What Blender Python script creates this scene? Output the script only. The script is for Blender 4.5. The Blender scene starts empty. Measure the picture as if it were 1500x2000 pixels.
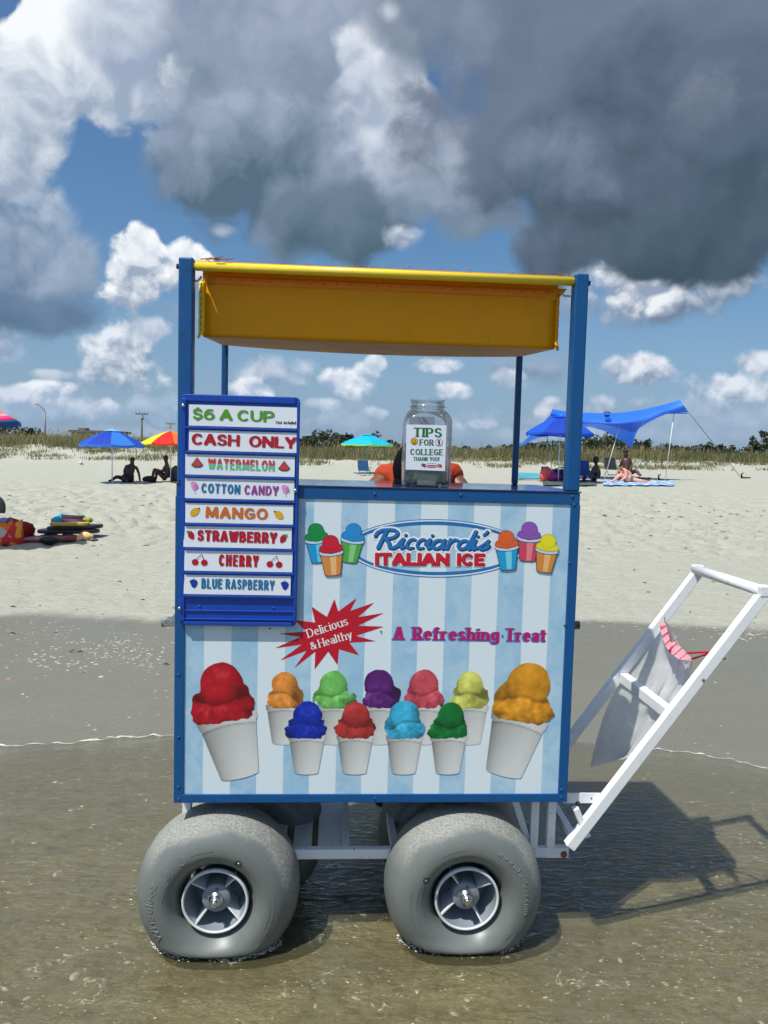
import bpy, math, random
import numpy as np
from mathutils import Vector, Matrix
random.seed(7); RNG = np.random.default_rng(11)
S = bpy.context.scene
COL = S.collection
rad = math.radians

# ------------------------------------------------------------------ camera
CAM_H, PITCH, ROLL, FPX = 1.45, 0.0738, 0.0264, 1502.0
cp_, sp_ = math.cos(PITCH), math.sin(PITCH)
_r = Vector((1, 0, 0)); FWD = Vector((0, cp_, -sp_)); _u = Vector((0, sp_, cp_))
RIGHT = math.cos(ROLL) * _r + math.sin(ROLL) * _u
UP = -math.sin(ROLL) * _r + math.cos(ROLL) * _u
cam_d = bpy.data.cameras.new('camera'); cam = bpy.data.objects.new('camera', cam_d); COL.objects.link(cam)
cam.matrix_world = Matrix(((RIGHT.x, UP.x, -FWD.x, 0), (RIGHT.y, UP.y, -FWD.y, 0), (RIGHT.z, UP.z, -FWD.z, CAM_H), (0, 0, 0, 1)))
cam_d.sensor_fit = 'VERTICAL'; cam_d.sensor_height = 24; cam_d.sensor_width = 18; cam_d.lens = FPX / 2000 * 24
cam_d.clip_start = 0.05; cam_d.clip_end = 6000
S.camera = cam
EYE = Vector((0, 0, CAM_H))
def ray(u, v):
    """direction of the photograph's pixel (u, v) of 1500 x 2000"""
    return (FWD + RIGHT * ((u - 750) / FPX) - UP * ((v - 1000) / FPX)).normalized()
def at(u, v, Y):
    """world point on the pixel's ray at depth Y"""
    d = ray(u, v); return EYE + d * (Y / d.y)

# ------------------------------------------------------------------ view, sun
S.render.engine = 'CYCLES'
S.view_settings.view_transform = 'Standard'; S.view_settings.look = 'None'
S.view_settings.gamma = 1; S.view_settings.use_curve_mapping = False
S.view_settings.exposure = 0.0
S.cycles.max_bounces = 5; S.cycles.diffuse_bounces = 3; S.cycles.glossy_bounces = 3; S.cycles.use_adaptive_sampling = True; S.cycles.adaptive_threshold = 0.04; S.cycles.transparent_max_bounces = 16
S.cycles.caustics_reflective = False; S.cycles.caustics_refractive = False
LIGHT = Vector((0.40, 0.37, -1.0)).normalized()          # direction the light travels
sun_d = bpy.data.lights.new('sun', 'SUN'); sun = bpy.data.objects.new('sun', sun_d); COL.objects.link(sun)
sun_d.energy = 4.9; sun_d.angle = rad(0.53); sun_d.color = (1.0, 0.97, 0.88)
sun.rotation_euler = LIGHT.to_track_quat('-Z', 'Y').to_euler()
SUN_EL = math.asin(-LIGHT.z); SUN_AZ = math.atan2(-LIGHT.x, -LIGHT.y)

# ------------------------------------------------------------------ world
W = bpy.data.worlds.new('World'); S.world = W; W.use_nodes = True
nt = W.node_tree; nt.nodes.clear()
def N(tree, t, **kw):
    n = tree.nodes.new(t)
    for k, v in kw.items(): setattr(n, k, v)
    return n
def mth(tree, op, a, b=None, c=None, clamp=False):
    n = N(tree, 'ShaderNodeMath', operation=op, use_clamp=clamp)
    for i, x in enumerate((a, b, c)):
        if x is None: continue
        if isinstance(x, (int, float)): n.inputs[i].default_value = x
        else: tree.links.new(x, n.inputs[i])
    return n.outputs[0]
def vmth(tree, op, a, b=None, scale=None):
    n = N(tree, 'ShaderNodeVectorMath', operation=op)
    for i, x in enumerate((a, b)):
        if x is None: continue
        if isinstance(x, (tuple, list, Vector)): n.inputs[i].default_value = x
        else: tree.links.new(x, n.inputs[i])
    if scale is not None: n.inputs['Scale'].default_value = scale
    return n.outputs['Value'] if op in ('LENGTH', 'DOT_PRODUCT') else n.outputs[0]
def mrange(tree, x, a, b, c=0.0, d=1.0, smooth=True):
    n = N(tree, 'ShaderNodeMapRange', interpolation_type='SMOOTHSTEP' if smooth else 'LINEAR')
    for i, q in enumerate((x, a, b, c, d)):
        if isinstance(q, (int, float)): n.inputs[i].default_value = q
        else: tree.links.new(q, n.inputs[i])
    return n.outputs[0]
def mixc(tree, f, a, b, blend='MIX'):
    n = N(tree, 'ShaderNodeMix', data_type='RGBA', blend_type=blend)
    for i, q in ((0, f), (6, a), (7, b)):
        if isinstance(q, (int, float)): n.inputs[i].default_value = q
        elif isinstance(q, (tuple, list)): n.inputs[i].default_value = (*q[:3], 1)
        else: tree.links.new(q, n.inputs[i])
    return n.outputs[2]
def noise(tree, vec, scale, detail=4, rough=0.5, dist=0.0, dims='3D'):
    n = N(tree, 'ShaderNodeTexNoise', noise_dimensions=dims)
    if vec is not None: tree.links.new(vec, n.inputs['Vector'])
    n.inputs['Scale'].default_value = scale; n.inputs['Detail'].default_value = detail
    n.inputs['Roughness'].default_value = rough; n.inputs['Distortion'].default_value = dist
    return n.outputs['Fac']
def voro(tree, vec, scale, detail=2, rough=0.5, feature='F1'):
    n = N(tree, 'ShaderNodeTexVoronoi', feature=feature)
    tree.links.new(vec, n.inputs['Vector'])
    n.inputs['Scale'].default_value = scale
    n.inputs['Detail'].default_value = detail; n.inputs['Roughness'].default_value = rough
    return n.outputs['Distance']

def cloud_group():
    g = bpy.data.node_groups.new('cloud_puff', 'ShaderNodeTree')
    def sock(n, t, o='INPUT', d=None):
        s = g.interface.new_socket(n, in_out=o, socket_type=t)
        if d is not None: s.default_value = d
    sock('Under', 'NodeSocketColor'); sock('V', 'NodeSocketVector'); sock('N', 'NodeSocketFloat'); sock('R', 'NodeSocketFloat')
    sock('C', 'NodeSocketVector'); sock('InvR', 'NodeSocketVector'); sock('Soft', 'NodeSocketFloat'); sock('Amp', 'NodeSocketFloat')
    sock('Top', 'NodeSocketColor'); sock('Base', 'NodeSocketColor'); sock('Relief', 'NodeSocketFloat'); sock('Opacity', 'NodeSocketFloat')
    sock('Color', 'NodeSocketColor', 'OUTPUT'); sock('VNext', 'NodeSocketVector', 'OUTPUT')
    i = N(g, 'NodeGroupInput'); o = N(g, 'NodeGroupOutput')
    I = i.outputs
    d = vmth(g, 'MULTIPLY', vmth(g, 'SUBTRACT', I['V'], I['C']), I['InvR'])
    sep = N(g, 'ShaderNodeSeparateXYZ'); g.links.new(d, sep.inputs[0])
    r = vmth(g, 'LENGTH', d)
    m = mth(g, 'ADD', mth(g, 'SUBTRACT', 1.10, r), mth(g, 'MULTIPLY', I['N'], I['Amp']))
    a = mrange(g, m, 0.0, I['Soft'])
    a = mth(g, 'MULTIPLY', a, I['Opacity'])
    sh = mth(g, 'ADD', mth(g, 'MULTIPLY', sep.outputs[1], 0.55), mth(g, 'MULTIPLY', mth(g, 'SUBTRACT', I['R'], 0.5), I['Relief']))
    sh = mth(g, 'ADD', sh, 0.5, clamp=True)
    c = mixc(g, sh, I['Base'], I['Top'])
    out = mixc(g, a, I['Under'], c)
    g.links.new(out, o.inputs[0])
    g.links.new(vmth(g, 'ADD', I['V'], vmth(g, 'SCALE', out, None, scale=1e-8)), o.inputs[1])     # keeps the puffs in order, one after the other
    return g
CG = cloud_group()
tc = N(nt, 'ShaderNodeTexCoord')
dirv = vmth(nt, 'NORMALIZE', tc.outputs['Generated'])
sx = N(nt, 'ShaderNodeSeparateXYZ'); nt.links.new(dirv, sx.inputs[0])
az = mth(nt, 'ARCTAN2', sx.outputs[0], sx.outputs[1]); el = mth(nt, 'ARCSINE', sx.outputs[2])
cmb = N(nt, 'ShaderNodeCombineXYZ'); nt.links.new(az, cmb.inputs[0]); nt.links.new(el, cmb.inputs[1])
# domain warp
wn = N(nt, 'ShaderNodeTexNoise'); nt.links.new(dirv, wn.inputs['Vector']); wn.inputs['Scale'].default_value = 7; wn.inputs['Detail'].default_value = 5
wv = vmth(nt, 'SCALE', vmth(nt, 'SUBTRACT', wn.outputs['Color'], (0.5, 0.5, 0.5)), scale=0.075)
Vw = vmth(nt, 'ADD', cmb.outputs[0], wv)
def puff_noise(vec, fine):
    s = 16 if fine else 7
    w2 = N(nt, 'ShaderNodeTexNoise'); nt.links.new(vec, w2.inputs['Vector']); w2.inputs['Scale'].default_value = s * 1.6; w2.inputs['Detail'].default_value = 2
    vv = vmth(nt, 'ADD', vec, vmth(nt, 'SCALE', vmth(nt, 'SUBTRACT', w2.outputs['Color'], (0.5, 0.5, 0.5)), scale=0.6 / s))
    v = voro(nt, vv, s, detail=1.0, rough=0.6)
    f = noise(nt, vv, s * 1.1, detail=6, rough=0.62)
    a = mth(nt, 'MULTIPLY', mth(nt, 'SUBTRACT', 0.40, v), 0.9)
    b = mth(nt, 'SUBTRACT', f, 0.5)
    return mth(nt, 'ADD', a, mth(nt, 'MULTIPLY', b, 1.7))
nz = {}
for fine in (0, 1):
    off = (-0.004, 0.0, 0.010) if fine else (-0.012, 0.0, 0.022)
    n0 = puff_noise(dirv, fine); n1 = puff_noise(vmth(nt, 'ADD', dirv, off), fine)
    rel = mth(nt, 'ADD', mth(nt, 'MULTIPLY', mth(nt, 'SUBTRACT', n0, n1), 1.6), 0.5)
    nz[fine] = (n0, rel)
sky = N(nt, 'ShaderNodeTexSky', sky_type='NISHITA', sun_disc=False)
sky.sun_elevation = SUN_EL; sky.sun_rotation = SUN_AZ
sky.altitude = 0; sky.air_density = 1.0; sky.dust_density = 2.0; sky.ozone_density = 2.0
SKY_STR = 0.10
skyc = mixc(nt, 1.0, sky.outputs[0], (0.70, 0.99, 1.18), 'MULTIPLY')
K = 1.0 / SKY_STR
def lin(r, g, b): return tuple(((c / 255 + 0.055) / 1.055) ** 2.4 if c > 10 else c / 255 / 12.92 for c in (r, g, b))
cur = skyc
# clouds that go on outside the frame, same kinds of grey and white masses
gn = noise(nt, dirv, 3.2, detail=5, rough=0.58, dist=0.4)
far = vmth(nt, 'LENGTH', vmth(nt, 'SUBTRACT', cmb.outputs[0], (0.0, 0.30, 0.0)))
gm = mth(nt, 'MULTIPLY', mrange(nt, gn, 0.47, 0.60), mrange(nt, far, 0.50, 0.80))
gcol = mixc(nt, mrange(nt, noise(nt, dirv, 6.5, 4, .6), .38, .66), tuple(c * K for c in lin(110, 125, 150)), tuple(c * K for c in lin(205, 214, 228)))
cur = mixc(nt, gm, cur, gcol)
# whitish haze towards the horizon
hz = mrange(nt, el, 0.26, -0.02, 0.0, 0.78)
cur = mixc(nt, hz, cur, tuple(c * K for c in lin(152, 177, 206)))
def cloud(cur, VC, u, v, ru, rv, top, base, soft=0.35, amp=0.8, relief=1.0, fine=0, op=1.0):
    d = ray(u, v); a = math.atan2(d.x, d.y); e = math.asin(d.z)
    n = N(nt, 'ShaderNodeGroup'); n.node_tree = CG
    I = n.inputs
    nt.links.new(cur, I['Under']); nt.links.new(vmth(nt, 'ADD', VC, wv) if not fine else VC, I['V'])
    nt.links.new(nz[fine][0], I['N']); nt.links.new(nz[fine][1], I['R'])
    I['C'].default_value = (a, e, 0); I['InvR'].default_value = (FPX / ru, FPX / rv * 0.95, 0)
    I['Soft'].default_value = soft if fine else soft * .68; I['Amp'].default_value = amp
    f_ = lambda c: (c[0] * 1.05 - .045 * max(0, 190 - c[0]), c[1] * 1.05, c[2] * 1.04 - .04 * max(0, 190 - c[0]))      # cloud shade greys, a little less violet
    I['Top'].default_value = (*[c * K for c in lin(*f_(top))], 1); I['Base'].default_value = (*[c * K for c in lin(*f_(base))], 1)
    I['Relief'].default_value = relief; I['Opacity'].default_value = op
    return n.outputs[0], (n.outputs[1] if fine else vmth(nt, 'SUBTRACT', n.outputs[1], wv))
WH = (226, 231, 240); GY = (150, 163, 186); DK = (104, 118, 140); BL = (122, 142, 170)
CLOUDS = [
 # small far cumulus near the horizon (u, v, ru, rv, top, base, soft, amp, relief, fine, opacity)
 (350, 850, 620, 30, (176, 190, 212), (158, 178, 206), .9, .7, .8, 1, .7), (1150, 850, 620, 30, (176, 190, 212), (158, 178, 206), .9, .7, .8, 1, .7),
 (60, 800, 260, 46, (190, 203, 222), (146, 170, 200), .6, .9, 1.0, 1, .8), (330, 810, 260, 40, (172, 190, 214), (142, 168, 200), .7, .9, 1.0, 1, .6),
 (640, 820, 260, 36, (180, 194, 216), (146, 168, 198), .7, .9, 1.0, 1, .6), (1000, 825, 240, 34, (176, 192, 216), (146, 168, 198), .7, .9, 1.0, 1, .6),
 (1390, 810, 220, 46, (176, 192, 216), (146, 166, 196), .7, .9, 1.0, 1, .6),
 (95, 768, 62, 30, WH, (160, 176, 204), .4, .7, 1.2, 1, 1), (165, 790, 70, 28, (205, 214, 228), (150, 170, 200), .5, .8, 1.2, 1, .9),
 (20, 790, 60, 40, (200, 210, 226), (150, 168, 198), .5, .8, 1.2, 1, .9), (100, 730, 48, 14, (200, 208, 222), (158, 172, 196), .6, .6, .8, 1, .9),
 (12, 680, 52, 48, (196, 205, 222), (140, 158, 186), .5, .7, 1.0, 1, .95),
 (690, 742, 80, 36, WH, (156, 174, 204), .4, .7, 1.2, 1, 1), (735, 712, 26, 20, WH, (180, 194, 216), .4, .6, 1.0, 1, .9),
 (530, 730, 110, 62, (196, 206, 222), (136, 154, 184), .7, .8, 1.0, 1, .9), (500, 760, 60, 26, WH, (165, 182, 208), .4, .8, 1.2, 1, .95),
 (860, 715, 66, 20, WH, (168, 184, 208), .4, .6, 1.2, 1, 1), (882, 762, 48, 24, WH, (170, 186, 210), .4, .6, 1.2, 1, 1),
 (944, 830, 60, 18, (215, 220, 232), (160, 178, 204), .5, .7, 1.0, 1, .9), (1070, 805, 50, 30, (205, 212, 226), (156, 172, 200), .5, .7, 1.0, 1, .9),
 (620, 790, 50, 20, (200, 210, 226), (156, 174, 202), .5, .7, 1.0, 1, .9), (745, 806, 40, 16, (200, 210, 226), (156, 174, 202), .5, .7, 1.0, 1, .8),
 (1040, 720, 110, 40, (150, 166, 192), (122, 142, 172), .8, .7, .8, 1, .9), (1000, 742, 46, 22, (200, 208, 222), (150, 168, 194), .5, .7, 1, 1, .9),
 (1238, 722, 92, 42, (218, 224, 236), (140, 154, 182), .35, .6, 1.2, 1, 1), (1250, 785, 34, 18, (200, 210, 226), (150, 168, 196), .5, .6, 1, 1, .9),
 (1178, 790, 36, 28, (192, 202, 220), (150, 166, 194), .5, .6, 1, 1, .9), (1425, 760, 90, 44, (214, 221, 233), (146, 162, 190), .45, .7, 1.2, 1, 1),
 (1474, 706, 48, 30, (216, 222, 234), (150, 166, 192), .4, .6, 1.1, 1, 1), (1380, 800, 120, 30, (166, 182, 208), (140, 160, 190), .7, .8, 1.0, 1, .8),
 # mid-height cumulus
 (245, 690, 120, 78, (218, 225, 236), (128, 146, 176), .45, .7, 1.2, 1, 1), (300, 640, 70, 40, (210, 218, 231), (150, 166, 192), .4, .7, 1.1, 1, 1),
 (350, 610, 150, 60, (150, 166, 190), (126, 146, 176), .8, .8, .8, 1, .85),
 (290, 540, 110, 76, (238, 241, 246), (150, 164, 188), .3, .7, 1.2, 1, 1), (280, 480, 44, 44, (240, 243, 247), (205, 213, 226), .3, .6, 1.1, 1, 1), (370, 505, 54, 44, (238, 241, 246), (188, 198, 214), .3, .7, 1.1, 1, 1),
 (1090, 530, 80, 44, (205, 213, 227), (146, 162, 188), .45, .7, 1.1, 1, 1), (1130, 600, 100, 40, (150, 168, 196), (126, 146, 178), .8, .7, .8, 1, .8),
 (1310, 590, 200, 52, (170, 180, 200), (112, 128, 154), .6, .7, 1.0, 1, 1), (1265, 555, 130, 60, (228, 232, 240), (142, 156, 182), .35, .7, 1.2, 1, 1), (1420, 560, 100, 44, (180, 190, 208), (120, 136, 160), .5, .7, 1.1, 1, .95),
 # left column
 (10, 470, 180, 190, (158, 172, 196), (104, 126, 158), .4, .55, .9, 0, 1), (80, 400, 52, 70, (172, 186, 208), (120, 142, 172), .5, .7, 1.0, 1, 1),
 (60, 600, 170, 60, (110, 130, 160), (92, 114, 146), .6, .6, .7, 0, 1),
 (30, 250, 130, 130, (214, 221, 233), (150, 164, 188), .35, .6, 1.1, 0, 1),
 # top left bright mass
 (190, 110, 235, 112, (222, 228, 238), (150, 165, 190), .3, .7, 1.2, 0, 1), (80, 70, 140, 62, (236, 240, 245), (176, 188, 208), .4, .8, 1.2, 0, 1),
 (300, 70, 140, 90, (202, 210, 225), (150, 164, 190), .5, .7, 1.2, 0, 1), (370, 160, 80, 46, (226, 231, 240), (172, 184, 205), .4, .7, 1.2, 1, 1),
 # centre mass
 (545, 105, 250, 215, (158, 168, 191), (122, 137, 162), .35, .45, .7, 0, 1),
 (560, 330, 290, 190, (140, 153, 178), (88, 106, 130), .35, .55, .9, 0, 1), (640, 440, 200, 90, (108, 124, 148), (82, 100, 122), .5, .6, .8, 0, 1),
 (480, 250, 130, 80, (158, 170, 192), (112, 129, 154), .6, .6, .9, 0, .9),
 (770, 160, 120, 110, (212, 219, 231), (162, 174, 197), .4, .6, 1.1, 0, 1), (700, 110, 60, 60, (222, 227, 236), (180, 190, 210), .5, .7, 1.0, 1, .9),
 (690, 230, 60, 120, (186, 195, 213), (140, 154, 180), .7, .6, 1.0, 1, .8), (790, 466, 52, 34, (196, 205, 220), (140, 154, 178), .6, .8, 1.0, 1, 1),
 (430, 450, 50, 26, (186, 196, 213), (140, 156, 180), .6, .8, 1.0, 1, .8),
 # right dark mass
 (880, 300, 150, 110, (178, 188, 208), (128, 142, 168), .4, .6, 1.0, 0, 1), (990, 430, 130, 70, (150, 163, 187), (112, 128, 154), .5, .7, 1.0, 0, .95),
 (900, 400, 120, 92, (150, 162, 184), (116, 132, 156), .5, .6, .9, 0, .95), (800, 400, 70, 60, (150, 163, 186), (124, 139, 164), .7, .7, .9, 0, .7),
 (1180, 120, 420, 260, (116, 126, 152), (98, 108, 132), .35, .45, .6, 0, 1), (1300, 330, 380, 220, (98, 109, 134), (76, 88, 110), .35, .45, .8, 0, 1),
 (1470, 380, 160, 130, (92, 104, 128), (74, 88, 110), .45, .45, .8, 0, 1), (1400, 480, 240, 80, (84, 98, 120), (68, 82, 102), .45, .6, .8, 0, 1), (870, 60, 200, 100, (134, 144, 168), (112, 124, 148), .6, .6, .8, 0, .9),
 (1080, 330, 170, 110, (124, 136, 160), (98, 111, 136), .9, .8, 1.0, 0, .8), (1340, 190, 110, 60, (128, 136, 158), (100, 110, 132), .9, .9, 1.0, 0, .6),
 (760, 20, 40, 26, (205, 212, 224), (170, 180, 200), .8, .8, 1, 1, .7),
]
def background(colour):
    b = N(nt, 'ShaderNodeBackground'); b.inputs[1].default_value = SKY_STR; nt.links.new(colour, b.inputs[0]); return b.outputs[0]
def choose(f, a, b):
    m = N(nt, 'ShaderNodeMixShader'); nt.links.new(f, m.inputs[0]); nt.links.new(a, m.inputs[1]); nt.links.new(b, m.inputs[2]); return m.outputs[0]
def tile(a0, a1, e0, e1):
    """the clouds that can reach this patch of sky, painted one over the other"""
    c, vc = cur, vmth(nt, 'ADD', cmb.outputs[0], ((a0 + 2) * 1e-6, (e0 + 2) * 1e-6, 0))
    for q in CLOUDS:
        d = ray(q[0], q[1]); a = math.atan2(d.x, d.y); e = math.asin(d.z); R_ = 1.10 + q[7] * .42; w = 0 if q[9] else .045
        ra, re = q[2] / FPX * R_ + w, q[3] / FPX / .95 * R_ + w
        if a + ra < a0 or a - ra > a1 or e + re < e0 or e - re > e1: continue
        c, vc = cloud(c, vc, *q)
    return background(c)
AZ = (-.9, .02, .9); EL = (-.1, .16, .9)
rows_ = []
for i in range(len(EL) - 1):
    sh_ = None
    for j in range(len(AZ) - 1):
        t_ = tile(AZ[j], AZ[j + 1], EL[i], EL[i + 1])
        sh_ = t_ if sh_ is None else choose(mth(nt, 'GREATER_THAN', az, AZ[j]), sh_, t_)
    rows_.append(sh_)
sky_in = rows_[0]
for i in range(1, len(EL) - 1): sky_in = choose(mth(nt, 'GREATER_THAN', el, EL[i]), sky_in, rows_[i])
inside = mth(nt, 'MULTIPLY', mth(nt, 'LESS_THAN', mth(nt, 'ABSOLUTE', az), .899), mth(nt, 'MULTIPLY', mth(nt, 'GREATER_THAN', el, -.099), mth(nt, 'LESS_THAN', el, .899)))
wo = N(nt, 'ShaderNodeOutputWorld'); nt.links.new(choose(inside, background(cur), sky_in), wo.inputs[0])
W.cycles.sampling_method = 'MANUAL'; W.cycles.sample_map_resolution = 512

# ------------------------------------------------------------------ mesh helpers
class MB:
    def __init__(s): s.v = []; s.f = []; s.col = []; s.sm = []
    def add(s, vs, fs, smooth=False, col=None):
        o = len(s.v); s.v += [tuple(p) for p in vs]; s.f += [tuple(i + o for i in f) for f in fs]
        s.sm += [smooth] * len(fs)
        if col is not None: s.col += list(col) if hasattr(col[0], '__len__') else [col] * len(vs)
        return s
    def box(s, x0, x1, y0, y1, z0, z1, col=None):
        v = [(x0, y0, z0), (x1, y0, z0), (x1, y1, z0), (x0, y1, z0), (x0, y0, z1), (x1, y0, z1), (x1, y1, z1), (x0, y1, z1)]
        return s.add(v, [(0, 3, 2, 1), (4, 5, 6, 7), (0, 1, 5, 4), (1, 2, 6, 5), (2, 3, 7, 6), (3, 0, 4, 7)], col=col)
    def bar(s, p, q, w, h, up=(0, 0, 1), col=None):
        p = Vector(p); q = Vector(q); d = (q - p).normalized(); up = Vector(up)
        a = d.cross(up); a = a.normalized() if a.length > 1e-6 else Vector((1, 0, 0)); b = a.cross(d).normalized()
        v = []
        for c in (p, q):
            for i, j in ((-1, -1), (1, -1), (1, 1), (-1, 1)): v.append(c + a * (i * w / 2) + b * (j * h / 2))
        return s.add(v, [(3, 2, 1, 0), (4, 5, 6, 7), (0, 1, 5, 4), (1, 2, 6, 5), (2, 3, 7, 6), (3, 0, 4, 7)], col=col)
    def tube(s, path, r, n=8, cap=True, col=None, closed=False):
        path = [Vector(p) for p in path]; rs = r if hasattr(r, '__len__') else [r] * len(path)
        v = []; f = []; m = len(path); pa = None
        for i, p in enumerate(path):
            if closed: d = path[(i + 1) % m] - path[i - 1]
            else: d = path[min(i + 1, m - 1)] - path[max(i - 1, 0)]
            d = d.normalized() if d.length > 1e-9 else Vector((0, 0, 1))
            if pa is None:
                a = d.cross(Vector((0, 0, 1)));  a = a if a.length > 1e-3 else d.cross(Vector((0, 1, 0)))
            else: a = pa - d * pa.dot(d)
            a = a.normalized(); pa = a; b = d.cross(a)
            for k in range(n):
                t = 2 * math.pi * k / n; v.append(p + a * (math.cos(t) * rs[i]) + b * (math.sin(t) * rs[i]))
        for i in range(m if closed else m - 1):
            j = (i + 1) % m
            for k in range(n): f.append((i * n + k, i * n + (k + 1) % n, j * n + (k + 1) % n, j * n + k))
        if cap and not closed: f.append(tuple(range(n - 1, -1, -1))); f.append(tuple((m - 1) * n + k for k in range(n)))
        return s.add(v, f, True, col)
    def lathe(s, prof, c=(0, 0, 0), axis='z', n=32, col=None, a0=0, a1=2 * math.pi):
        """prof: (radius, height) along the axis"""
        full = abs(a1 - a0 - 2 * math.pi) < 1e-6; m = n if full else n + 1
        v = []; f = []
        for r, h in prof:
            for k in range(m):
                t = a0 + (a1 - a0) * k / n; x, y = r * math.cos(t), r * math.sin(t)
                v.append((c[0] + x, c[1] + y, c[2] + h) if axis == 'z' else (c[0] + x, c[1] + h, c[2] - y) if axis == 'y' else (c[0] + h, c[1] + x, c[2] + y))
        for i in range(len(prof) - 1):
            for k in range(n): f.append((i * m + k, i * m + (k + 1) % m, (i + 1) * m + (k + 1) % m, (i + 1) * m + k))
        return s.add(v, f, True, col)
    def ball(s, c, rx, ry=None, rz=None, n=12, m=8, col=None, lump=0):
        ry = ry or rx; rz = rz or rx; v = []; f = []
        for i in range(m + 1):
            ph = math.pi * i / m
            for k in range(n):
                t = 2 * math.pi * k / n; q = 1 + (random.random() - .5) * lump
                v.append((c[0] + rx * q * math.sin(ph) * math.cos(t), c[1] + ry * q * math.sin(ph) * math.sin(t), c[2] + rz * q * math.cos(ph)))
        for i in range(m):
            for k in range(n): f.append((i * n + k, (i + 1) * n + k, (i + 1) * n + (k + 1) % n, i * n + (k + 1) % n))
        return s.add(v, f, True, col)
    def poly(s, pts, y0, y1):
        """closed outline in (x, z), extruded from y0 (front) to y1"""
        n = len(pts); v = [(p[0], y0, p[1]) for p in pts] + [(p[0], y1, p[1]) for p in pts]
        f = [tuple(range(n)), tuple(range(2 * n - 1, n - 1, -1))] + [(i, i + n, (i + 1) % n + n, (i + 1) % n) for i in range(n)]
        return s.add(v, f)
    def build(s, name, mat, parent=None, bevel=0, loc=None, kind=None, label=None, solid=0):
        me = bpy.data.meshes.new(name); me.from_pydata(s.v, [], s.f); me.update()
        me.polygons.foreach_set('use_smooth', s.sm)
        if s.col:
            a = me.color_attributes.new('Col', 'FLOAT_COLOR', 'POINT')
            c = np.ones((len(s.v), 4), np.float32); c[:, :3] = np.array(s.col, np.float32)[:, :3]; a.data.foreach_set('color', c.ravel())
        o = bpy.data.objects.new(name, me); COL.objects.link(o)
        me.materials.append(mat)
        if parent: o.parent = parent
        if loc is not None: o.location = loc
        if bevel:
            m = o.modifiers.new('bevel', 'BEVEL'); m.width = bevel; m.segments = 2; m.limit_method = 'ANGLE'; m.angle_limit = rad(40)
        if solid:
            m = o.modifiers.new('solid', 'SOLIDIFY'); m.thickness = solid; m.offset = 0
        if kind: o['kind'] = kind
        if label: o['label'] = label
        return o
def thing(name, label, cat, loc=(0, 0, 0), rz=0, group=None, parent=None):
    o = bpy.data.objects.new(name, None); COL.objects.link(o); o.empty_display_size = .1
    o.location = loc; o.rotation_euler = (0, 0, rz); o['label'] = label; o['category'] = cat
    if group: o['group'] = group
    return o
def part(name, parent):
    o = bpy.data.objects.new(name, None); COL.objects.link(o); o.parent = parent; o.empty_display_size = .05; return o
def tag(o, label, cat, group=None):
    o['label'] = label; o['category'] = cat
    if group: o['group'] = group
    return o
def copy_tree(o, parent=None):
    c = o.copy(); COL.objects.link(c)
    if parent: c.parent = parent
    for ch in list(o.children): copy_tree(ch, c)
    return c

# ------------------------------------------------------------------ materials
def mat(name, c, rough=0.6, metal=0.0, var=0.06, vscale=30, bump=0.0, bscale=200, spec=0.5, coat=0.0, attr=False, trans=0.0, dirt=None, chips=None):
    m = bpy.data.materials.new(name); m.use_nodes = True; t = m.node_tree
    b = t.nodes['Principled BSDF']; b.inputs['Roughness'].default_value = rough; b.inputs['Metallic'].default_value = metal
    b.inputs['Specular IOR Level'].default_value = spec; b.inputs['Coat Weight'].default_value = coat
    tc = N(t, 'ShaderNodeTexCoord'); O = tc.outputs['Object']
    if attr:
        a = N(t, 'ShaderNodeAttribute', attribute_name='Col'); base = a.outputs['Color']
    else: base = None
    n = noise(t, O, vscale, 5, 0.6)
    lo = tuple(max(0, x * (1 - var * 2)) for x in c[:3]); hi = tuple(min(1, x * (1 + var * 2)) for x in c[:3])
    if attr: colr = mixc(t, 1.0, base, mixc(t, n, (1 - var * 2,) * 3, (1 + var * 2,) * 3), 'MULTIPLY')
    else: colr = mixc(t, n, lo, hi)
    if dirt:
        dn = noise(t, O, dirt[1], 7, 0.7); f = mrange(t, dn, dirt[2], dirt[2] + .12, 0, dirt[3]); colr = mixc(t, f, colr, dirt[0])
    if chips:
        cn = noise(t, O, chips[1], 4, 0.6); f = mrange(t, cn, chips[2], chips[2] + .02, 0, 1); colr = mixc(t, f, colr, chips[0])
    t.links.new(colr, b.inputs['Base Color'])
    rn = mrange(t, noise(t, O, vscale * 2.3, 3, .6), 0.3, 0.7, max(0, rough - .08), min(1, rough + .08), False); t.links.new(rn, b.inputs['Roughness'])
    if bump:
        bn = N(t, 'ShaderNodeBump'); bn.inputs['Strength'].default_value = 1.0; bn.inputs['Distance'].default_value = bump
        t.links.new(noise(t, O, bscale, 4, 0.6), bn.inputs['Height']); t.links.new(bn.outputs[0], b.inputs['Normal'])
    if trans:
        tr = N(t, 'ShaderNodeBsdfTranslucent'); t.links.new(colr, tr.inputs[0]); mx = N(t, 'ShaderNodeMixShader'); mx.inputs[0].default_value = trans
        out = t.nodes['Material Output']; t.links.new(b.outputs[0], mx.inputs[1]); t.links.new(tr.outputs[0], mx.inputs[2]); t.links.new(mx.outputs[0], out.inputs[0])
    return m
def cmat(name, c, **k): return mat(name, lin(*c), **k)
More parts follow.
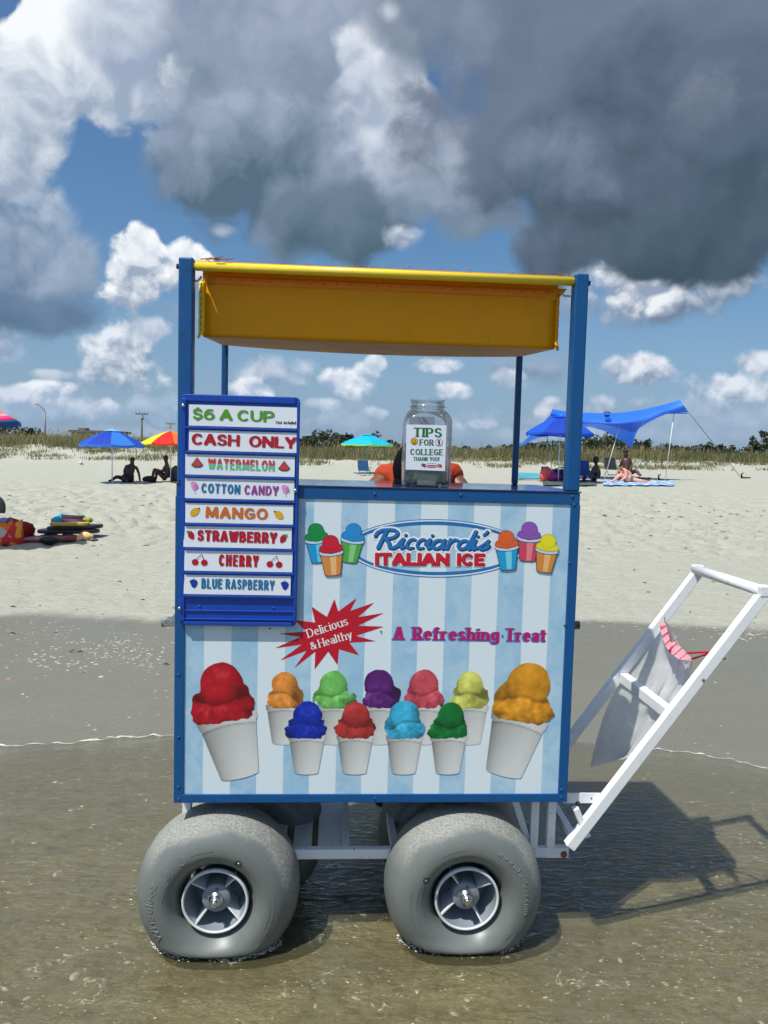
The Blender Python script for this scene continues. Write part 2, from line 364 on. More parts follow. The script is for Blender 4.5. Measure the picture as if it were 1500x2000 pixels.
# ------------------------------------------------------------------ value noise in numpy
_T = RNG.random((256, 256))
def vn(x, y):
    xi = np.floor(x).astype(int); yi = np.floor(y).astype(int); fx = x - xi; fy = y - yi
    fx = fx * fx * (3 - 2 * fx); fy = fy * fy * (3 - 2 * fy)
    g = lambda a, b: _T[a % 256, b % 256]
    return (g(xi, yi) * (1 - fx) + g(xi + 1, yi) * fx) * (1 - fy) + (g(xi, yi + 1) * (1 - fx) + g(xi + 1, yi + 1) * fx) * fy
def fbm(x, y, o=4, gain=.5):
    s = 0; a = 1; t = 0
    for i in range(o): s = s + a * vn(x * 2 ** i + i * 17.3, y * 2 ** i + i * 9.1); t += a; a *= gain
    return s / t
def sst(x, a, b):
    t = np.clip((x - a) / (b - a), 0, 1); return t * t * (3 - 2 * t)

# ------------------------------------------------------------------ terrain
def base_z(x, y):
    x = np.asarray(x, float); y = np.asarray(y, float)
    z = np.where(y < 3.9, (y - 3.9) * 0.016, (y - 3.9) * 0.016)
    z = np.where(y > 50, 46.1 * .016, z)
    z = z + 0.013 * np.clip(x, -60, 60) * sst(y, 8, 26) * (1 - sst(y, 60, 90))
    dune = sst(y, 47 + 5 * (fbm(x * .06 + 4, y * 0 + 2) - .5) * 2, 61) * (1.0 + 1.1 * (fbm(x * .045 + 9, y * .05) - .35))
    dune = dune * (.40 + .60 * sst(-x, 5, 22))
    dune = dune * (1 - .7 * sst(y, 78, 100))
    return z + dune
def edge_of_dry(x): return 6.55 + 0.16 * np.sin(np.asarray(x) * 1.1 + 1.2) + .05 * np.sin(np.asarray(x) * 3.7) + 0.05 * np.asarray(x)
def rough_z(x, y):
    dry = sst(y, edge_of_dry(x) - .1, edge_of_dry(x) + .6)
    k = np.clip(y / 12, .5, 3)
    foot = fbm(x * 2.6 / np.sqrt(k), y * 2.6 / np.sqrt(k), 4, .6) - .5
    band = .20 + 1.15 * sst(y, 9.5, 13) * (1 - sst(y, 22, 30)) + .5 * sst(y, 30, 45)
    pr = 1 - np.abs(fbm(x * 3.4 / np.sqrt(k) + 7, y * 4.2 / np.sqrt(k), 3, .6) * 2 - 1); z = dry * (foot * .10 - .09 * sst(pr, .86, 1.0)) * band
    z = z + sst(y, 46, 58) * (fbm(x * .8, y * .8, 5, .55) - .5) * .6 * (1 - sst(y, 70, 85))
    z = z + (fbm(x * .9 + 3, y * .9) - .5) * .010 * (1 - dry) + dry * .012
    return z
def tz(x, y): return float(base_z(x, y) + rough_z(np.float64(x), np.float64(y)))
def G(u, v, lift=0.0):
    """point of the ground under pixel (u, v)"""
    d = ray(u, v); T_ = _TS
    for _ in range(3):
        X = d.x / d.y * T_; Z = CAM_H + d.z / d.y * T_; hit = Z < base_z(X, T_) + rough_z(X, T_) + lift
        k = int(np.argmax(hit)) if hit.any() else len(T_) - 1
        k = max(k, 1); T_ = np.linspace(T_[k - 1], T_[k], 14)
    return EYE + d * (float(T_[-1]) / d.y)
_TS = np.geomspace(.8, 300, 170)

ys = np.concatenate([np.linspace(-14, 0.8, 24), np.geomspace(0.9, 90, 560), np.geomspace(93, 4500, 40)])
us = np.linspace(-1, 1, 420)
us = np.sign(us) * np.abs(us) ** 1.15
half = np.maximum(np.abs(ys), 3.0) * 1.05 + 1.5 + 14 * np.exp(-np.maximum(ys, 0) / 3)
XX = us[None, :] * half[:, None]; YY = np.repeat(ys[:, None], len(us), 1)
ZZ = base_z(XX, YY) + rough_z(XX, YY)
ny, nx = XX.shape
V = np.stack([XX, YY, ZZ], -1).reshape(-1, 3)
idx = np.arange(ny * nx).reshape(ny, nx)
F = np.stack([idx[:-1, :-1], idx[:-1, 1:], idx[1:, 1:], idx[1:, :-1]], -1).reshape(-1, 4)
me = bpy.data.meshes.new('beach_ground'); me.vertices.add(len(V)); me.vertices.foreach_set('co', V.ravel())
me.loops.add(F.size); me.loops.foreach_set('vertex_index', F.ravel()); me.polygons.add(len(F))
me.polygons.foreach_set('loop_start', np.arange(0, F.size, 4)); me.polygons.foreach_set('loop_total', np.full(len(F), 4)); me.update(); me.validate()
me.polygons.foreach_set('use_smooth', np.ones(len(F), bool))
# what the sand is: r = dryness, g = green ground cover on the dunes
dry = sst(YY + (fbm(XX * 2.2, YY * 2.2, 4) - .5) * .34 + (fbm(XX * 14, YY * 9, 3) - .5) * .14, edge_of_dry(XX) - .10, edge_of_dry(XX) + .22)
veg = sst(YY, 54, 60) * sst(fbm(XX * .35, YY * .35, 4), .42, .55) + sst(YY, 63, 66)
att = me.color_attributes.new('Col', 'FLOAT_COLOR', 'POINT')
c4 = np.ones((ny * nx, 4), np.float32); c4[:, 0] = dry.ravel(); c4[:, 1] = np.clip(veg, 0, 1).ravel(); c4[:, 2] = sst(YY + (fbm(XX * 1.3, YY * 2.5, 4) - .5) * .8, 2.2, 4.0).ravel()
att.data.foreach_set('color', c4.ravel())
ground = bpy.data.objects.new('beach_ground', me); COL.objects.link(ground); ground['kind'] = 'structure'
m = bpy.data.materials.new('sand'); m.use_nodes = True; t = m.node_tree; b = t.nodes['Principled BSDF']
tc = N(t, 'ShaderNodeTexCoord'); O = tc.outputs['Object']
a = N(t, 'ShaderNodeAttribute', attribute_name='Col'); sp = N(t, 'ShaderNodeSeparateColor'); t.links.new(a.outputs['Color'], sp.inputs[0])
dryf, vegf, landf = sp.outputs[0], sp.outputs[1], sp.outputs[2]
st = vmth(t, 'MULTIPLY', O, (0.8, 2.2, 1.0))
n1 = noise(t, st, 2.4, 8, .62); n2 = noise(t, O, 60, 4, .7); n3 = noise(t, st, 9, 6, .65); nb = noise(t, O, .35, 3, .5)
dc = mixc(t, n1, (.385, .38, .31), (.495, .488, .41)); dc = mixc(t, mrange(t, n3, .35, .75), dc, (.45, .445, .38))
dc = mixc(t, mrange(t, n2, .35, .8, 0, .35), dc, (.30, .28, .235))
specks = mrange(t, noise(t, st, 22, 3, .6), .66, .74, 0, .55); dc = mixc(t, specks, dc, (.21, .20, .17))
vx = N(t, 'ShaderNodeTexVoronoi'); t.links.new(vmth(t, 'MULTIPLY', O, (1, 2.2, 1)), vx.inputs['Vector']); vx.inputs['Scale'].default_value = 5.5; vx.inputs['Randomness'].default_value = 1
# damp, foam-dulled lower beach: greyer, with brown and violet patches
wcol = mixc(t, noise(t, st, 1.1, 5, .6), (.172, .166, .128), (.218, .208, .168))
wcol = mixc(t, mrange(t, noise(t, O, 45, 5, .7), .3, .75, 0, .5), wcol, (.135, .132, .105))
wcol = mixc(t, mrange(t, noise(t, st, 160, 3, .7), .60, .72, 0, .45), wcol, (.34, .33, .28))
# bottom under the shallow water: olive silt, brown drift, caustic light painted as veins
sub = mixc(t, noise(t, st, 1.7, 6, .65), (.158, .142, .090), (.208, .180, .132))
sub = mixc(t, mrange(t, noise(t, O, 22, 6, .7), .42, .68, 0, .8), sub, (.078, .070, .030))
sub = mixc(t, mrange(t, noise(t, O, 75, 4, .75), .58, .72, 0, .6), sub, (.34, .31, .19))
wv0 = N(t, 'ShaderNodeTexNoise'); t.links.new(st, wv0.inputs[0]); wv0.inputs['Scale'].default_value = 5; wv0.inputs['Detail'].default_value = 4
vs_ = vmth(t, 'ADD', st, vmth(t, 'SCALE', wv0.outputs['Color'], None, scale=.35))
caustic_vein = mrange(t, mth(t, 'ABSOLUTE', mth(t, 'SUBTRACT', noise(t, vs_, 24, 3, .65), .5)), 0, .06, 1, 0)
caustic_vein = mth(t, 'MULTIPLY', caustic_vein, mrange(t, noise(t, st, 3.1, 5, .75), .42, .60))
sub = mixc(t, mth(t, 'MULTIPLY', caustic_vein, .55), sub, (.42, .37, .19))
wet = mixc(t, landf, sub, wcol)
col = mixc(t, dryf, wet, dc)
vc = mixc(t, noise(t, O, 1.5, 6, .7), (.10, .115, .045), (.26, .25, .13)); col = mixc(t, mrange(t, mth(t, 'ADD', vegf, mth(t, 'MULTIPLY', mth(t, 'SUBTRACT', noise(t, O, 1.2, 6, .7), .5), 1.2)), .35, .75, 0, .85), col, vc)
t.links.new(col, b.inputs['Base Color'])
t.links.new(mrange(t, dryf, 0, 1, .42, .95, False), b.inputs['Roughness']); b.inputs['Specular IOR Level'].default_value = .35
hgt = mth(t, 'ADD', mth(t, 'MULTIPLY', n1, .6), mth(t, 'MULTIPLY', n3, .55)); hgt = mth(t, 'ADD', hgt, mth(t, 'MULTIPLY', n2, .10))
bm_ = N(t, 'ShaderNodeBump'); bm_.inputs['Distance'].default_value = 1.0
t.links.new(hgt, bm_.inputs['Height']); t.links.new(mrange(t, dryf, 0, 1, .012, .07, False), bm_.inputs['Distance']); t.links.new(bm_.outputs[0], b.inputs['Normal'])
me.materials.append(m)

# ------------------------------------------------------------------ shallow water sheet: real ripples, thin and clear
SHORE = [(-300, 1470), (0, 1459), (90, 1453), (140, 1452), (230, 1441), (335, 1436), (520, 1440), (700, 1446), (900, 1444), (1100, 1448), (1255, 1462), (1310, 1466), (1420, 1482), (1500, 1504), (1700, 1550)]
sh = [G(u, v) for u, v in SHORE]
def shore_y(x): return np.interp(x, [p.x for p in sh], [p.y for p in sh])
wx = np.linspace(-1, 1, 420); wx = np.sign(wx) * np.abs(wx) ** 1.2 * 9
wt = np.concatenate([np.linspace(-9, 1.3, 30)[:-1], np.linspace(1.3, 4.0, 520)])
XW = np.repeat(wx[None, :], len(wt), 0); SY = shore_y(XW); YW = wt[:, None] + (SY - 4.0) * sst(wt, 1.3, 4.0)[:, None]
dep = np.clip((SY - YW) / 1.2, 0, 1)
rip = (fbm(XW * 5 + YW * 2, YW * 13 - XW * 1.5, 4, .55) - .5) * .010 * dep
rip += (fbm(XW * 17 + 5, YW * 30, 3, .6) - .5) * .0032 * dep
rip += .006 * dep * np.exp(-((YW - 1.95 - .12 * np.sin(XW * 2 + .6)) / .08) ** 2)
# rings round the tyres where they stand in the wash
for (cx, cy) in ((-.50, 2.10), (.22, 2.16)):
    dd = np.sqrt(((XW - cx) / 1.9) ** 2 + (YW - cy) ** 2)
    rip += .007 * np.exp(-((dd - .17) / .03) ** 2) * (.4 + fbm(XW * 30, YW * 30, 2)) 
lip = np.exp(-((SY - YW) / .03) ** 2) * .003
ZW = (base_z(XW, SY) * 0 + np.interp(XW, [p.x for p in sh], [p.z for p in sh])) * 1.0 + .004 - .0 * dep + rip + lip
ZW = np.maximum(ZW, base_z(XW, YW) + rough_z(XW, YW) + .004)
ny, nx = XW.shape; V = np.stack([XW, YW, ZW], -1).reshape(-1, 3); idx = np.arange(ny * nx).reshape(ny, nx)
F = np.stack([idx[:-1, :-1], idx[:-1, 1:], idx[1:, 1:], idx[1:, :-1]], -1).reshape(-1, 4)
me = bpy.data.meshes.new('sea_water'); me.vertices.add(len(V)); me.vertices.foreach_set('co', V.ravel())
me.loops.add(F.size); me.loops.foreach_set('vertex_index', F.ravel()); me.polygons.add(len(F))
me.polygons.foreach_set('loop_start', np.arange(0, F.size, 4)); me.polygons.foreach_set('loop_total', np.full(len(F), 4)); me.update()
me.polygons.foreach_set('use_smooth', np.ones(len(F), bool))
water = bpy.data.objects.new('sea_water', me); COL.objects.link(water); water['kind'] = 'structure'
m = bpy.data.materials.new('shallow_water'); m.use_nodes = True; t = m.node_tree; t.nodes.remove(t.nodes['Principled BSDF'])
tc = N(t, 'ShaderNodeTexCoord'); O = tc.outputs['Object']
tr = N(t, 'ShaderNodeBsdfTransparent'); gl = N(t, 'ShaderNodeBsdfGlossy'); gl.inputs['Roughness'].default_value = .09; gl.inputs['Color'].default_value = (1, 1, 1, 1)
bn = N(t, 'ShaderNodeBump'); bn.inputs['Distance'].default_value = .009; bn.inputs['Strength'].default_value = 1
so = vmth(t, 'MULTIPLY', O, (1, 1.8, 1)); hn = mth(t, 'ADD', noise(t, so, 28, 4, .6, .6), mth(t, 'MULTIPLY', noise(t, so, 90, 3, .6), .35)); t.links.new(hn, bn.inputs['Height'])
fr = N(t, 'ShaderNodeFresnel'); fr.inputs[0].default_value = 1.33; t.links.new(bn.outputs[0], fr.inputs['Normal']); t.links.new(bn.outputs[0], gl.inputs['Normal'])
tr.inputs['Color'].default_value = (.965, .96, .90, 1)
df = N(t, 'ShaderNodeBsdfDiffuse'); df.inputs[0].default_value = (.235, .21, .105, 1)      # suspended silt
mxa = N(t, 'ShaderNodeMixShader'); sy_ = N(t, 'ShaderNodeSeparateXYZ'); t.links.new(O, sy_.inputs[0]); t.links.new(mrange(t, sy_.outputs[1], 1.9, 3.8, .24, .02, False), mxa.inputs[0]); t.links.new(tr.outputs[0], mxa.inputs[1]); t.links.new(df.outputs[0], mxa.inputs[2])
# foam flecks, and thin foam strings that paint in caustic light streaks
fo = N(t, 'ShaderNodeBsdfDiffuse'); fo.inputs[0].default_value = (.60, .57, .40, 1)
ww = N(t, 'ShaderNodeTexNoise'); t.links.new(O, ww.inputs['Vector']); ww.inputs['Scale'].default_value = 4; ww.inputs['Detail'].default_value = 5
wv_ = vmth(t, 'ADD', so, vmth(t, 'SCALE', ww.outputs['Color'], None, scale=.6))
strings = mrange(t, mth(t, 'ABSOLUTE', mth(t, 'SUBTRACT', noise(t, wv_, 3.2, 5, .55), .5)), .0, .0075, 1, 0)
strings = mth(t, 'MULTIPLY', strings, mrange(t, noise(t, O, 9, 5, .75), .50, .68))
strings = mth(t, 'MULTIPLY', strings, .8)
bub = mrange(t, voro(t, so, 42, 0), .10, .17, 1, 0); bub = mth(t, 'MULTIPLY', bub, mrange(t, noise(t, so, 2.6, 4, .7), .52, .66))
bub2 = mrange(t, voro(t, so, 120, 0), .12, .22, 1, 0); bub2 = mth(t, 'MULTIPLY', bub2, mrange(t, noise(t, so, 5, 5, .75), .54, .70))
ff = mth(t, 'ADD', mth(t, 'ADD', strings, mth(t, 'MULTIPLY', bub, .7)), mth(t, 'MULTIPLY', bub2, .45), clamp=True)
mxb = N(t, 'ShaderNodeMixShader'); t.links.new(ff, mxb.inputs[0]); t.links.new(mxa.outputs[0], mxb.inputs[1]); t.links.new(fo.outputs[0], mxb.inputs[2])
mxc = N(t, 'ShaderNodeMixShader'); t.links.new(fr.outputs[0], mxc.inputs[0]); t.links.new(mxb.outputs[0], mxc.inputs[1]); t.links.new(gl.outputs[0], mxc.inputs[2])
t.links.new(mxc.outputs[0], t.nodes['Material Output'].inputs[0]); me.materials.append(m)
def wz(x, y): return max(float(np.interp(x, [p.x for p in sh], [p.z for p in sh])) + .004, tz(x, y) + .004)

# foam line along the upper edge of the wash
M_foam = mat('foam', (.70, .69, .62), .7, var=.1, vscale=90, bump=.004, bscale=300)
fb = MB()
def foam_run(pts, w0, w1):
    P = []
    for i in range(len(pts) - 1):
        (u0, v0), (u1, v1) = pts[i], pts[i + 1]; n = max(2, int(abs(u1 - u0) / 2.2))
        for k in range(n): P.append((u0 + (u1 - u0) * k / n, v0 + (v1 - v0) * k / n))
    v = []; f = []
    for i, (u, vv) in enumerate(P):
        p = G(u, vv + (vn(np.float64(u * .07), np.float64(3.)) - .5) * 5); w = (w0 + (w1 - w0) * vn(np.float64(u * .09), np.float64(7.7)) ** 2) * (.25 + 1.1 * vn(np.float64(u * .021), np.float64(1.3)))
        z = p.z + .004
        v += [(p.x, p.y - w, z - .001), (p.x, p.y - w * .3, z + w * .35), (p.x, p.y + w * .5, z + w * .3), (p.x, p.y + w, z - .001)]
        if i:
            o = 4 * i
            for k in range(3): f.append((o - 4 + k, o - 3 + k, o + k + 1, o + k))
    fb.add(v, f, True)
foam_run([(-60, 1462), (0, 1458), (90, 1454)], .002, .014)
foam_run([(104, 1453), (120, 1453), (230, 1441), (342, 1435)], .002, .016)
foam_run([(1246, 1461), (1310, 1466), (1420, 1482), (1500, 1504), (1540, 1514)], .001, .012)
fb.build('foam_edge', M_foam, kind='stuff')

# ------------------------------------------------------------------ shells, weed
M_shell = mat('shell', (.50, .47, .39), .45, var=.12, vscale=60); M_weed = mat('weed', (.045, .040, .030), .8, var=.2, vscale=40)
M_shellp = mat('pink_shell', (.55, .22, .18), .5, var=.1)
def shell_mb(mb, p, s, a, e=.55):
    n = 7; v = []; f = []
    for k in range(n):
        t = 2 * math.pi * k / n + a; v.append((p.x + s * math.cos(t) * (.8 + .4 * random.random()), p.y + s * e * math.sin(t) * (.8 + .4 * random.random()), p.z + .0005))
    v.append((p.x + s * .1, p.y, p.z + s * .35)); f = [(k, (k + 1) % n, n) for k in range(n)]
    mb.add(v, f, True)
mb = MB()
def cluster(u, v, su, sv, n, s0, s1):
    for _ in range(n):
        uu = random.gauss(u, su); v2 = random.gauss(v, sv)
        if v2 < 1196 or v2 > 1995: continue
        p = G(uu, v2); shell_mb(mb, p, random.uniform(s0, s1) * (p.y / 5) ** .5, random.random() * 6)
cluster(70, 1235, 80, 22, 120, .004, .012); cluster(250, 1270, 60, 16, 130, .004, .013); cluster(120, 1290, 60, 14, 60, .005, .016)
cluster(280, 1290, 30, 12, 60, .004, .012); cluster(330, 1340, 40, 30, 20, .004, .011); cluster(150, 1400, 140, 80, 24, .004, .012)
cluster(1360, 1225, 70, 14, 90, .005, .014); cluster(1470, 1240, 30, 6, 40, .006, .016); cluster(1210, 1230, 40, 22, 20, .004, .012)
cluster(1350, 1400, 110, 90, 26, .004, .012); cluster(1400, 1680, 70, 60, 90, .003, .011); cluster(1380, 1800, 90, 70, 110, .003, .010)
cluster(200, 1760, 130, 90, 45, .004, .012); cluster(750, 1920, 330, 50, 120, .003, .009); cluster(1250, 1900, 160, 60, 120, .003, .009)
cluster(120, 1900, 120, 60, 45, .004, .011); cluster(700, 1830, 60, 12, 14, .003, .008); cluster(300, 1500, 200, 60, 12, .004, .009)
mb.build('shell_grit', M_shell, kind='stuff')
big = [(147, 1907, .030), (108, 1709, .018), (67, 1647, .016), (286, 1563, .014), (160, 1575, .015), (138, 1583, .014), (108, 1528, .017), (198, 1322, .020), (45, 1356, .014),
       (693, 1949, .016), (556, 1943, .018), (616, 1965, .012), (815, 1937, .014), (912, 1953, .014), (1137, 1777, .018), (1212, 1877, .016), (1240, 1843, .013), (1300, 1922, .016), (1400, 1712, .013),
       (1257, 1521, .014), (1440, 1605, .014), (1486, 1647, .014), (1445, 1952, .016), (887, 1981, .018), (170, 1912, .015), (250, 1880, .015), (53, 1950, .016), (1487, 1998, .014), (1174, 1876, .015), (1380, 1727, .012)]
for i, (u, v, s) in enumerate(big):
    p = G(u, v); zz = p.z + .001; s *= .72 if p.y < 3.8 else .85
    k = MB(); n = 12; vv = [(0, 0, s * .42)]
    for r, h in ((.45, .36), (.8, .2), (1.0, .0)):
        for q in range(n): tt = 2 * math.pi * q / n; vv.append((s * r * math.cos(tt) * (1 + .06 * (q % 2)), s * r * .62 * math.sin(tt), s * h))
    ff_ = [(0, 1 + q, 1 + (q + 1) % n) for q in range(n)] + [(1 + j * n + q, 1 + (j + 1) * n + q, 1 + (j + 1) * n + (q + 1) % n, 1 + j * n + (q + 1) % n) for j in range(2) for q in range(n)]
    k.add(vv, ff_, True); o = k.build('sea_shell', M_shell, loc=(p.x, p.y, zz - .001)); o.rotation_euler = (random.uniform(-.2, .2), random.uniform(-.2, .2), random.random() * 3)
    tag(o, 'small pale broken clam shell lying on the wet sand and shallow wash', 'shell', 'pale shells scattered in the wash')
k = MB(); p = G(17, 1326); shell_mb(k, p, .02, 0); tag(k.build('sea_shell', M_shellp), 'small pink shell on wet sand near the left edge of the photo', 'shell')
weed = MB()
for u0, v0, n, su, sv in ((145, 1272, 3, 6, 2), (325, 1299, 2, 5, 2), (160, 1314, 1, 3, 1), (190, 1063, 3, 6, 2), (280, 1066, 2, 4, 1), (1417, 1039, 2, 4, 1), (1227, 1060, 2, 3, 1),
                          (150, 975, 22, 160, 10), (200, 1000, 18, 180, 14), (1300, 1000, 40, 150, 10), (1350, 1040, 22, 120, 20), (200, 1130, 24, 140, 40), (1300, 1110, 12, 130, 40), (30, 1232, 3, 40, 4), (1440, 1215, 4, 30, 4)):
    for _ in range(n):
        p = G(random.gauss(u0, su), random.gauss(v0, sv)); s = random.uniform(.012, .035) * (p.y / 7) ** .7
        L = Vector((random.uniform(-1, 1), random.uniform(-.3, .3), 0)).normalized() * s
        weed.tube([p - L, p + Vector((0, .2 * s, .15 * s + .003)), p + L + Vector((0, 0, .002))], [s * .05, s * .18, s * .04], 5)
weed.build('seaweed_bits', M_weed, kind='stuff')
# ------------------------------------------------------------------ lettering: strokes -> distance field -> clean flat mesh
def arc(cx, cy, rx, ry, a0, a1, n=None):
    n = n or max(4, int(abs(a1 - a0) / 18)); return [(cx + rx * math.cos(rad(a0 + (a1 - a0) * i / n)), cy + ry * math.sin(rad(a0 + (a1 - a0) * i / n))) for i in range(n + 1)]
def S_(x0, w, y0, h):
    return arc(x0 + w * .5, y0 + h * .74, w * .46, h * .26, 25, 250) [:-1] + arc(x0 + w * .5, y0 + h * .25, w * .5, h * .25, 80, -160)
# glyph: (width, strokes, round strokes flag list, serif points)
GL = {
 'A': (.86, [[(0, 0), (.5, 1)], [(.5, 1), (1, 0)], [(.18, .3), (.82, .3)]], [], [(0, 0), (1, 0)]),
 'B': (.72, [[(0, 0), (0, 1)], [(0, 1), (.45, 1)], [(0, .53), (.5, .53)], [(0, 0), (.5, 0)]], [arc(.45, .765, .42, .235, 90, -90), arc(.5, .265, .5, .265, 90, -90)], [(-.02, 0), (-.02, 1)]),
 'C': (.8, [], [arc(.52, .5, .52, .5, 48, 312)], []),
 'D': (.82, [[(0, 0), (0, 1)], [(0, 1), (.4, 1)], [(0, 0), (.4, 0)]], [arc(.4, .5, .6, .5, 90, -90)], [(-.02, 0), (-.02, 1)]),
 'E': (.62, [[(0, 0), (0, 1)], [(0, 1), (1, 1)], [(0, .52), (.85, .52)], [(0, 0), (1, 0)]], [], [(-.02, 0), (-.02, 1)]),
 'F': (.62, [[(0, 0), (0, 1)], [(0, 1), (1, 1)], [(0, .5), (.85, .5)]], [], [(0, 0), (-.02, 1)]),
 'G': (.84, [[(.56, .45), (1, .45)], [(1, .45), (1, .12)]], [arc(.52, .5, .52, .5, 48, 325)], []),
 'H': (.82, [[(0, 0), (0, 1)], [(1, 0), (1, 1)], [(0, .52), (1, .52)]], [], [(0, 0), (1, 0), (0, 1), (1, 1)]),
 'I': (.0, [[(.5, 0), (.5, 1)]], [], [(.5, 0), (.5, 1)]),
 'K': (.8, [[(0, 0), (0, 1)], [(0, .4), (.95, 1)], [(.3, .58), (1, 0)]], [], [(0, 0), (1, 0), (0, 1), (.95, 1)]),
 'L': (.6, [[(0, 0), (0, 1)], [(0, 0), (1, 0)]], [], [(-.02, 0), (0, 1)]),
 'M': (1.05, [[(0, 0), (.06, 1)], [(.06, 1), (.5, .1)], [(.5, .1), (.94, 1)], [(.94, 1), (1, 0)]], [], [(0, 0), (1, 0)]),
 'N': (.84, [[(0, 0), (0, 1)], [(0, 1), (1, 0)], [(1, 0), (1, 1)]], [], [(0, 0), (1, 1), (0, 1)]),
 'O': (.9, [], [arc(.5, .5, .5, .5, 0, 360)], []),
 'P': (.7, [[(0, 0), (0, 1)], [(0, 1), (.5, 1)], [(0, .44), (.5, .44)]], [arc(.5, .72, .5, .28, 90, -90)], [(0, 0), (-.02, 1)]),
 'R': (.76, [[(0, 0), (0, 1)], [(0, 1), (.45, 1)], [(0, .47), (.5, .47)], [(.48, .47), (1, 0)]], [arc(.45, .735, .45, .265, 90, -90)], [(0, 0), (1, 0), (-.02, 1)]),
 'S': (.66, [], [S_(0, 1, 0, 1)], []),
 'T': (.74, [[(.5, 0), (.5, 1)], [(0, 1), (1, 1)]], [], [(.5, 0)]),
 'U': (.8, [[(0, 1), (0, .35)], [(1, .35), (1, 1)]], [arc(.5, .4, .5, .4, 180, 360)], [(0, 1), (1, 1)]),
 'W': (1.2, [[(0, 1), (.25, 0)], [(.25, 0), (.5, .92)], [(.5, .92), (.75, 0)], [(.75, 0), (1, 1)]], [], [(0, 1), (1, 1)]),
 'Y': (.82, [[(0, 1), (.5, .42)], [(.5, .42), (1, 1)], [(.5, 0), (.5, .45)]], [], [(.5, 0), (0, 1), (1, 1)]),
 '$': (.62, [[(.5, -.1), (.5, .05)], [(.5, .95), (.5, 1.1)]], [S_(0, 1, 0, 1)], []),
 '6': (.7, [], [arc(.5, .31, .5, .31, 0, 360), [(.0, .31), (.03, .55), (.16, .8), (.42, .97), (.8, .98)]], []),
 '&': (.9, [[(.22, .72), (.95, 0)]], [arc(.42, .78, .22, .22, -50, 220), [(.55, .62), (.2, .42), (.04, .2), (.2, .02), (.5, .0), (.8, .2), (.92, .5)]], [(.92, .5)]),
 '!': (.0, [[(.5, .36), (.5, 1)], [(.5, 0), (.5, .02)]], [], []),
 "'": (.0, [[(.5, .75), (.5, 1)]], [], []), '.': (.0, [[(.5, 0), (.5, .03)]], [], []), '~': (.0, [[(.5, .40), (.5, .43)]], [], []),
 ' ': (.28, [], [], []),
 'a': (.56, [[(1, .0), (1, .45)], [(.5, .36), (1, .38)]], [arc(.5, .46, .5, .22, 150, 0), arc(.45, .19, .45, .19, 0, 360)], []),
 'c': (.52, [], [arc(.54, .34, .54, .34, 58, 302)], []),
 'd': (.62, [[(1, 0), (1, 1)]], [arc(.5, .34, .5, .34, 0, 360)], [(.92, 1)]),
 'e': (.56, [[(0, .36), (1, .36)]], [arc(.5, .34, .5, .34, 0, 310)], []),
 'f': (.36, [[(.3, 0), (.3, .78)], [(-.1, .66), (.85, .66)]], [arc(.68, .78, .38, .22, 180, 40)], [(.3, 0)]),
 'g': (.6, [[(1, .66), (1, -.1)]], [arc(.5, .36, .5, .30, 0, 360), arc(.5, -.08, .5, .2, 0, -160)], []),
 'h': (.62, [[(0, 0), (0, 1)], [(1, 0), (1, .4)]], [arc(.5, .38, .5, .28, 180, 0)], [(0, 0), (1, 0), (-.06, 1)]),
 'i': (.0, [[(.5, 0), (.5, .64)], [(.5, .88), (.5, .92)]], [], [(.5, 0), (.3, .64)]),
 'l': (.0, [[(.5, 0), (.5, 1)]], [], [(.5, 0), (.3, 1)]),
 'm': (1.0, [[(0, 0), (0, .66)], [(.5, 0), (.5, .42)], [(1, 0), (1, .42)]], [arc(.25, .42, .25, .24, 180, 0), arc(.75, .42, .25, .24, 180, 0)], [(0, 0), (.5, 0), (1, 0), (-.04, .64)]),
 'n': (.62, [[(0, 0), (0, .66)], [(1, 0), (1, .4)]], [arc(.5, .38, .5, .28, 180, 0)], [(0, 0), (1, 0), (-.06, .64)]),
 'o': (.6, [], [arc(.5, .34, .5, .34, 0, 360)], []),
 'r': (.42, [[(0, 0), (0, .66)]], [arc(.6, .36, .58, .30, 175, 55)], [(0, 0), (-.08, .64)]),
 's': (.48, [], [S_(0, 1, 0, .68)], []),
 't': (.36, [[(.35, .12), (.35, .9)], [(-.1, .66), (.95, .66)]], [arc(.72, .14, .37, .14, 180, 300)], []),
 'u': (.62, [[(0, .66), (0, .28)], [(1, 0), (1, .66)]], [arc(.5, .3, .5, .3, 180, 360)], [(1, 0), (-.06, .64), (.94, .64)]),
 'w': (.9, [[(0, .66), (.25, 0)], [(.25, 0), (.5, .6)], [(.5, .6), (.75, 0)], [(.75, 0), (1, .66)]], [], []),
 'x': (.6, [[(0, 0), (1, .66)], [(0, .66), (1, 0)]], [], []),
 'y': (.62, [[(0, .66), (.5, .02)], [(1, .66), (.32, -.28)]], [], [(0, .64), (1, .64)]),
 'z': (.5, [[(0, .66), (1, .66)], [(1, .66), (0, 0)], [(0, 0), (1, 0)]], [], []),
}
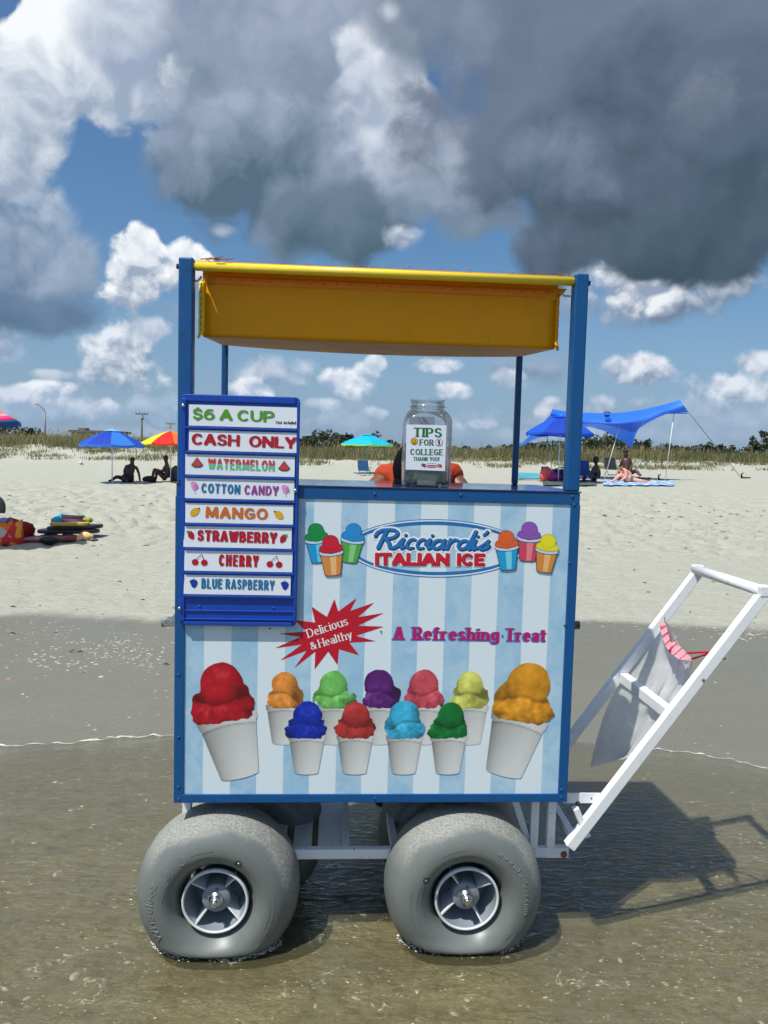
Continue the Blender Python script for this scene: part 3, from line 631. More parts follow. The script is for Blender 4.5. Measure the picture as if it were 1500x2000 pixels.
def layout(txt, Wd, H, px, py, gap=.16, serif=0.0, shear=0.0):
    """strokes of a word Wd wide with capitals H high; px, py: pen half sizes in units of H"""
    px *= H; py *= H; gapw = gap * H
    nat = sum(GL[c][0] for c in txt); fixed = len(txt) * 2 * px + (len(txt) - 1) * gapw
    fixed -= sum(2 * px for c in txt if c == ' ')
    k = (Wd - fixed) / max(nat, 1e-6); x = 0; segs = []
    for c in txt:
        w, st, rd, sf = GL[c]; sw = w * k
        if c == ' ': x += sw + gapw; continue
        mp = lambda p: (x + px + p[0] * sw if w > 0 else x + px, (py + p[1] * (H - 2 * py)))
        for s in st:
            q = [mp(p) for p in s]
            for a, b in zip(q, q[1:]): segs.append((a, b, px, py, True))
        for s in rd:
            q = [mp(p) for p in s]
            for a, b in zip(q, q[1:]): segs.append((a, b, px, py, False))
        if serif:
            for p in sf:
                cx, cy = mp(p); e = serif * H
                segs.append(((cx - e, cy), (cx + e, cy), px * .5, py, True))
        x += sw + 2 * px + gapw
    if shear: segs = [((a[0] + a[1] * shear, a[1]), (b[0] + b[1] * shear, b[1]), p, q, r) for a, b, p, q, r in segs]
    return segs
def seg_field(segs):
    def F(X, Y):
        D = np.full(X.shape, 1e9)
        for a, b, px, py, rect in segs:
            if rect:
                x0, x1 = min(a[0], b[0]), max(a[0], b[0]); y0, y1 = min(a[1], b[1]), max(a[1], b[1])
                d = np.maximum(np.maximum(x0 - px - X, X - x1 - px), np.maximum(y0 - py - Y, Y - y1 - py))
                dx, dy = b[0] - a[0], b[1] - a[1]; l = math.hypot(dx, dy)
                if l > 1e-9 and abs(dx) > 1e-9 and abs(dy) > 1e-9:
                    n0, n1 = -dy / l, dx / l; d = np.maximum(d, np.abs((X - a[0]) * n0 + (Y - a[1]) * n1) - (abs(n0) * px + abs(n1) * py))
            else:
                ax, ay, bx, by = a[0] / px, a[1] / py, b[0] / px, b[1] / py; x, y = X / px, Y / py
                vx, vy = bx - ax, by - ay; l2 = vx * vx + vy * vy + 1e-12
                tt = np.clip(((x - ax) * vx + (y - ay) * vy) / l2, 0, 1)
                d = (np.hypot(x - ax - tt * vx, y - ay - tt * vy) - 1) * min(px, py)
            D = np.minimum(D, d)
        return D
    return F
def poly_field(pts):
    P = np.array(pts, float)
    def F(X, Y):
        d = np.full(X.shape, 1e9); ins = np.zeros(X.shape, bool); n = len(P)
        for i in range(n):
            a = P[i]; b = P[(i + 1) % n]; vx, vy = b - a
            tt = np.clip(((X - a[0]) * vx + (Y - a[1]) * vy) / (vx * vx + vy * vy + 1e-15), 0, 1)
            d = np.minimum(d, np.hypot(X - a[0] - tt * vx, Y - a[1] - tt * vy))
            c = ((a[1] > Y) != (b[1] > Y)) & (X < (b[0] - a[0]) * (Y - a[1]) / (b[1] - a[1] + 1e-15) + a[0]); ins ^= c
        return np.where(ins, -d, d)
    return F
def field_mesh(F, x0, x1, y0, y1, cell, merge=True):
    """flat mesh of F < 0: full cells joined in rows, border cells cut along the zero line"""
    nx = int(math.ceil((x1 - x0) / cell)) + 1; ny = int(math.ceil((y1 - y0) / cell)) + 1
    xs = x0 + np.arange(nx) * cell; ys = y0 + np.arange(ny) * cell
    X, Y = np.meshgrid(xs, ys); D = F(X, Y) + 1e-9
    neg = D < 0; vs = []; fs = []; cache = {}
    def vert(k, p):
        i = cache.get(k)
        if i is None: i = len(vs); cache[k] = i; vs.append(p)
        return i
    full = neg[:-1, :-1] & neg[1:, :-1] & neg[:-1, 1:] & neg[1:, 1:]; anyn = neg[:-1, :-1] | neg[1:, :-1] | neg[:-1, 1:] | neg[1:, 1:]
    for j in range(ny - 1):
        i = 0; row = full[j]
        while i < nx - 1:
            if row[i]:
                k = i + 1
                while merge and k < nx - 1 and row[k]: k += 1
                fs.append((vert((i, j, 0), (xs[i], ys[j])), vert((k, j, 0), (xs[k], ys[j])), vert((k, j + 1, 0), (xs[k], ys[j + 1])), vert((i, j + 1, 0), (xs[i], ys[j + 1]))))
                i = k
            else: i += 1
    J, I = np.nonzero(anyn & ~full)
    for j, i in zip(J.tolist(), I.tolist()):
        c = [(i, j), (i + 1, j), (i + 1, j + 1), (i, j + 1)]; out = []
        for q in range(4):
            a = c[q]; b = c[(q + 1) % 4]; da = D[a[1], a[0]]; db = D[b[1], b[0]]
            if da < 0: out.append(vert((a[0], a[1], 0), (xs[a[0]], ys[a[1]])))
            if (da < 0) != (db < 0):
                tt = da / (da - db); k = (min(a, b), max(a, b)); out.append(vert(k, (xs[a[0]] + (xs[b[0]] - xs[a[0]]) * tt, ys[a[1]] + (ys[b[1]] - ys[a[1]]) * tt)))
        if len(out) >= 3: fs.append(tuple(out))
    return vs, fs

# ------------------------------------------------------------------ cart frame of reference
CX, CD, CYAW = -0.0084, 2.1771, 0.0633
CM = Matrix.Translation((CX, CD, 0)) @ Matrix.Rotation(CYAW, 4, 'Z'); CI = CM.inverted()
def L(u, v, y=0.0):
    """cart-local point on the plane y under pixel (u, v)"""
    o = CI @ EYE; d = CI.to_3x3() @ ray(u, v); return o + d * ((y - o.y) / d.y)
def letters(txt, p0, p1, cap, y, m, parent, name='lettering', px=.10, py=.09, gap=.16, serif=0, shear=0, grow=0.0, off=(0, 0), cells=20, clip=None):
    """a word printed on the plane y from pixel p0 to p1 (baseline), capitals cap pixels high"""
    a = L(*p0, y); b = L(*p1, y); e = Vector((b.x - a.x, b.z - a.z)); Wd = e.length; e.normalize(); n = Vector((-e.y, e.x))
    H = (L(p0[0], p0[1] - cap, y).z - a.z); segs = layout(txt, Wd, H, px, py, gap, serif, shear)
    F0 = seg_field(segs); g = grow * H
    F = (lambda X, Y: F0(X, Y) - g)
    if clip: F1 = F; F = (lambda X, Y: np.maximum(F1(X, Y), (clip[1] * H - Y) if clip[0] == '>' else (Y - clip[1] * H)))
    vs, fs = field_mesh(F, -.3 * H, Wd + .5 * H, -.45 * H, 1.25 * H, H / cells)
    mb = MB(); o = Vector((a.x, a.z)) + Vector(off) * H
    mb.add([(o.x + e.x * p[0] + n.x * p[1], y, o.y + e.y * p[0] + n.y * p[1]) for p in vs], fs)
    return mb.build(name, m, parent)
def shape(F, box, y, m, parent, name, cell=.0012, colf=None):
    vs, fs = field_mesh(F, *box, cell, merge=colf is None)
    if not vs: return None
    mb = MB(); mb.add([(p[0], y, p[1]) for p in vs], fs)
    if colf is not None:
        A = np.array(vs); mb.col = [tuple(c) for c in colf(A[:, 0], A[:, 1])]
    return mb.build(name, m, parent)
def pshape(pts, y, m, parent, name):
    P = [L(u, v, y) for u, v in pts]; x = [p.x for p in P]; z = [p.z for p in P]
    mb = MB(); n = len(P)
    return shape(poly_field(list(zip(x, z))), (min(x) - .002, max(x) + .002, min(z) - .002, max(z) + .002), y, m, parent, name, cell=.0015)
def Mprint(name, r, g, b, **k): return cmat(name, (r, g, b), rough=.38, var=.02, vscale=120, **k)
# ------------------------------------------------------------------ the ice cart
M_blue = cmat('blue_paint', (0, 78, 136), rough=.42, var=.05, vscale=9, spec=.5, bump=.0003, bscale=900, dirt=((.02, .045, .09), 14, .58, .7), chips=((.22, .24, .25), 60, .735))
M_blue2 = cmat('menu_blue', (4, 66, 168), rough=.42, var=.05, vscale=12, bump=.0003, bscale=700)
M_top = cmat('counter_top', (44, 62, 96), rough=.12, var=.08, vscale=20, spec=.6, coat=.3)
M_white = cmat('white_paint', (232, 234, 236), rough=.42, var=.03, vscale=14, bump=.0004, bscale=400, dirt=((.42, .40, .36), 22, .60, .55), chips=((.10, .07, .05), 46, .695))
M_steel = mat('steel', (.55, .54, .52), .28, 1.0, var=.08, vscale=60)
M_dark = mat('dark_rubber', (.02, .02, .022), .6, var=.2)
M_grey = mat('grey_rubber', (.12, .12, .12), .6, var=.1)
M_vinyl = cmat('yellow_vinyl', (246, 168, 0), rough=.45, spec=.25, var=.04, vscale=7, bump=.0006, bscale=60, dirt=((.52, .28, .02), 8, .60, .35), trans=.12)
M_vinyl2 = cmat('yellow_tube_cover', (250, 214, 60), rough=.36, var=.05, vscale=12, bump=.0006, bscale=70)
M_liner = cmat('canopy_liner', (240, 206, 160), rough=.6, var=.10, vscale=5, bump=.006, bscale=9, trans=.45)
M_orange = cmat('seam_orange', (236, 140, 10), rough=.5, var=.06)
cart = thing('ice_cart', 'striped blue and white italian ice cart with yellow canopy standing in shallow water', 'vendor cart', (CX, CD, 0), CYAW)
XL, XR, ZB, ZT, DEP = -.5755, .5755, .4375, 1.356, .50
def rail(x0, x1, y0, y1, z0, z1, nm='frame_rail'): return MB().box(x0, x1, y0, y1, z0, z1).build(nm, M_blue, cart, bevel=.0015)
rail(XL, XR, 0, .028, ZB, ZB + .0245); rail(XL + .002, XR - .002, 0.0012, .028, ZT - .034, ZT - .0005)
rail(XL, XL + .0275, .0006, .028, ZB + .025, ZT - .0345); rail(XR - .028, XR, .0006, .028, ZB + .025, ZT - .0345)
for z0, z1 in ((ZB, ZB + .0245), (ZT - .034, ZT - .0005)):
    rail(XL, XR, DEP - .028, DEP, z0, z1); rail(XL, XL + .027, .0285, DEP - .0285, z0, z1); rail(XR - .027, XR, .0285, DEP - .0285, z0, z1)
rail(XL, XL + .027, DEP - .028, DEP - .0005, ZB + .025, ZT - .0345); rail(XR - .027, XR, DEP - .028, DEP - .0005, ZB + .025, ZT - .0345)
# striped front panel
def stripes_mat():
    m = bpy.data.materials.new('striped_print'); m.use_nodes = True; t = m.node_tree; b = t.nodes['Principled BSDF']
    tc = N(t, 'ShaderNodeTexCoord'); s = N(t, 'ShaderNodeSeparateXYZ'); t.links.new(tc.outputs['Object'], s.inputs[0])
    x0 = L(396, 1500, .005).x; per = (L(1008, 1500, .005).x - x0) / 6
    q = mth(t, 'FRACT', mth(t, 'DIVIDE', mth(t, 'SUBTRACT', s.outputs[0], x0), per))
    blue = mrange(t, q, .506, .512, 0, 1); edge = mrange(t, q, .0, .006, 1, 0)
    f = mth(t, 'MAXIMUM', blue, edge)
    n = noise(t, tc.outputs['Object'], 11, 8, .68, .4); n2 = noise(t, tc.outputs['Object'], 55, 5, .65)
    bc = mixc(t, mrange(t, n, .3, .72), lin(150, 192, 220), lin(184, 212, 230)); bc = mixc(t, mrange(t, n2, .55, .75, 0, .35), bc, lin(116, 166, 204))
    wc = mixc(t, n, lin(216, 230, 238), lin(226, 236, 242))
    c = mixc(t, f, wc, bc)
    c = mixc(t, mrange(t, noise(t, tc.outputs['Object'], 130, 3, .6), .735, .76, 0, .5), c, (.25, .24, .22))
    t.links.new(c, b.inputs['Base Color']); b.inputs['Roughness'].default_value = .33; b.inputs['Specular IOR Level'].default_value = .4
    return m
M_str = stripes_mat()
panel = MB().box(XL + .02, XR - .02, .005, .009, ZB + .02, ZT - .03).build('front_panel', M_str, cart)
M_side = cmat('side_panel', (214, 226, 234), rough=.4, var=.03)
MB().box(XL + .004, XL + .008, .02, DEP - .02, ZB + .02, ZT - .03).build('side_panel', M_side, cart)
MB().box(XR - .008, XR - .004, .02, DEP - .02, ZB + .02, ZT - .03).build('side_panel', M_side, cart)
MB().box(XL + .02, XR - .02, DEP - .008, DEP - .004, ZB + .02, ZT - .03).build('back_panel', M_side, cart)
MB().box(XL + .004, XR - .004, .01, DEP - .01, ZB + .004, ZB + .010).build('floor_panel', cmat('floor_panel', (120, 124, 128)), cart)
MB().box(XL - .002, XR + .002, -.001, DEP + .004, ZT, ZT + .004).build('counter_top', M_top, cart, bevel=.001)
# rivets
for u, v in ((349, 1538), (349, 1561), (732, 1560), (1096, 1558), (1097, 1543), (732, 965), (1118, 970), (1122, 986), (1104, 1222), (349, 1318), (349, 1440), (1112, 1100), (560, 960), (900, 967)):
    p = L(u, v, 0); MB().lathe([(0, -.0022), (.0024, -.002), (.0042, -.0008), (.0045, .001)], (p.x, 0, p.z), 'y', 12).build('rivet', M_blue, cart)
# posts
for sx, y, w, nm in ((-1, .0015, .040, 'f'), (1, .0015, .040, 'f'), (-1, DEP - .02, .021, 'r'), (1, DEP - .02, .021, 'r')):
    xo = (.572 if nm == 'f' else .524 if sx < 0 else .506) * sx; xi = xo - sx * w; x0, x1 = min(xo, xi), max(xo, xi)
    MB().box(x0, x1, y, y + w, ZT + .004, 1.976 if nm == 'f' else 1.90).build('roof_post', M_blue, cart, bevel=.005)
    if nm == 'f':
        q = MB(); q.lathe([(0, 0), (.007, 0), (.0075, .004), (.005, .007), (.005, .052), (.0085, .054), (.0085, .062), (.004, .064)], (xo + sx * .008, y + .018, 1.953), 'x', 10)
        if sx > 0: q.v = [(2 * (xo + sx * .008) - a, b, c) for a, b, c in q.v]; q.f = [f[::-1] for f in q.f]
        q.build('post_bolt', M_dark, cart)
# ---- canopy rolled on a bar: front face, laced ends, pale underside
cano = part('canopy', cart)
zL = 1.955; yb = .016
MB().tube([(-.527, yb, zL), (.531, yb, zL)], .0125, 20).build('roll_bar', M_vinyl2, cano)
MB().tube([(-.540, yb, zL), (-.527, yb, zL)], .0085, 12).build('bar_end', M_vinyl2, cano); MB().tube([(.5305, yb, zL), (.5345, yb, zL)], .0085, 12).build('bar_end', M_vinyl2, cano)
def sheet(name, P00, P10, P11, P01, m, nu=40, nv=16, wav=.0025, nrm=(0, -1, 0), sag=0, th=.0012):
    v = []; f = []
    for j in range(nv + 1):
        for i in range(nu + 1):
            a, b = i / nu, j / nv
            p = Vector(P00) * (1 - a) * (1 - b) + Vector(P10) * a * (1 - b) + Vector(P11) * a * b + Vector(P01) * (1 - a) * b
            e = min(1, 8 * min(a, 1 - a, b, 1 - b))
            w = (float(fbm(np.float64(a * 5 + P00[0] * 7), np.float64(b * 2.2 + P00[2] * 3), 3)) - .5) * 2 * wav
            p = p + Vector(nrm) * w * e + Vector((0, 0, -sag * math.sin(math.pi * a) ** .7 * b)); v.append(p)
    for j in range(nv):
        for i in range(nu): k = j * (nu + 1) + i; f.append((k, k + 1, k + nu + 2, k + nu + 1))
    mb = MB(); mb.add(v, f, True); return mb.build(name, m, cano, solid=th)
xa, xb = -.512, .498; zt_, zb_ = 1.930, 1.773; yf = .070; yr = .47
sheet('front_face', (xa, yf, zb_), (xb, yf, zb_), (xb + .004, yf - .002, zt_ + .030), (xa - .004, yf - .002, zt_ + .030), M_vinyl)
sheet('hem_strip', (xa + .01, yf - .0025, zt_ - .012), (xb - .01, yf - .0025, zt_ - .012), (xb - .01, yf - .004, zt_ + .012), (xa + .01, yf - .004, zt_ + .012), M_orange, 40, 3, .0005)
sheet('side_face', (xa - .004, yf + .004, zb_ + .002), (xa - .012, yr, 1.806), (xa - .012, yr, 1.94), (xa - .006, yf + .004, zt_ + .02), M_vinyl, 20, 8, .003, (1, 0, 0))
sheet('side_face', (xb + .002, yf + .004, zb_ + .002), (xb + .006, yr, 1.802), (xb + .006, yr, 1.94), (xb + .004, yf + .004, zt_ + .02), M_vinyl, 20, 8, .003, (1, 0, 0))
sheet('underside', (xa - .003, yf + .001, zb_), (xb + .002, yf + .001, zb_), (xb + .004, yr, 1.802), (xa - .012, yr, 1.806), M_liner, 40, 16, .006, (0, 0, 1), .014)
sheet('top_face', (-.528, .018, 1.9695), (.526, .018, 1.9695), (.51, .49, 1.960), (-.535, .49, 1.962), M_vinyl, 60, 16, .004, (0, 0, 1))
# gusset corners under the bar
for sx, x in ((-1, xa), (1, xb)):
    if sx > 0: MB().add([(x - sx * .03, yf - .003, 1.945), (x + sx * .030, yf - .004, 1.945), (x + sx * .002, yf - .004, 1.912), (x - sx * .03, yf - .003, 1.912)], [(0, 1, 2, 3)] if sx > 0 else [(3, 2, 1, 0)]).build('gusset', M_vinyl, cano, solid=.001)
    MB().tube([(x + sx * .006, .05, 1.934), (x + sx * .014, .04, 1.920), (x + sx * .032, .03, 1.917), (x + sx * .037, .026, 1.924), (x + sx * .035, .02, 1.940)], .0032, 8).build('hook', cmat('hook_wire', (206, 206, 150), rough=.4), cano)
    # laced flap at each end
    fl = MB(); w = .016 if sx < 0 else .010
    zz = np.linspace(1.776, 1.925, 24); v = []; f = []
    for k, z in enumerate(zz):
        bulge = .002 * math.sin(k * 1.35)
        v += [(x + sx * (-.001), yf - .004, z), (x + sx * (w * .5), yf - .008 - bulge, z), (x + sx * (w + .0006 * math.sin(k * 1.35)), yf - .001, z)]
        if k:
            for q in range(2): a = 3 * (k - 1) + q; f.append((a, a + 1, a + 4, a + 3) if sx > 0 else (a + 3, a + 4, a + 1, a))
    fl.add(v, f, True); fl.build('laced_flap', M_vinyl2 if sx < 0 else M_vinyl, cano, solid=.0015)  # left flap and tab take the paler yellow, sunlight put into colour
    for z in np.linspace(1.79, 1.915, 8):
        MB().ball((x + sx * w * .45, yf - .0105, z), .0026, .0015, .0045, 8, 5).build('lace', M_orange, cano)
    # rolled corner tab
    MB().tube([(x - sx * .0, yf - .006, 1.792), (x + sx * w * .6, yf - .008, 1.780), (x + sx * (w + .001), yf - .002, 1.768)], [.0045, .005, .003], 8).build('corner_tab', M_vinyl2 if sx < 0 else M_vinyl, cano)
for k in range(26):
    x = xa + .03 + k * (xb - xa - .06) / 25; MB().ball((x, yf - .0065, zt_ + .001), .0028, .0012, .0018, 8, 4).build('snap', cmat('snap', (176, 96, 10)) if k == 0 else bpy.data.materials['snap'], cano)
for u0, v0, u1, v1 in ((781, 572, 804, 660), (929, 578, 958, 670), (1030, 590, 1052, 660)):
    a, b = L(u0, v0, yf - .0045), L(u1, v1, yf - .0045); MB().tube([a, b], .0006, 5).build('loose_thread', M_vinyl2, cano)
deb = MB()      # dry grass and grit caught on top of the bar
for _ in range(90):
    x = random.uniform(-.52, .52); y = random.uniform(.004, .05); z = 1.9745; l = random.uniform(.003, .012)
    d = Vector((random.uniform(-1, 1), random.uniform(-.3, .3), random.uniform(-.05, .3))) * l; deb.tube([Vector((x, y, z)), Vector((x, y, z)) + d], [random.uniform(.0005, .0014)] * 2, 4)
for _ in range(14):
    x = -.52 + random.random() * .08; d = Vector((random.uniform(.01, .03), 0, random.uniform(-.002, .006))); p = Vector((x, random.uniform(.0, .03), 1.975)); deb.tube([p, p + d], [.0018, .0006], 4)
o = deb.build('dry_grass_litter', cmat('dry_litter', (150, 108, 62), rough=.9, var=.3, vscale=60), cart); o['kind'] = 'stuff'

# ---- menu board
board = part('menu_board', cart)
bx0, bx1, bz0, bz1 = -.5605, -.2335, .958, 1.604
def rr(x0, x1, z0, z1, r, n=5):
    p = []
    for cx, cz, a in ((x1 - r, z1 - r, 90), (x0 + r, z1 - r, 180), (x0 + r, z0 + r, 270), (x1 - r, z0 + r, 360)):
        for k in range(n + 1): t = rad(a - 90 + 90 * k / n); p.append((cx + r * math.cos(t), cz + r * math.sin(t)))
    return p
MB().poly(rr(bx0, bx1, bz0, bz1, .014), -.0075, -.0008).build('backing_board', M_blue2, board, bevel=.002)
fr = MB(); fr.box(bx0 + .001, bx0 + .0145, -.0125, -.0076, bz0 + .012, bz1 - .012); fr.box(bx1 - .0085, bx1 - .001, -.0135, -.0076, bz0 + .012, bz1 - .012)
fr.box(bx0 + .012, bx1 - .012, -.0125, -.0076, bz1 - .020, bz1 - .0005); fr.box(bx0 + .012, bx1 - .012, -.0125, -.0076, bz0 + .0005, bz0 + .012)
fr.build('raised_rim', M_blue2, board, bevel=.002)
STR = [((369, 789), (583, 797), (583, 839), (369, 829)), ((369, 838), (582, 847), (581, 887), (369, 877)), ((362, 886), (576, 893), (575, 933), (362, 925)), ((362, 932), (575, 940), (574, 979), (361, 971)),
       ((362, 981), (573, 988), (572, 1026), (362, 1019)), ((359, 1026), (570, 1033), (569, 1073), (358, 1067)), ((360, 1074), (571, 1079), (571, 1119), (360, 1113)), ((359, 1121), (568, 1127), (567, 1164), (359, 1159))]
M_strip = cmat('menu_card', (226, 232, 240), rough=.35, var=.015, vscale=30)
YS = -.0122
for i, q in enumerate(STR):
    P = [L(u, v, YS) for u, v in q]
    zt2 = (P[0].z + P[1].z) / 2; zb2 = (P[2].z + P[3].z) / 2; x0 = (P[0].x + P[3].x) / 2; x1 = (P[1].x + P[2].x) / 2
    MB().add([(x0, YS - .0008, zb2), (x1, YS - .0008, zb2), (x1, YS + .0006, zt2), (x0, YS + .0006, zt2), (x0, YS + .0012, zb2), (x1, YS + .0012, zb2), (x1, YS + .0026, zt2), (x0, YS + .0026, zt2)],
             [(0, 1, 2, 3), (7, 6, 5, 4), (0, 4, 5, 1), (1, 5, 6, 2), (2, 6, 7, 3), (3, 7, 4, 0)]).build('menu_card', M_strip, board)
    # shelf channel that holds the card
    zl = zb2 - .0005
    if i < 8: MB().box(bx0 + .0146, bx1 - .0086, -.0155, -.0076, zl - .0080, zl - .0015).build('card_ledge', M_blue2, board, bevel=.0012)
for z in (.9985, .9755): MB().box(bx0 + .015, bx1 - .0088, -.0115 if z > .99 else -.014, -.0076, z, z + .004).build('pressed_ridge', M_blue2, board, bevel=.0015)
for u, v in ((358, 792), (351, 1188), (577, 958)):
    p = L(u, v, -.013); MB().lathe([(0, -.0065), (.003, -.006), (.0052, -.003), (.0056, -.0001), (.0056, .002)], (p.x, -.0126, p.z), 'y', 14).build('screw', M_steel, board)
for u, v in ((390, 1184), (534, 1187)):
    p = L(u, v, -.008); MB().lathe([(0, -.003), (.002, -.0028), (.0032, 0)], (p.x, -.0076, p.z), 'y', 10).build('rivet', M_blue2, board)
YT = YS - .0013
Mg = Mprint('print_green', 84, 152, 30); Mr = Mprint('print_red', 176, 12, 40); Mr2 = Mprint('print_red_soft', 200, 62, 66); Mmint = Mprint('print_mint', 96, 196, 150)
Mteal = Mprint('print_teal', 30, 112, 160); Mpur = Mprint('print_purple', 152, 62, 150); Mor = Mprint('print_orange', 206, 106, 34); Mbk = Mprint('print_black', 40, 44, 52)
letters('$6 A CUP', (376, 819), (536, 825), 22, YT, Mg, board, px=.135, py=.08, gap=.06)
letters('tax', (538, 827.3), (551, 828), 6.5, YT, Mbk, board, px=.08, py=.07, gap=.1, cells=10); letters('included', (554, 828), (578, 829), 6.5, YT, Mbk, board, px=.08, py=.07, gap=.1, cells=10)
letters('CASH', (374, 868.5), (468, 872), 22.5, YT, Mr, board, px=.145, py=.085, gap=.05); letters('ONLY', (486, 873), (579, 876.5), 22.5, YT, Mr, board, px=.145, py=.085, gap=.05)
for cl, mm in ((('>', .5), Mr2), (('<', .5), Mmint)): letters('WATERMELON', (406, 916), (536, 920.5), 21, YT, mm, board, px=.09, py=.08, gap=.08, clip=cl)
letters('COTTON', (393, 962.5), (469, 965.5), 19, YT, Mteal, board, px=.10, py=.085, gap=.09); letters('CANDY', (477, 966), (544, 968.5), 19, YT, Mpur, board, px=.10, py=.085, gap=.09)
letters('MANGO', (401, 1011.5), (523, 1015.5), 22.5, YT, Mor, board, px=.13, py=.09, gap=.10)
letters('STRAWBERRY', (385, 1056.5), (541, 1062), 22, YT, Mr, board, px=.125, py=.10, gap=.06)
letters('CHERRY', (427, 1105.5), (505, 1108), 23, YT, Mr, board, px=.11, py=.085, gap=.09)
letters('BLUE', (393, 1149.5), (434, 1150.5), 20, YT, Mteal, board, px=.095, py=.09, gap=.07); letters('RASPBERRY', (440, 1150.5), (536, 1153.5), 20, YT, Mteal, board, px=.085, py=.08, gap=.08)
def ell(u, v, ru, rv, y, m, parent, name='printed_fruit', rot=0):
    pts = []
    for k in range(20):
        t = 2 * math.pi * k / 20; a, b = ru * math.cos(t), rv * math.sin(t); c, s = math.cos(rad(rot)), math.sin(rad(rot)); pts.append((u + a * c - b * s, v + a * s + b * c))
    P = [L(*q, y) for q in pts]; mb = MB(); mb.add([(p.x, y, p.z) for p in P], [tuple(range(19, -1, -1))]); return mb.build(name, m, parent)
def pp(pts, y, m, parent, name='printed_fruit'):
    P = [L(*q, y) for q in pts]; mb = MB(); ar = sum(P[i].x * P[(i + 1) % len(P)].z - P[(i + 1) % len(P)].x * P[i].z for i in range(len(P)))
    r = list(range(len(P))); mb.add([(p.x, y, p.z) for p in P], [tuple(r if ar > 0 else r[::-1])]); return mb.build(name, m, parent)
def ln(pts, w, y, m, parent, name='printed_line'):
    mb = MB()
    for a, b in zip(pts, pts[1:]):
        dx, dy = b[0] - a[0], b[1] - a[1]; l = math.hypot(dx, dy); nx_, ny_ = -dy / l * w / 2, dx / l * w / 2
        Q = [L(a[0] + nx_, a[1] + ny_, y), L(a[0] - nx_, a[1] - ny_, y), L(b[0] - nx_, b[1] - ny_, y), L(b[0] + nx_, b[1] + ny_, y)]; mb.add([(p.x, y, p.z) for p in Q], [(0, 1, 2, 3)])
    return mb.build(name, m, parent)
Y1, Y2 = YT, YT - .0002
Mgd = Mprint('print_dark_green', 40, 92, 46); Myl = Mprint('print_mango', 222, 172, 30); Mpk = Mprint('print_pink', 226, 150, 200); Mnv = Mprint('print_navy', 24, 50, 160)
for x, y in ((385, 904), (555, 911)):
    pp([(x - 12, y + 4), (x, y - 11), (x + 12, y + 4), (x + 6, y + 9), (x - 5, y + 9)], Y1, Mgd, board); pp([(x - 9.5, y + 3), (x, y - 9.5), (x + 9.5, y + 3), (x + 5, y + 6.5), (x - 4, y + 6.5)], Y2, Mr2, board)
for x, y in ((380, 949), (558, 956)):
    ell(x, y, 6.5, 8, Y1, Mpk, board); ell(x - 3, y - 4, 5, 5, Y1 - .0001, Mpk, board); ell(x + 3, y + 1, 4, 5, Y2, Mprint('print_pink_deep', 208, 120, 180), board); ln([(x, y + 8), (x + 1, y + 15)], 1.2, Y1, Mpk, board)
for x, y, s in ((380, 1000, 1), (545, 1006, -1)):
    ell(x, y, 10, 7, Y1, Myl, board, rot=-40 * s); pp([(x + 5 * s, y - 7), (x + 11 * s, y - 9), (x + 9 * s, y - 4)], Y2, Mgd, board)
for x, y, s in ((372, 1045, 1), (554, 1052, -1)):
    pp([(x - 6 * s, y - 6), (x + 2 * s, y - 8), (x + 7 * s, y - 2), (x + 7 * s, y + 7), (x + 4 * s, y + 9), (x - 4 * s, y + 4)], Y1, Mr, board); pp([(x - 8 * s, y - 8), (x - 1 * s, y - 9), (x - 2 * s, y - 4), (x - 7 * s, y - 4)], Y2, Mg, board)
for x, y in ((390, 1098), (536, 1102)):
    ell(x - 9, y, 6.6, 6.2, Y1, Mr, board); ell(x + 9, y + 1, 6.6, 6.2, Y1, Mr, board); ln([(x - 7, y - 5), (x + 4, y - 16), (x + 8, y - 5)], 1.1, Y2, Mbk, board)
for x, y in ((378, 1140), (556, 1144)):
    pp([(x - 8, y - 5), (x - 4, y - 8), (x + 4, y - 8), (x + 8, y - 4), (x + 6, y + 4), (x + 1, y + 9), (x - 4, y + 5)], Y1, Mnv, board); pp([(x - 2, y - 8), (x, y - 11), (x + 2, y - 8)], Y2, Mg, board)

# ---- front panel print
PY = .0046
pn = panel
Mo1 = Mprint('logo_blue', 28, 112, 180); Mo2 = Mprint('logo_white', 232, 238, 242); Mo3 = Mprint('logo_pale', 186, 214, 232); Mnb = Mprint('logo_shadow', 14, 52, 108); Mred = Mprint('logo_red', 204, 20, 44); Mrd = Mprint('logo_dark_red', 122, 6, 36)
def ring(cu, cv, ru, rv, ru2, rv2, y, m, name):
    mb = MB(); v = []; n = 72
    for k in range(n):
        t = 2 * math.pi * k / n
        for a, b in ((ru, rv), (ru2, rv2)): p = L(cu + a * math.cos(t), cv + b * math.sin(t) + a * math.cos(t) * .012, y); v.append((p.x, y, p.z))
    mb.add(v, [(2 * k, 2 * k + 1, 2 * ((k + 1) % n) + 1, 2 * ((k + 1) % n)) for k in range(n)]); return mb.build(name, m, pn)
ring(850, 1071, 171, 57, 169, 55.5, PY, Mo1, 'logo_ring'); ring(850, 1071, 165, 52.5, 160, 46, PY, Mo1, 'logo_ring'); ring(850, 1071, 168.6, 55.2, 165.4, 52.8, PY, Mo2, 'logo_ring')
sc = dict(px=.085, py=.075, gap=-.055, shear=.36)
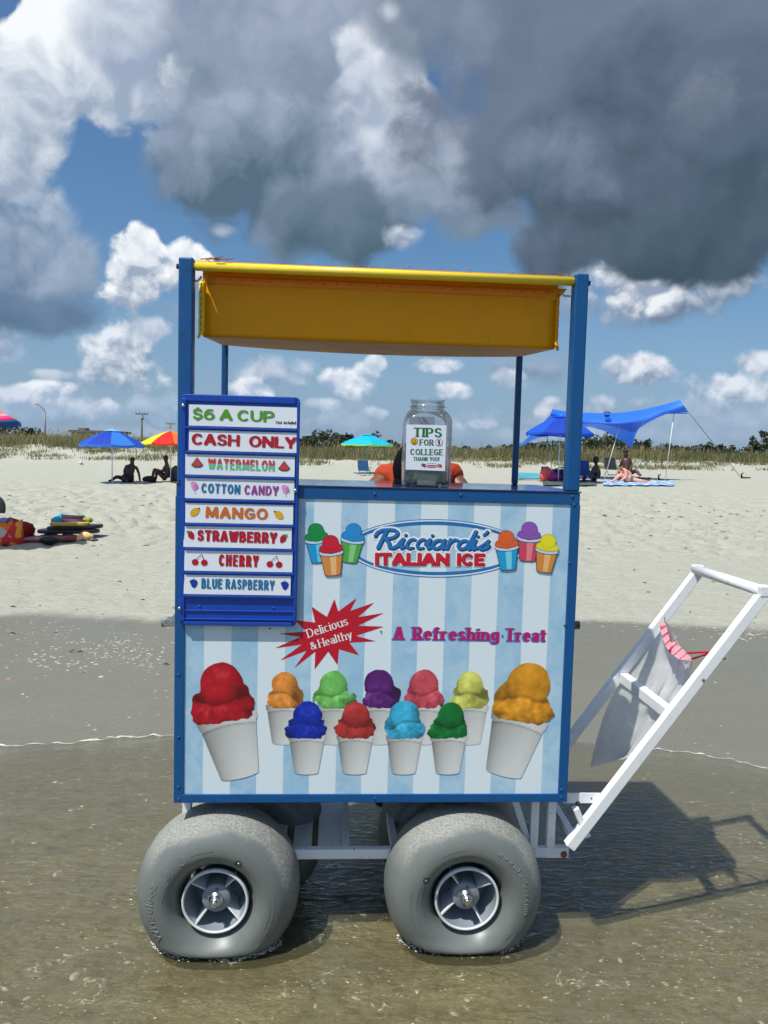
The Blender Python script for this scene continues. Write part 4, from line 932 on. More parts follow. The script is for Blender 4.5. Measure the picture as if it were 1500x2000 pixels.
def script_field():
    H = 1.0; segs = []
    def S(pts, w=.074): 
        for a, b in zip(pts, pts[1:]): segs.append((a, b, w, w * .86, False))
    # R with a swash
    S([(.30, .02), (.33, .5), (.36, .95)], .085); S([(.02, .66), (.05, .85), (.2, .99), (.45, 1.02)] + arc(.52, .78, .28, .24, 80, -80) + [(.42, .53)]); S([(.45, .52), (.62, .3), (.72, .06), (.86, .02), (.98, .14)], .085)
    x = 1.0
    def con(x0, x1): S([(x0, .16), ((x0 + x1) / 2, .04), (x1, .12)], .05)
    def i_(x): S([(x - .04, .26), (x + .06, .52), (x + .06, .16), (x + .13, .03), (x + .22, .12)]); S([(x + .08, .73), (x + .085, .75)], .06)
    def c_(x): S(arc(x + .19, .27, .15, .25, 68, 282), .062); S([(x + .22, .02), (x + .31, .06)], .045)
    def a_(x): S(arc(x + .2, .26, .18, .23, 20, 380)); S([(x + .4, .5), (x + .39, .12), (x + .46, .03), (x + .56, .14)])
    def r_(x): S([(x + .02, .54), (x + .03, .04)]); S([(x + .03, .30), (x + .10, .46), (x + .20, .54), (x + .30, .50)], .065)
    def d_(x): S(arc(x + .2, .26, .18, .23, 20, 380)); S([(x + .46, 1.0), (x + .40, .12), (x + .48, .03), (x + .58, .14)])
    i_(1.04); c_(1.28); c_(1.66); i_(2.04); a_(2.26); r_(2.84); d_(3.22); i_(3.74)
    S([(4.12, 1.0), (4.10, .90), (4.04, .82)], .06)
    S([(4.0, .08), (4.18, .3), (4.30, .5)], .055); S([(4.30, .5), (4.26, .38), (4.40, .22), (4.34, .08), (4.18, .02), (4.06, .10)], .07)
    return [((a[0] + a[1] * .26, a[1]), (b[0] + b[1] * .26, b[1]), p, q, r) for a, b, p, q, r in segs]
def script(p0, p1, cap, y, m, grow, off, name):
    a = L(*p0, y); b = L(*p1, y); H = L(p0[0], p0[1] - cap, y).z - a.z; sg = script_field(); kx = (b.x - a.x) / 4.62; e = Vector((b.x - a.x, b.z - a.z)).normalized()
    k = kx / H
    sg = [((p[0] * k * H, p[1] * H), (q[0] * k * H, q[1] * H), w * H, h * H, r) for p, q, w, h, r in sg]
    F0 = seg_field(sg); vs, fs = field_mesh(lambda X, Y: F0(X, Y) - grow * H, -.25 * H, (b.x - a.x) + .3 * H, -.25 * H, 1.3 * H, H / 34)
    mb = MB(); mb.add([(a.x + off[0] * H + e.x * p[0] - e.y * p[1], y, a.z + off[1] * H + e.y * p[0] + e.x * p[1]) for p in vs], fs); return mb.build(name, m, pn)
script((722, 1070), (963, 1074), 36, PY - .0002, Mo2, .13, (.02, -.03), 'lettering_outline')
script((722, 1070), (963, 1074), 36, PY - .0004, Mnb, .03, (.05, -.06), 'lettering_shadow')
script((722, 1070), (963, 1074), 36, PY - .0006, Mo1, .012, (0, 0), 'lettering')
for w, a, b in (('ITALIAN', (732, 1103.3), (877, 1104)), ('ICE', (892, 1104.2), (946, 1104.8))):
    letters(w, a, b, 24, PY - .0007, Mo2, pn, 'lettering_outline', px=.15, py=.12, gap=.05, grow=.10); letters(w, a, b, 24, PY - .0009, Mrd, pn, 'lettering_shadow', px=.15, py=.12, gap=.05, grow=.01, off=(.05, -.06))
    letters(w, a, b, 24, PY - .0011, Mred, pn, 'lettering', px=.15, py=.12, gap=.05)
def cartoon_cup(u, v, s, ice, iced, cup, cupl, layer, tilt=0):
    y = PY - .0012 - layer * .0012
    def T(a, b): c, q = math.cos(rad(tilt)), math.sin(rad(tilt)); return (u + (a * c - b * q) * s, v + (a * q + b * c) * s)
    k = Mprint('cup_line', 60, 66, 80) if 'cup_line' not in bpy.data.materials else bpy.data.materials['cup_line']
    def circ(a, b, ra, rb, dy, m): return pp([T(a + ra * math.cos(2 * math.pi * i / 24), b + rb * math.sin(2 * math.pi * i / 24)) for i in range(24)], y - dy, m, pn, 'printed_cup')
    pp([T(-.52, -.02), T(.52, -.02), T(.36, .98), T(.2, 1.03), T(-.2, 1.03), T(-.36, .98)], y, k, pn, 'printed_cup')
    pp([T(-.48, .0), T(.48, .0), T(.33, .95), T(.18, 1.0), T(-.18, 1.0), T(-.33, .95)], y - .0001, cup, pn, 'printed_cup')
    pp([T(-.08, .1), T(.22, .1), T(.16, .97), T(-.05, .98)], y - .0002, cupl, pn, 'printed_cup')
    circ(0, .0, .56, .17, .0003, k); circ(0, -.01, .535, .15, .0004, Mo3); 
    pp([T(-.55, -.12), T(-.5, -.30), T(-.34, -.40), T(.34, -.40), T(.5, -.30), T(.56, -.12), T(.40, -.02), T(0, .05), T(-.40, -.02)], y - .0005, iced, pn, 'printed_cup')
    pp([T(-.51, -.14), T(-.46, -.28), T(-.3, -.37), T(.3, -.37), T(.46, -.28), T(.52, -.14), T(.38, -.06), T(0, .0), T(-.38, -.06)], y - .0006, ice, pn, 'printed_cup')
    circ(0, -.46, .37, .34, .0007, iced); circ(0, -.45, .345, .315, .0008, ice)
c_ = lambda *a: Mprint('ink_%d_%d_%d' % a, *a)
cartoon_cup(619, 1056, 43, c_(10, 138, 66), c_(8, 108, 52), c_(20, 150, 216), c_(110, 200, 232), 0, -6); cartoon_cup(688, 1056, 43, c_(36, 140, 208), c_(24, 108, 176), c_(70, 170, 70), c_(140, 200, 130), 0, 8)
cartoon_cup(647, 1080, 44, c_(202, 22, 48), c_(150, 12, 36), c_(218, 138, 62), c_(236, 184, 130), 1, -4)
cartoon_cup(1033, 1053, 43, c_(142, 84, 176), c_(112, 60, 146), c_(206, 66, 90), c_(232, 130, 140), 0, 4); cartoon_cup(990, 1070, 43, c_(222, 98, 40), c_(176, 70, 24), c_(22, 156, 212), c_(120, 210, 226), 1, -3)
cartoon_cup(1068, 1076, 42, c_(232, 222, 40), c_(190, 178, 28), c_(214, 136, 56), c_(236, 180, 120), 1, 8)
# starburst
o_ = (340, 1160); k_ = 3.571
tips = [(1118, 35), (1275, 28), (1397, 60), (1468, 132), (1466, 228), (1408, 330), (1292, 428), (1140, 497), (980, 528), (838, 517), (735, 466), (698, 380), (725, 277), (845, 182), (958, 88)]
inn = [(1145, 122), (1228, 118), (1282, 162), (1282, 222), (1268, 292), (1222, 340), (1150, 386), (1075, 402), (985, 402), (925, 395), (892, 352), (882, 300), (918, 262), (985, 200), (1066, 160)]
star = []
for a, b in zip(tips, inn): star += [a, b]
pshape([(o_[0] + x / k_, o_[1] + y / k_) for x, y in star], PY, Mprint('burst_red', 190, 14, 40), pn, 'starburst')
se = dict(serif=.17, gap=.12)
letters('Delicious', (602, 1246), (681, 1220), 17, PY - .0003, Mo2, pn, px=.075, py=.03, serif=.13, gap=.10); letters('&', (608, 1270), (620, 1266), 15, PY - .0003, Mo2, pn, px=.075, py=.03, serif=.1)
letters('Healthy', (624, 1265), (689, 1246), 16, PY - .0003, Mo2, pn, px=.075, py=.03, serif=.13, gap=.10)
for a, b, w in (((769, 1249.5), (789, 1250), 'A'), ((806, 1250), (975, 1252.2), 'Refreshing'), ((987, 1252.5), (1067, 1254), 'Treat')):
    letters(w, a, b, 26, PY - .0001, Mprint('print_cyan', 20, 140, 208), pn, 'lettering_shadow', px=.135, py=.055, serif=.16, gap=.07, off=(-.07, -.04), grow=.015)
    letters(w, a, b, 26, PY - .0004, Mprint('print_magenta', 176, 24, 104), pn, px=.135, py=.055, serif=.16, gap=.07)
for u, v in ((744, 1233), (981, 1241), (527, 1228)):
    p = L(u, v, PY); MB().lathe([(0, -.002), (.002, -.0018), (.0028, 0)], (p.x, PY - .0006, p.z), 'y', 10).build('panel_screw', M_grey, pn)

# photographic scoops in foam cups
M_ph = mat('scoop_print', (1, 1, 1), .36, var=.02, vscale=300, attr=True)
def scoop(u0, v0, h, colr, tilt, seed, layer=0, wide=1.0, kind=0):
    """bottom centre pixel of the cup, full height in pixels"""
    y = PY - .0004 - layer * .0006; o = L(u0, v0, y); Hh = L(u0, v0 - h, y).z - o.z; c, s = math.cos(rad(tilt)), math.sin(rad(tilt))
    loc = lambda X, Y: (((X - o.x) * c + (Y - o.z) * s) / Hh, (-(X - o.x) * s + (Y - o.z) * c) / Hh)
    nzf = lambda a, b: (fbm((a + seed) * 7, (b + seed * 2) * 7, 4, .6) - .5)
    def cup(X, Y):
        a, b = loc(X, Y); hw = .165 + (.245 - .165) * b / .50
        bot = -.0 - .035 * np.sqrt(np.clip(1 - (a / .17) ** 2, 0, 1)) 
        return np.maximum(np.maximum(np.abs(a) - hw - .012 * (b > .445), bot - b), b - .52) * Hh
    def cupc(X, Y):
        a, b = loc(X, Y); q = a / (.165 + .16 * b); l = .50 + .16 * q + .18 * (1 - b / .5) + .05 * nzf(a * 2, b * 2) - .20 * np.abs(q) ** 3
        rimd = np.exp(-((b - .44 + .03 * q * q) / .008) ** 2); l = np.where(b > .445 - .03 * q * q, l + .12, l); l = l * (1 - .45 * rimd); l = np.clip(l * .98, .12, .68)
        return np.stack([l, l * 1.01, l * .98], -1)
    q1, q2, q3 = math.sin(seed * 3.1), math.sin(seed * 5.7 + 1), math.sin(seed * 8.3 + 2)
    E = [(.012 * q2, .60, (.275 + .02 * q1) * wide, .165 + .012 * q3), (-.03 * q1, .64, (.245 + .02 * q2) * wide, .20 + .02 * q1), (.022 * q3, .79 + .008 * q2, (.19 + .016 * q2) * wide, .205 + .01 * q2), (.17 * (1 if q1 > 0 else -1) * wide, .69 + .02 * q3, .07, .05)]
    def blob(X, Y):
        a, b = loc(X, Y); n = nzf(a, b); d = 9
        for cx, cy, rx, ry in E: d = np.minimum(d, (np.hypot((a - cx) / rx, (b - cy) / ry) - 1) * min(rx, ry))
        n3 = fbm((a + seed) * 16, (b + seed) * 16, 3, .6) - .5; d = d + n * .075 * (.4 + .6 * (b < .76)) + n3 * .045 * (b < .76); d = np.maximum(d, (.475 + .02 * nzf(a * 3 + 5, b) * 2 - .06 * a * kind + .05 * (1 - np.clip(np.abs(a) / .25, 0, 1)) * 0 - b))
        return d * Hh
    def blobc(X, Y):
        a, b = loc(X, Y); n = nzf(a, b); n2 = fbm((a + seed) * 24, (b - seed) * 24, 3, .6) - .5
        ht = np.zeros_like(a)
        def shade(cx, cy, rx, ry): 
            qx, qy = (a - cx) / rx, (b - cy) / ry; zz = np.sqrt(np.clip(1 - qx * qx - qy * qy, 0, 1)); return np.clip(-.25 * qx + .42 * qy + .72 * zz, 0, 1), qx * qx + qy * qy
        lo, _ = shade(0, .60, .30 * wide, .20); hi, r2 = shade(.01, .80, .20 * wide, .215)
        yc = .665 + .018 * q2 + .30 * q1 * a + .030 * np.sin(a * 14 + seed) + .06 * n; w = sst(b, yc - .012, yc + .012)
        l = lo * (1 - w) + hi * w; crease = np.exp(-((b - yc) / .016) ** 2) * (np.abs(a) < .22 * wide)
        l = .36 + .78 * l + .9 * n + .8 * n2 * (1 - .6 * w); l = l * (1 - .42 * crease); l = np.clip(l, .22, 1.35)
        base = np.array(lin(*colr)); out = base[None, :] * l[:, None]; out = out * .92 + np.clip(l - 1.0, 0, 1)[:, None] * .2
        return np.clip(out, 0, 1)
    R_ = Hh * .42; cxm = o.x - s * Hh * .5; czm = o.z + c * Hh * .5
    box = (cxm - R_ * 1.15, cxm + R_ * 1.15, czm - Hh * .60, czm + Hh * .62); cell = Hh / 72
    shape(cup, box, y, M_ph, pn, 'printed_foam_cup', cell, cupc); shape(blob, box, y - .0003, M_ph, pn, 'printed_scoop', cell, blobc)
for i, (u, col) in enumerate(((555, (240, 150, 60)), (651, (124, 206, 104)), (740, (98, 32, 122)), (827, (218, 86, 100)), (915, (222, 224, 106)))):
    scoop(u, 1450, 141, col, 0, 1.7 + i * 3.1, 0, .98)
for i, (u, col) in enumerate(((598, (14, 50, 182)), (692, (206, 60, 62)), (788, (66, 190, 232)), (874, (12, 128, 56)))):
    scoop(u, 1508, 139, col, 0, 21.3 + i * 2.7, 1, 1.02)
scoop(468, 1513, 226, (196, 18, 38), 13, 5.2, 1, 1.0, 1); scoop(984, 1509, 218, (246, 168, 42), -14, 8.8, 1, .96, -1)
# ------------------------------------------------------------------ chassis
chs = part('chassis', cart)
def cb(nm, *a, m=M_white): return MB().box(*a).build(nm, m, chs, bevel=.002)
zr = .226
cb('lower_rail', -.555, .600, .074, .098, zr, zr + .030); cb('lower_rail', -.555, .600, DEP - .03, DEP - .004, zr, zr + .030)
for x0, x1 in ((-.545, -.50), (-.49, -.42), (-.40, -.335), (-.320, -.262), (-.238, -.181), (-.162, -.088), (.16, .23), (.25, .32)):
    cb('deck_plank', x0, x1, .099, DEP - .031, zr + .004, zr + .018)
for x in (-.075, .075, .40): cb('cross_member', x - .012, x + .012, .099, DEP - .031, zr + .004, zr + .026)
for x in (-.552, .502, .5545): cb('upright', x - .0125, x + .0125, .074, .098, zr + .031, ZB - .0005)
for x in (-.548, -.07, .07, .5185): cb('upright', x - .0125, x + .0125, DEP - .028, DEP - .004, zr + .031, ZB - .0005)
for y in (.080, DEP - .02):
    MB().bar((.49, y + .012, zr + .035), (.43, y + .012, ZB - .004), .014, .020).build('brace', M_white, chs, bevel=.001)
MB().bar((-.53, .10, ZB - .03), (-.36, .10, ZB - .012), .02, .02).build('brace', M_white, chs); MB().bar((-.43, .17, ZB - .03), (-.30, .17, ZB - .03), .02, .02).build('brace', M_white, chs)
for x in (-.448, .278): MB().tube([(x, .0, .168), (x, DEP, .168)], .012, 12).build('axle', M_steel, chs)
for x in (-.448, .278):
    for y in (.185, .23): cb('axle_bracket', x - .03, x + .03, y - .006, y + .006, .150, zr - .001)
MB().box(.539, .612, .073, .099, zr - .0005, zr + .0305).build('rail_cap', M_white, chs, bevel=.002)
MB().lathe([(0, -.004), (.010, -.004), (.011, .004), (.0, .006)], (.596, .074, zr + .012), 'y', 16).build('rusty_bolt', cmat('rust', (120, 74, 44), rough=.8, var=.3, vscale=80), chs)

# ------------------------------------------------------------------ balloon wheels
M_tyre = bpy.data.materials.new('balloon_tyre'); M_tyre.use_nodes = True; t = M_tyre.node_tree; b = t.nodes['Principled BSDF']
tc = N(t, 'ShaderNodeTexCoord'); O = tc.outputs['Object']; sp = N(t, 'ShaderNodeSeparateXYZ'); t.links.new(O, sp.inputs[0])
rr_ = vmth(t, 'LENGTH', vmth(t, 'MULTIPLY', O, (1, 0, 1)))
ang = mth(t, 'ARCTAN2', sp.outputs[0], sp.outputs[2])
n = noise(t, O, 9, 6, .65); g = noise(t, O, 420, 3, .7); g2 = noise(t, O, 160, 4, .7)
# dried sand stuck to the tread and the upper shoulder
msk = mth(t, 'ADD', mrange(t, rr_, .168, .228), mth(t, 'MULTIPLY', mth(t, 'SUBTRACT', n, .5), 1.6))
side = mth(t, 'SUBTRACT', 1.35, mth(t, 'ABSOLUTE', mth(t, 'SUBTRACT', ang, .30)))
msk = mth(t, 'MULTIPLY', mrange(t, msk, .45, .95), mrange(t, side, -.25, .35))
msk2 = mth(t, 'MULTIPLY', msk, mrange(t, g2, .30, .62))
base = mixc(t, n, (.125, .140, .135), (.165, .180, .173)); base = mixc(t, mrange(t, noise(t, O, 30, 6, .7), .5, .8, 0, .35), base, (.21, .22, .205))
base = mixc(t, mth(t, 'MULTIPLY', mrange(t, mth(t, 'ABSOLUTE', sp.outputs[2]), .30, .0, 0, 1), 0), base, base)
col = mixc(t, msk2, base, mixc(t, g, (.30, .30, .27), (.40, .395, .36)))
t.links.new(col, b.inputs['Base Color']); t.links.new(mrange(t, msk2, 0, 1, .40, .95, False), b.inputs['Roughness']); b.inputs['Specular IOR Level'].default_value = .45
bn = N(t, 'ShaderNodeBump'); bn.inputs['Distance'].default_value = .0013; bn.inputs['Strength'].default_value = 1
t.links.new(mth(t, 'MULTIPLY', mth(t, 'ADD', g2, g), mth(t, 'ADD', mth(t, 'MULTIPLY', msk, 1.0), .02)), bn.inputs['Height']); t.links.new(bn.outputs[0], b.inputs['Normal'])
M_emb = mat('tyre_emboss', (.19, .20, .195), .4, var=.05)
M_rim = cmat('wheel_plastic', (214, 216, 216), rough=.45, var=.04, vscale=30, dirt=((.25, .24, .2), 40, .62, .5))
M_rim_shade = cmat('wheel_plastic_shaded', (128, 136, 146), rough=.5, var=.04, vscale=30)  # same white plastic, darkened to blue-grey for the shade inside the rim
TR, TH, RI = .152, .118, .094          # section centre radius, half width, rim radius
ZC = .165
def tyre_pt(phi, th, out=0.0):
    """phi round the section (0 = tread, 90 = front face), th round the wheel"""
    rs = .085 + out; hw = TH + out
    c, s = math.cos(phi), math.sin(phi)
    e = .92
    r = TR + rs * (abs(c) ** e) * (1 if c > 0 else -1); y = -hw * (abs(s) ** e) * (1 if s > 0 else -1)
    if c < 0: r = TR + (TR - RI + .004) * c * 1.0
    x = r * math.cos(th); z = r * math.sin(th)
    zmin = -ZC + .004
    if z < zmin + .045:                       # soft flat where it carries the cart
        d = zmin + .045 - z; e_ = 1 - math.exp(-d / .045); z = zmin + .045 - .045 * e_; y *= 1 + .10 * e_; x *= 1 + .012 * e_
    return (x, y, z)
def emboss(txt, a0, a1, r0, hgt, parent, flip=False, mat_=None, px=.09, py=.08):
    """raised lettering following the tyre: angles in degrees along the baseline radius r0"""
    Wd = abs(rad(a1 - a0)) * r0; segs = layout(txt, Wd, hgt, px, py, .12); vs, fs = field_mesh(seg_field(segs), -.1 * hgt, Wd + .1 * hgt, -.4 * hgt, 1.1 * hgt, hgt / 13)
    v = []
    sg = 1 if a1 > a0 else -1
    for s_, h in vs:
        th = rad(a0) + sg * s_ / r0; r = r0 - h * sg; q = (r - TR) / .085 if r > TR else (r - TR) / (TR - RI + .004)
        phi = math.acos(max(-.98, min(.98, math.copysign(abs(q) ** (1 / .92), q) if q > 0 else q))); v.append(tyre_pt(phi, th, .0013))
    mb = MB(); mb.add(v, fs, True); o = mb.build('tyre_lettering', M_emb, parent); o.modifiers.new('solid', 'SOLIDIFY').thickness = .0018; return o
def wheel(x, y, front=True, val=60, side=-1):
    w = part('wheel', cart); w.location = (x, y, ZC)
    v = []; f = []; na, nb = 96, 36
    for i in range(na):
        for j in range(nb): v.append(tyre_pt(2 * math.pi * j / nb, 2 * math.pi * i / na))
    for i in range(na):
        for j in range(nb): f.append((i * nb + j, i * nb + (j + 1) % nb, ((i + 1) % na) * nb + (j + 1) % nb, ((i + 1) % na) * nb + j))
    mb = MB(); mb.add(v, f, True); mb.build('tyre', M_tyre, w)
    R0 = RI
    mb = MB(); mb.lathe([(R0 + .001, -.085), (R0 + .001, -.094), (R0 - .001, -.0965), (R0 - .0045, -.0965), (R0 - .0065, -.094), (R0 - .0065, -.085)], (0, 0, 0), 'y', 64); mb.build('rim_lip', M_rim, w)
    mb = MB(); mb.lathe([(R0 - .0065, -.092), (R0 - .010, -.06), (R0 - .022, -.01), (R0 - .024, .0), (.036, .002), (.0, .002)][::1], (0, 0, 0), 'y', 64); mb.build('rim_barrel', M_rim_shade, w)
    mb = MB(); mb.lathe([(0, -.077), (.038, -.077), (.0405, -.0745), (.0415, -.06), (.0415, .0)], (0, 0, 0), 'y', 48); mb.build('hub', M_rim_shade, w)
    for k in range(4):
        a = rad(45 + 90 * k) + rad(6 * (1 if x < 0 else -2)); d = Vector((math.cos(a), 0, math.sin(a)))
        mb = MB(); p, q = d * .040, d * (R0 - .007); n_ = Vector((-math.sin(a), 0, math.cos(a))) * .002
        ys_ = ((-.072, -.0), (-.090, -.0))
        vv = [p - n_ + Vector((0, -.072, 0)), p + n_ + Vector((0, -.072, 0)), q + n_ + Vector((0, -.091, 0)), q - n_ + Vector((0, -.091, 0)), p - n_, p + n_, q + n_, q - n_]
        mb.add(vv, [(0, 1, 2, 3), (7, 6, 5, 4), (0, 4, 5, 1), (1, 5, 6, 2), (2, 6, 7, 3), (3, 7, 4, 0)]); mb.build('spoke', M_rim, w)
    for k in range(4):
        a = rad(90 + 90 * k) - .1; mb = MB(); mb.lathe([(0, -.0772), (.0042, -.0773), (.0052, -.0776), (.0055, -.0765)], (.028 * math.cos(a), 0, .028 * math.sin(a)), 'y', 12); mb.build('hub_bolt', M_grey, w)
    mb = MB(); mb.lathe([(.0, -.112), (.0085, -.112), (.0098, -.1105), (.0098, -.094), (.013, -.094), (.0145, -.092), (.0145, -.084), (.020, -.083), (.0205, -.077)], (0, 0, 0), 'y', 6 * 4); mb.build('axle_nut', M_steel, w)
    a = rad(val); vp = Vector(tyre_pt(rad(98), a, -.004)); mb = MB(); mb.lathe([(.0, .004), (.0062, .003), (.0062, -.004), (.0085, -.0058), (.0105, -.004), (.0115, .001)], tuple(vp), 'y', 16); mb.build('valve', M_dark, w)
    mb = MB(); mb.lathe([(0, -.006), (.0022, -.006), (.0028, -.002), (.0028, .003)], (vp.x, vp.y, vp.z - .001), 'y', 8); mb.build('valve_core', M_steel, w)
    if front:
        def scr(a0, a1, r, k=1):        # small moulded print, too worn to read
            mb = MB(); a = a0
            while a < a1:
                l = random.uniform(1.0, 2.2); q = (r - TR) / .085 if r > TR else (r - TR) / (TR - RI + .004); ph = math.acos(max(-.97, min(.97, q)))
                p = Vector(tyre_pt(ph, rad(a), .0006)); p2 = Vector(tyre_pt(ph, rad(a + l), .0006)); dr = Vector((p.x, 0, p.z)).normalized() * random.uniform(.0015, .0035)
                if random.random() < .5: mb.tube([p, p + dr], .0005, 4)
                mb.tube([p, p2], .0005, 4); a += l + .7
            mb.build('tyre_moulding', M_emb, w)
        def rg(ad, r, rad_):
            mb = MB(); q = (r - TR) / .085 if r > TR else (r - TR) / (TR - RI + .004); c = tyre_pt(math.acos(q), rad(ad), .0004)
            pts = [(c[0] + rad_ * math.cos(t_), c[1], c[2] + rad_ * math.sin(t_)) for t_ in np.linspace(0, 2 * math.pi, 24, endpoint=False)]
            pts = [(p[0], tyre_pt(math.acos(max(-.97, min(.97, (math.hypot(p[0], p[2]) - TR) / (.085 if math.hypot(p[0], p[2]) > TR else (TR - RI + .004))))), 0)[1] - .0004, p[2]) for p in pts]
            mb.tube(pts, .0009, 6, closed=True); mb.build('tyre_moulding', M_emb, w)
        if x < 0:
            emboss('Wheeleez', 214, 158, .170, .022, w); rg(146, .163, .013); rg(146, .163, .007); rg(124, .160, .012); scr(92, 114, .160); scr(96, 112, .149); scr(-34, 12, .166); scr(-24, 8, .156); scr(-60, -40, .17); scr(150, 175, .145); scr(-130, -112, .168)
        else:
            emboss('www.wheeleez.com', 62, -12, .166, .015, w); rg(238, .162, .013); scr(160, 215, .150); scr(165, 210, .165); scr(96, 120, .160); scr(86, 108, .148); scr(-60, -34, .168); scr(218, 240, .178); scr(-48, -32, .155)
    return w
wheel(-.448, .052, True, 62); wheel(.278, .052, True, 150)
for x in (-.448, .278):
    wr = wheel(x + (.07 if x < 0 else .0), DEP - .13, False, 90); wr.rotation_euler = (0, 0, math.pi)

sp_ = MB()      # broken water and bubbles where the tyres stand in the wash
for cx in (-.448, .278):
    for k in range(330):
        th = random.gauss(-.55 if k % 3 else 3.6, .5) ; th = random.uniform(2.9, 6.5) if k % 4 == 0 else th
        rx, ry = .155 * random.uniform(.97, 1.12), .085 * random.uniform(.95, 1.25)
        lx, ly = cx + rx * math.cos(th) * 1.12, .045 + ry * math.sin(th) * (1 if math.sin(th) < 0 else .4) - .012
        p = CM @ Vector((lx, ly, 0)); s_ = random.uniform(.0007, .0024) * random.choice((1, 1, 1.6))
        sp_.ball((p.x, p.y, wz(p.x, p.y) + s_ * .3), s_ * random.uniform(.8, 2.2), s_, s_ * .6, 6, 4)
sp_.build('splash_bubbles', M_foam, kind='stuff')

# ------------------------------------------------------------------ push handle, bolted to the right end
hd = part('push_handle', cart)
yn, yf2 = .030, .45
for y in (yn, yf2):
    MB().bar((.597, y, .286), (1.158, y, 1.070), .031, .031, (0, 1, 0)).build('side_rail', M_white, hd, bevel=.002)
    MB().box(.577, .690, y + .012, y + .016, .415, L(1150, 1550, .04).z).build('end_plate', M_white, hd) if y == yn else None
    MB().bar((.612, y + .004, .405), (.652, y + .004, .318), .018, .026, (0, 1, 0)).build('gusset_strut', M_white, hd, bevel=.001)
MB().tube([(1.146, yn + .0, 1.076), (1.146, yf2, 1.076)], .0165, 16).build('grip_bar', M_white, hd)
for y in (yn, yf2): MB().box(1.135, 1.170, y - .0172, y + .0172, 1.058, 1.092).build('corner_block', M_white, hd, bevel=.004)
MB().box(.884, .914, yn + .018, yf2 - .018, .672, .706).build('cross_bar', M_white, hd, bevel=.002)
MB().box(.60, .622, yn + .018, yf2 - .018, .30, .322).build('cross_bar', M_white, hd, bevel=.002)
p = L(1129, 1570, yn + .01); MB().lathe([(0, -.004), (.006, -.004), (.0075, 0), (.0075, .004)], (p.x, yn + .010, p.z), 'y', 16).build('plate_hole', M_dark, hd)
MB().tube([(p.x, yn + .009, p.z), (p.x - .004, yn + .009, p.z - .014)], [.0025, .0008], 6).build('rust_run', bpy.data.materials['rust'], hd)
p = L(1158, 1563, yn); MB().ball((p.x, yn + .0115, p.z), .002, .001, .004, 8, 5).build('bolt', M_dark, hd)
for u, v in ((1415, 1286), (1374, 1328)):
    p = L(u, v, yn - .017); MB().lathe([(0, -.003), (.0035, -.003), (.0045, 0), (.0045, .002)], (p.x, yn - .017, p.z), 'y', 10).build('bolt', M_grey, hd)
# latch stubs sticking out either end
MB().tube([(.575, .06, .957), (.607, .06, .957)], .0125, 14).build('latch_stub', M_grey, cart); MB().lathe([(0, -.014), (.004, -.014), (.0041, -.002)], (.600, .06, .957), 'y', 10).build('latch_hole', M_dark, cart)
q = MB(); q.box(-.612, -.575, .035, .085, .9585, .9615); q.box(-.612, -.575, .035, .038, .944, .958); q.build('latch_bracket', M_steel, cart, bevel=.001)
MB().tube([(-.622, .05, .949), (-.600, .05, .949)], .0095, 14).build('latch_knob', M_grey, cart); MB().add([(-.576, .06, .962), (-.598, .06, .962), (-.576, .06, .992), (-.576, .064, .962), (-.598, .064, .962), (-.576, .064, .992)], [(0, 1, 2), (5, 4, 3), (0, 3, 4, 1), (1, 4, 5, 2), (2, 5, 3, 0)]).build('latch_web', M_steel, cart)

# ------------------------------------------------------------------ bin bag tied into the handle
M_bag = bpy.data.materials.new('bag_film'); M_bag.use_nodes = True; t = M_bag.node_tree; b = t.nodes['Principled BSDF']; out = t.nodes['Material Output']
tc = N(t, 'ShaderNodeTexCoord'); O = tc.outputs['Object']
b.inputs['Base Color'].default_value = (.90, .91, .93, 1); b.inputs['Roughness'].default_value = .32
tl = N(t, 'ShaderNodeBsdfTranslucent'); tl.inputs[0].default_value = (.82, .84, .88, 1); tp = N(t, 'ShaderNodeBsdfTransparent'); tp.inputs[0].default_value = (.92, .93, .95, 1)
m1 = N(t, 'ShaderNodeMixShader'); m1.inputs[0].default_value = .5; t.links.new(b.outputs[0], m1.inputs[1]); t.links.new(tl.outputs[0], m1.inputs[2])
m2 = N(t, 'ShaderNodeMixShader'); t.links.new(mrange(t, noise(t, O, 5, 4, .6), .3, .7, .14, .34, False), m2.inputs[0]); t.links.new(m1.outputs[0], m2.inputs[1]); t.links.new(tp.outputs[0], m2.inputs[2]); t.links.new(m2.outputs[0], out.inputs[0])
bn = N(t, 'ShaderNodeBump'); bn.inputs['Distance'].default_value = .012; wv2 = N(t, 'ShaderNodeTexNoise'); t.links.new(vmth(t, 'MULTIPLY', O, (3.2, 3.2, 1)), wv2.inputs[0]); wv2.inputs['Scale'].default_value = 9; wv2.inputs['Detail'].default_value = 4
t.links.new(wv2.outputs[0], bn.inputs['Height']); t.links.new(bn.outputs[0], b.inputs['Normal'])
def Lw(u, v, y): return CM @ L(u, v, y)
bag = thing('bin_bag', 'clear white bin bag with pink gathered mouth hanging inside the push handle', 'bag', tuple(Lw(1300, 1240, .3)))
bi = Matrix.Translation(-Vector(bag.location))
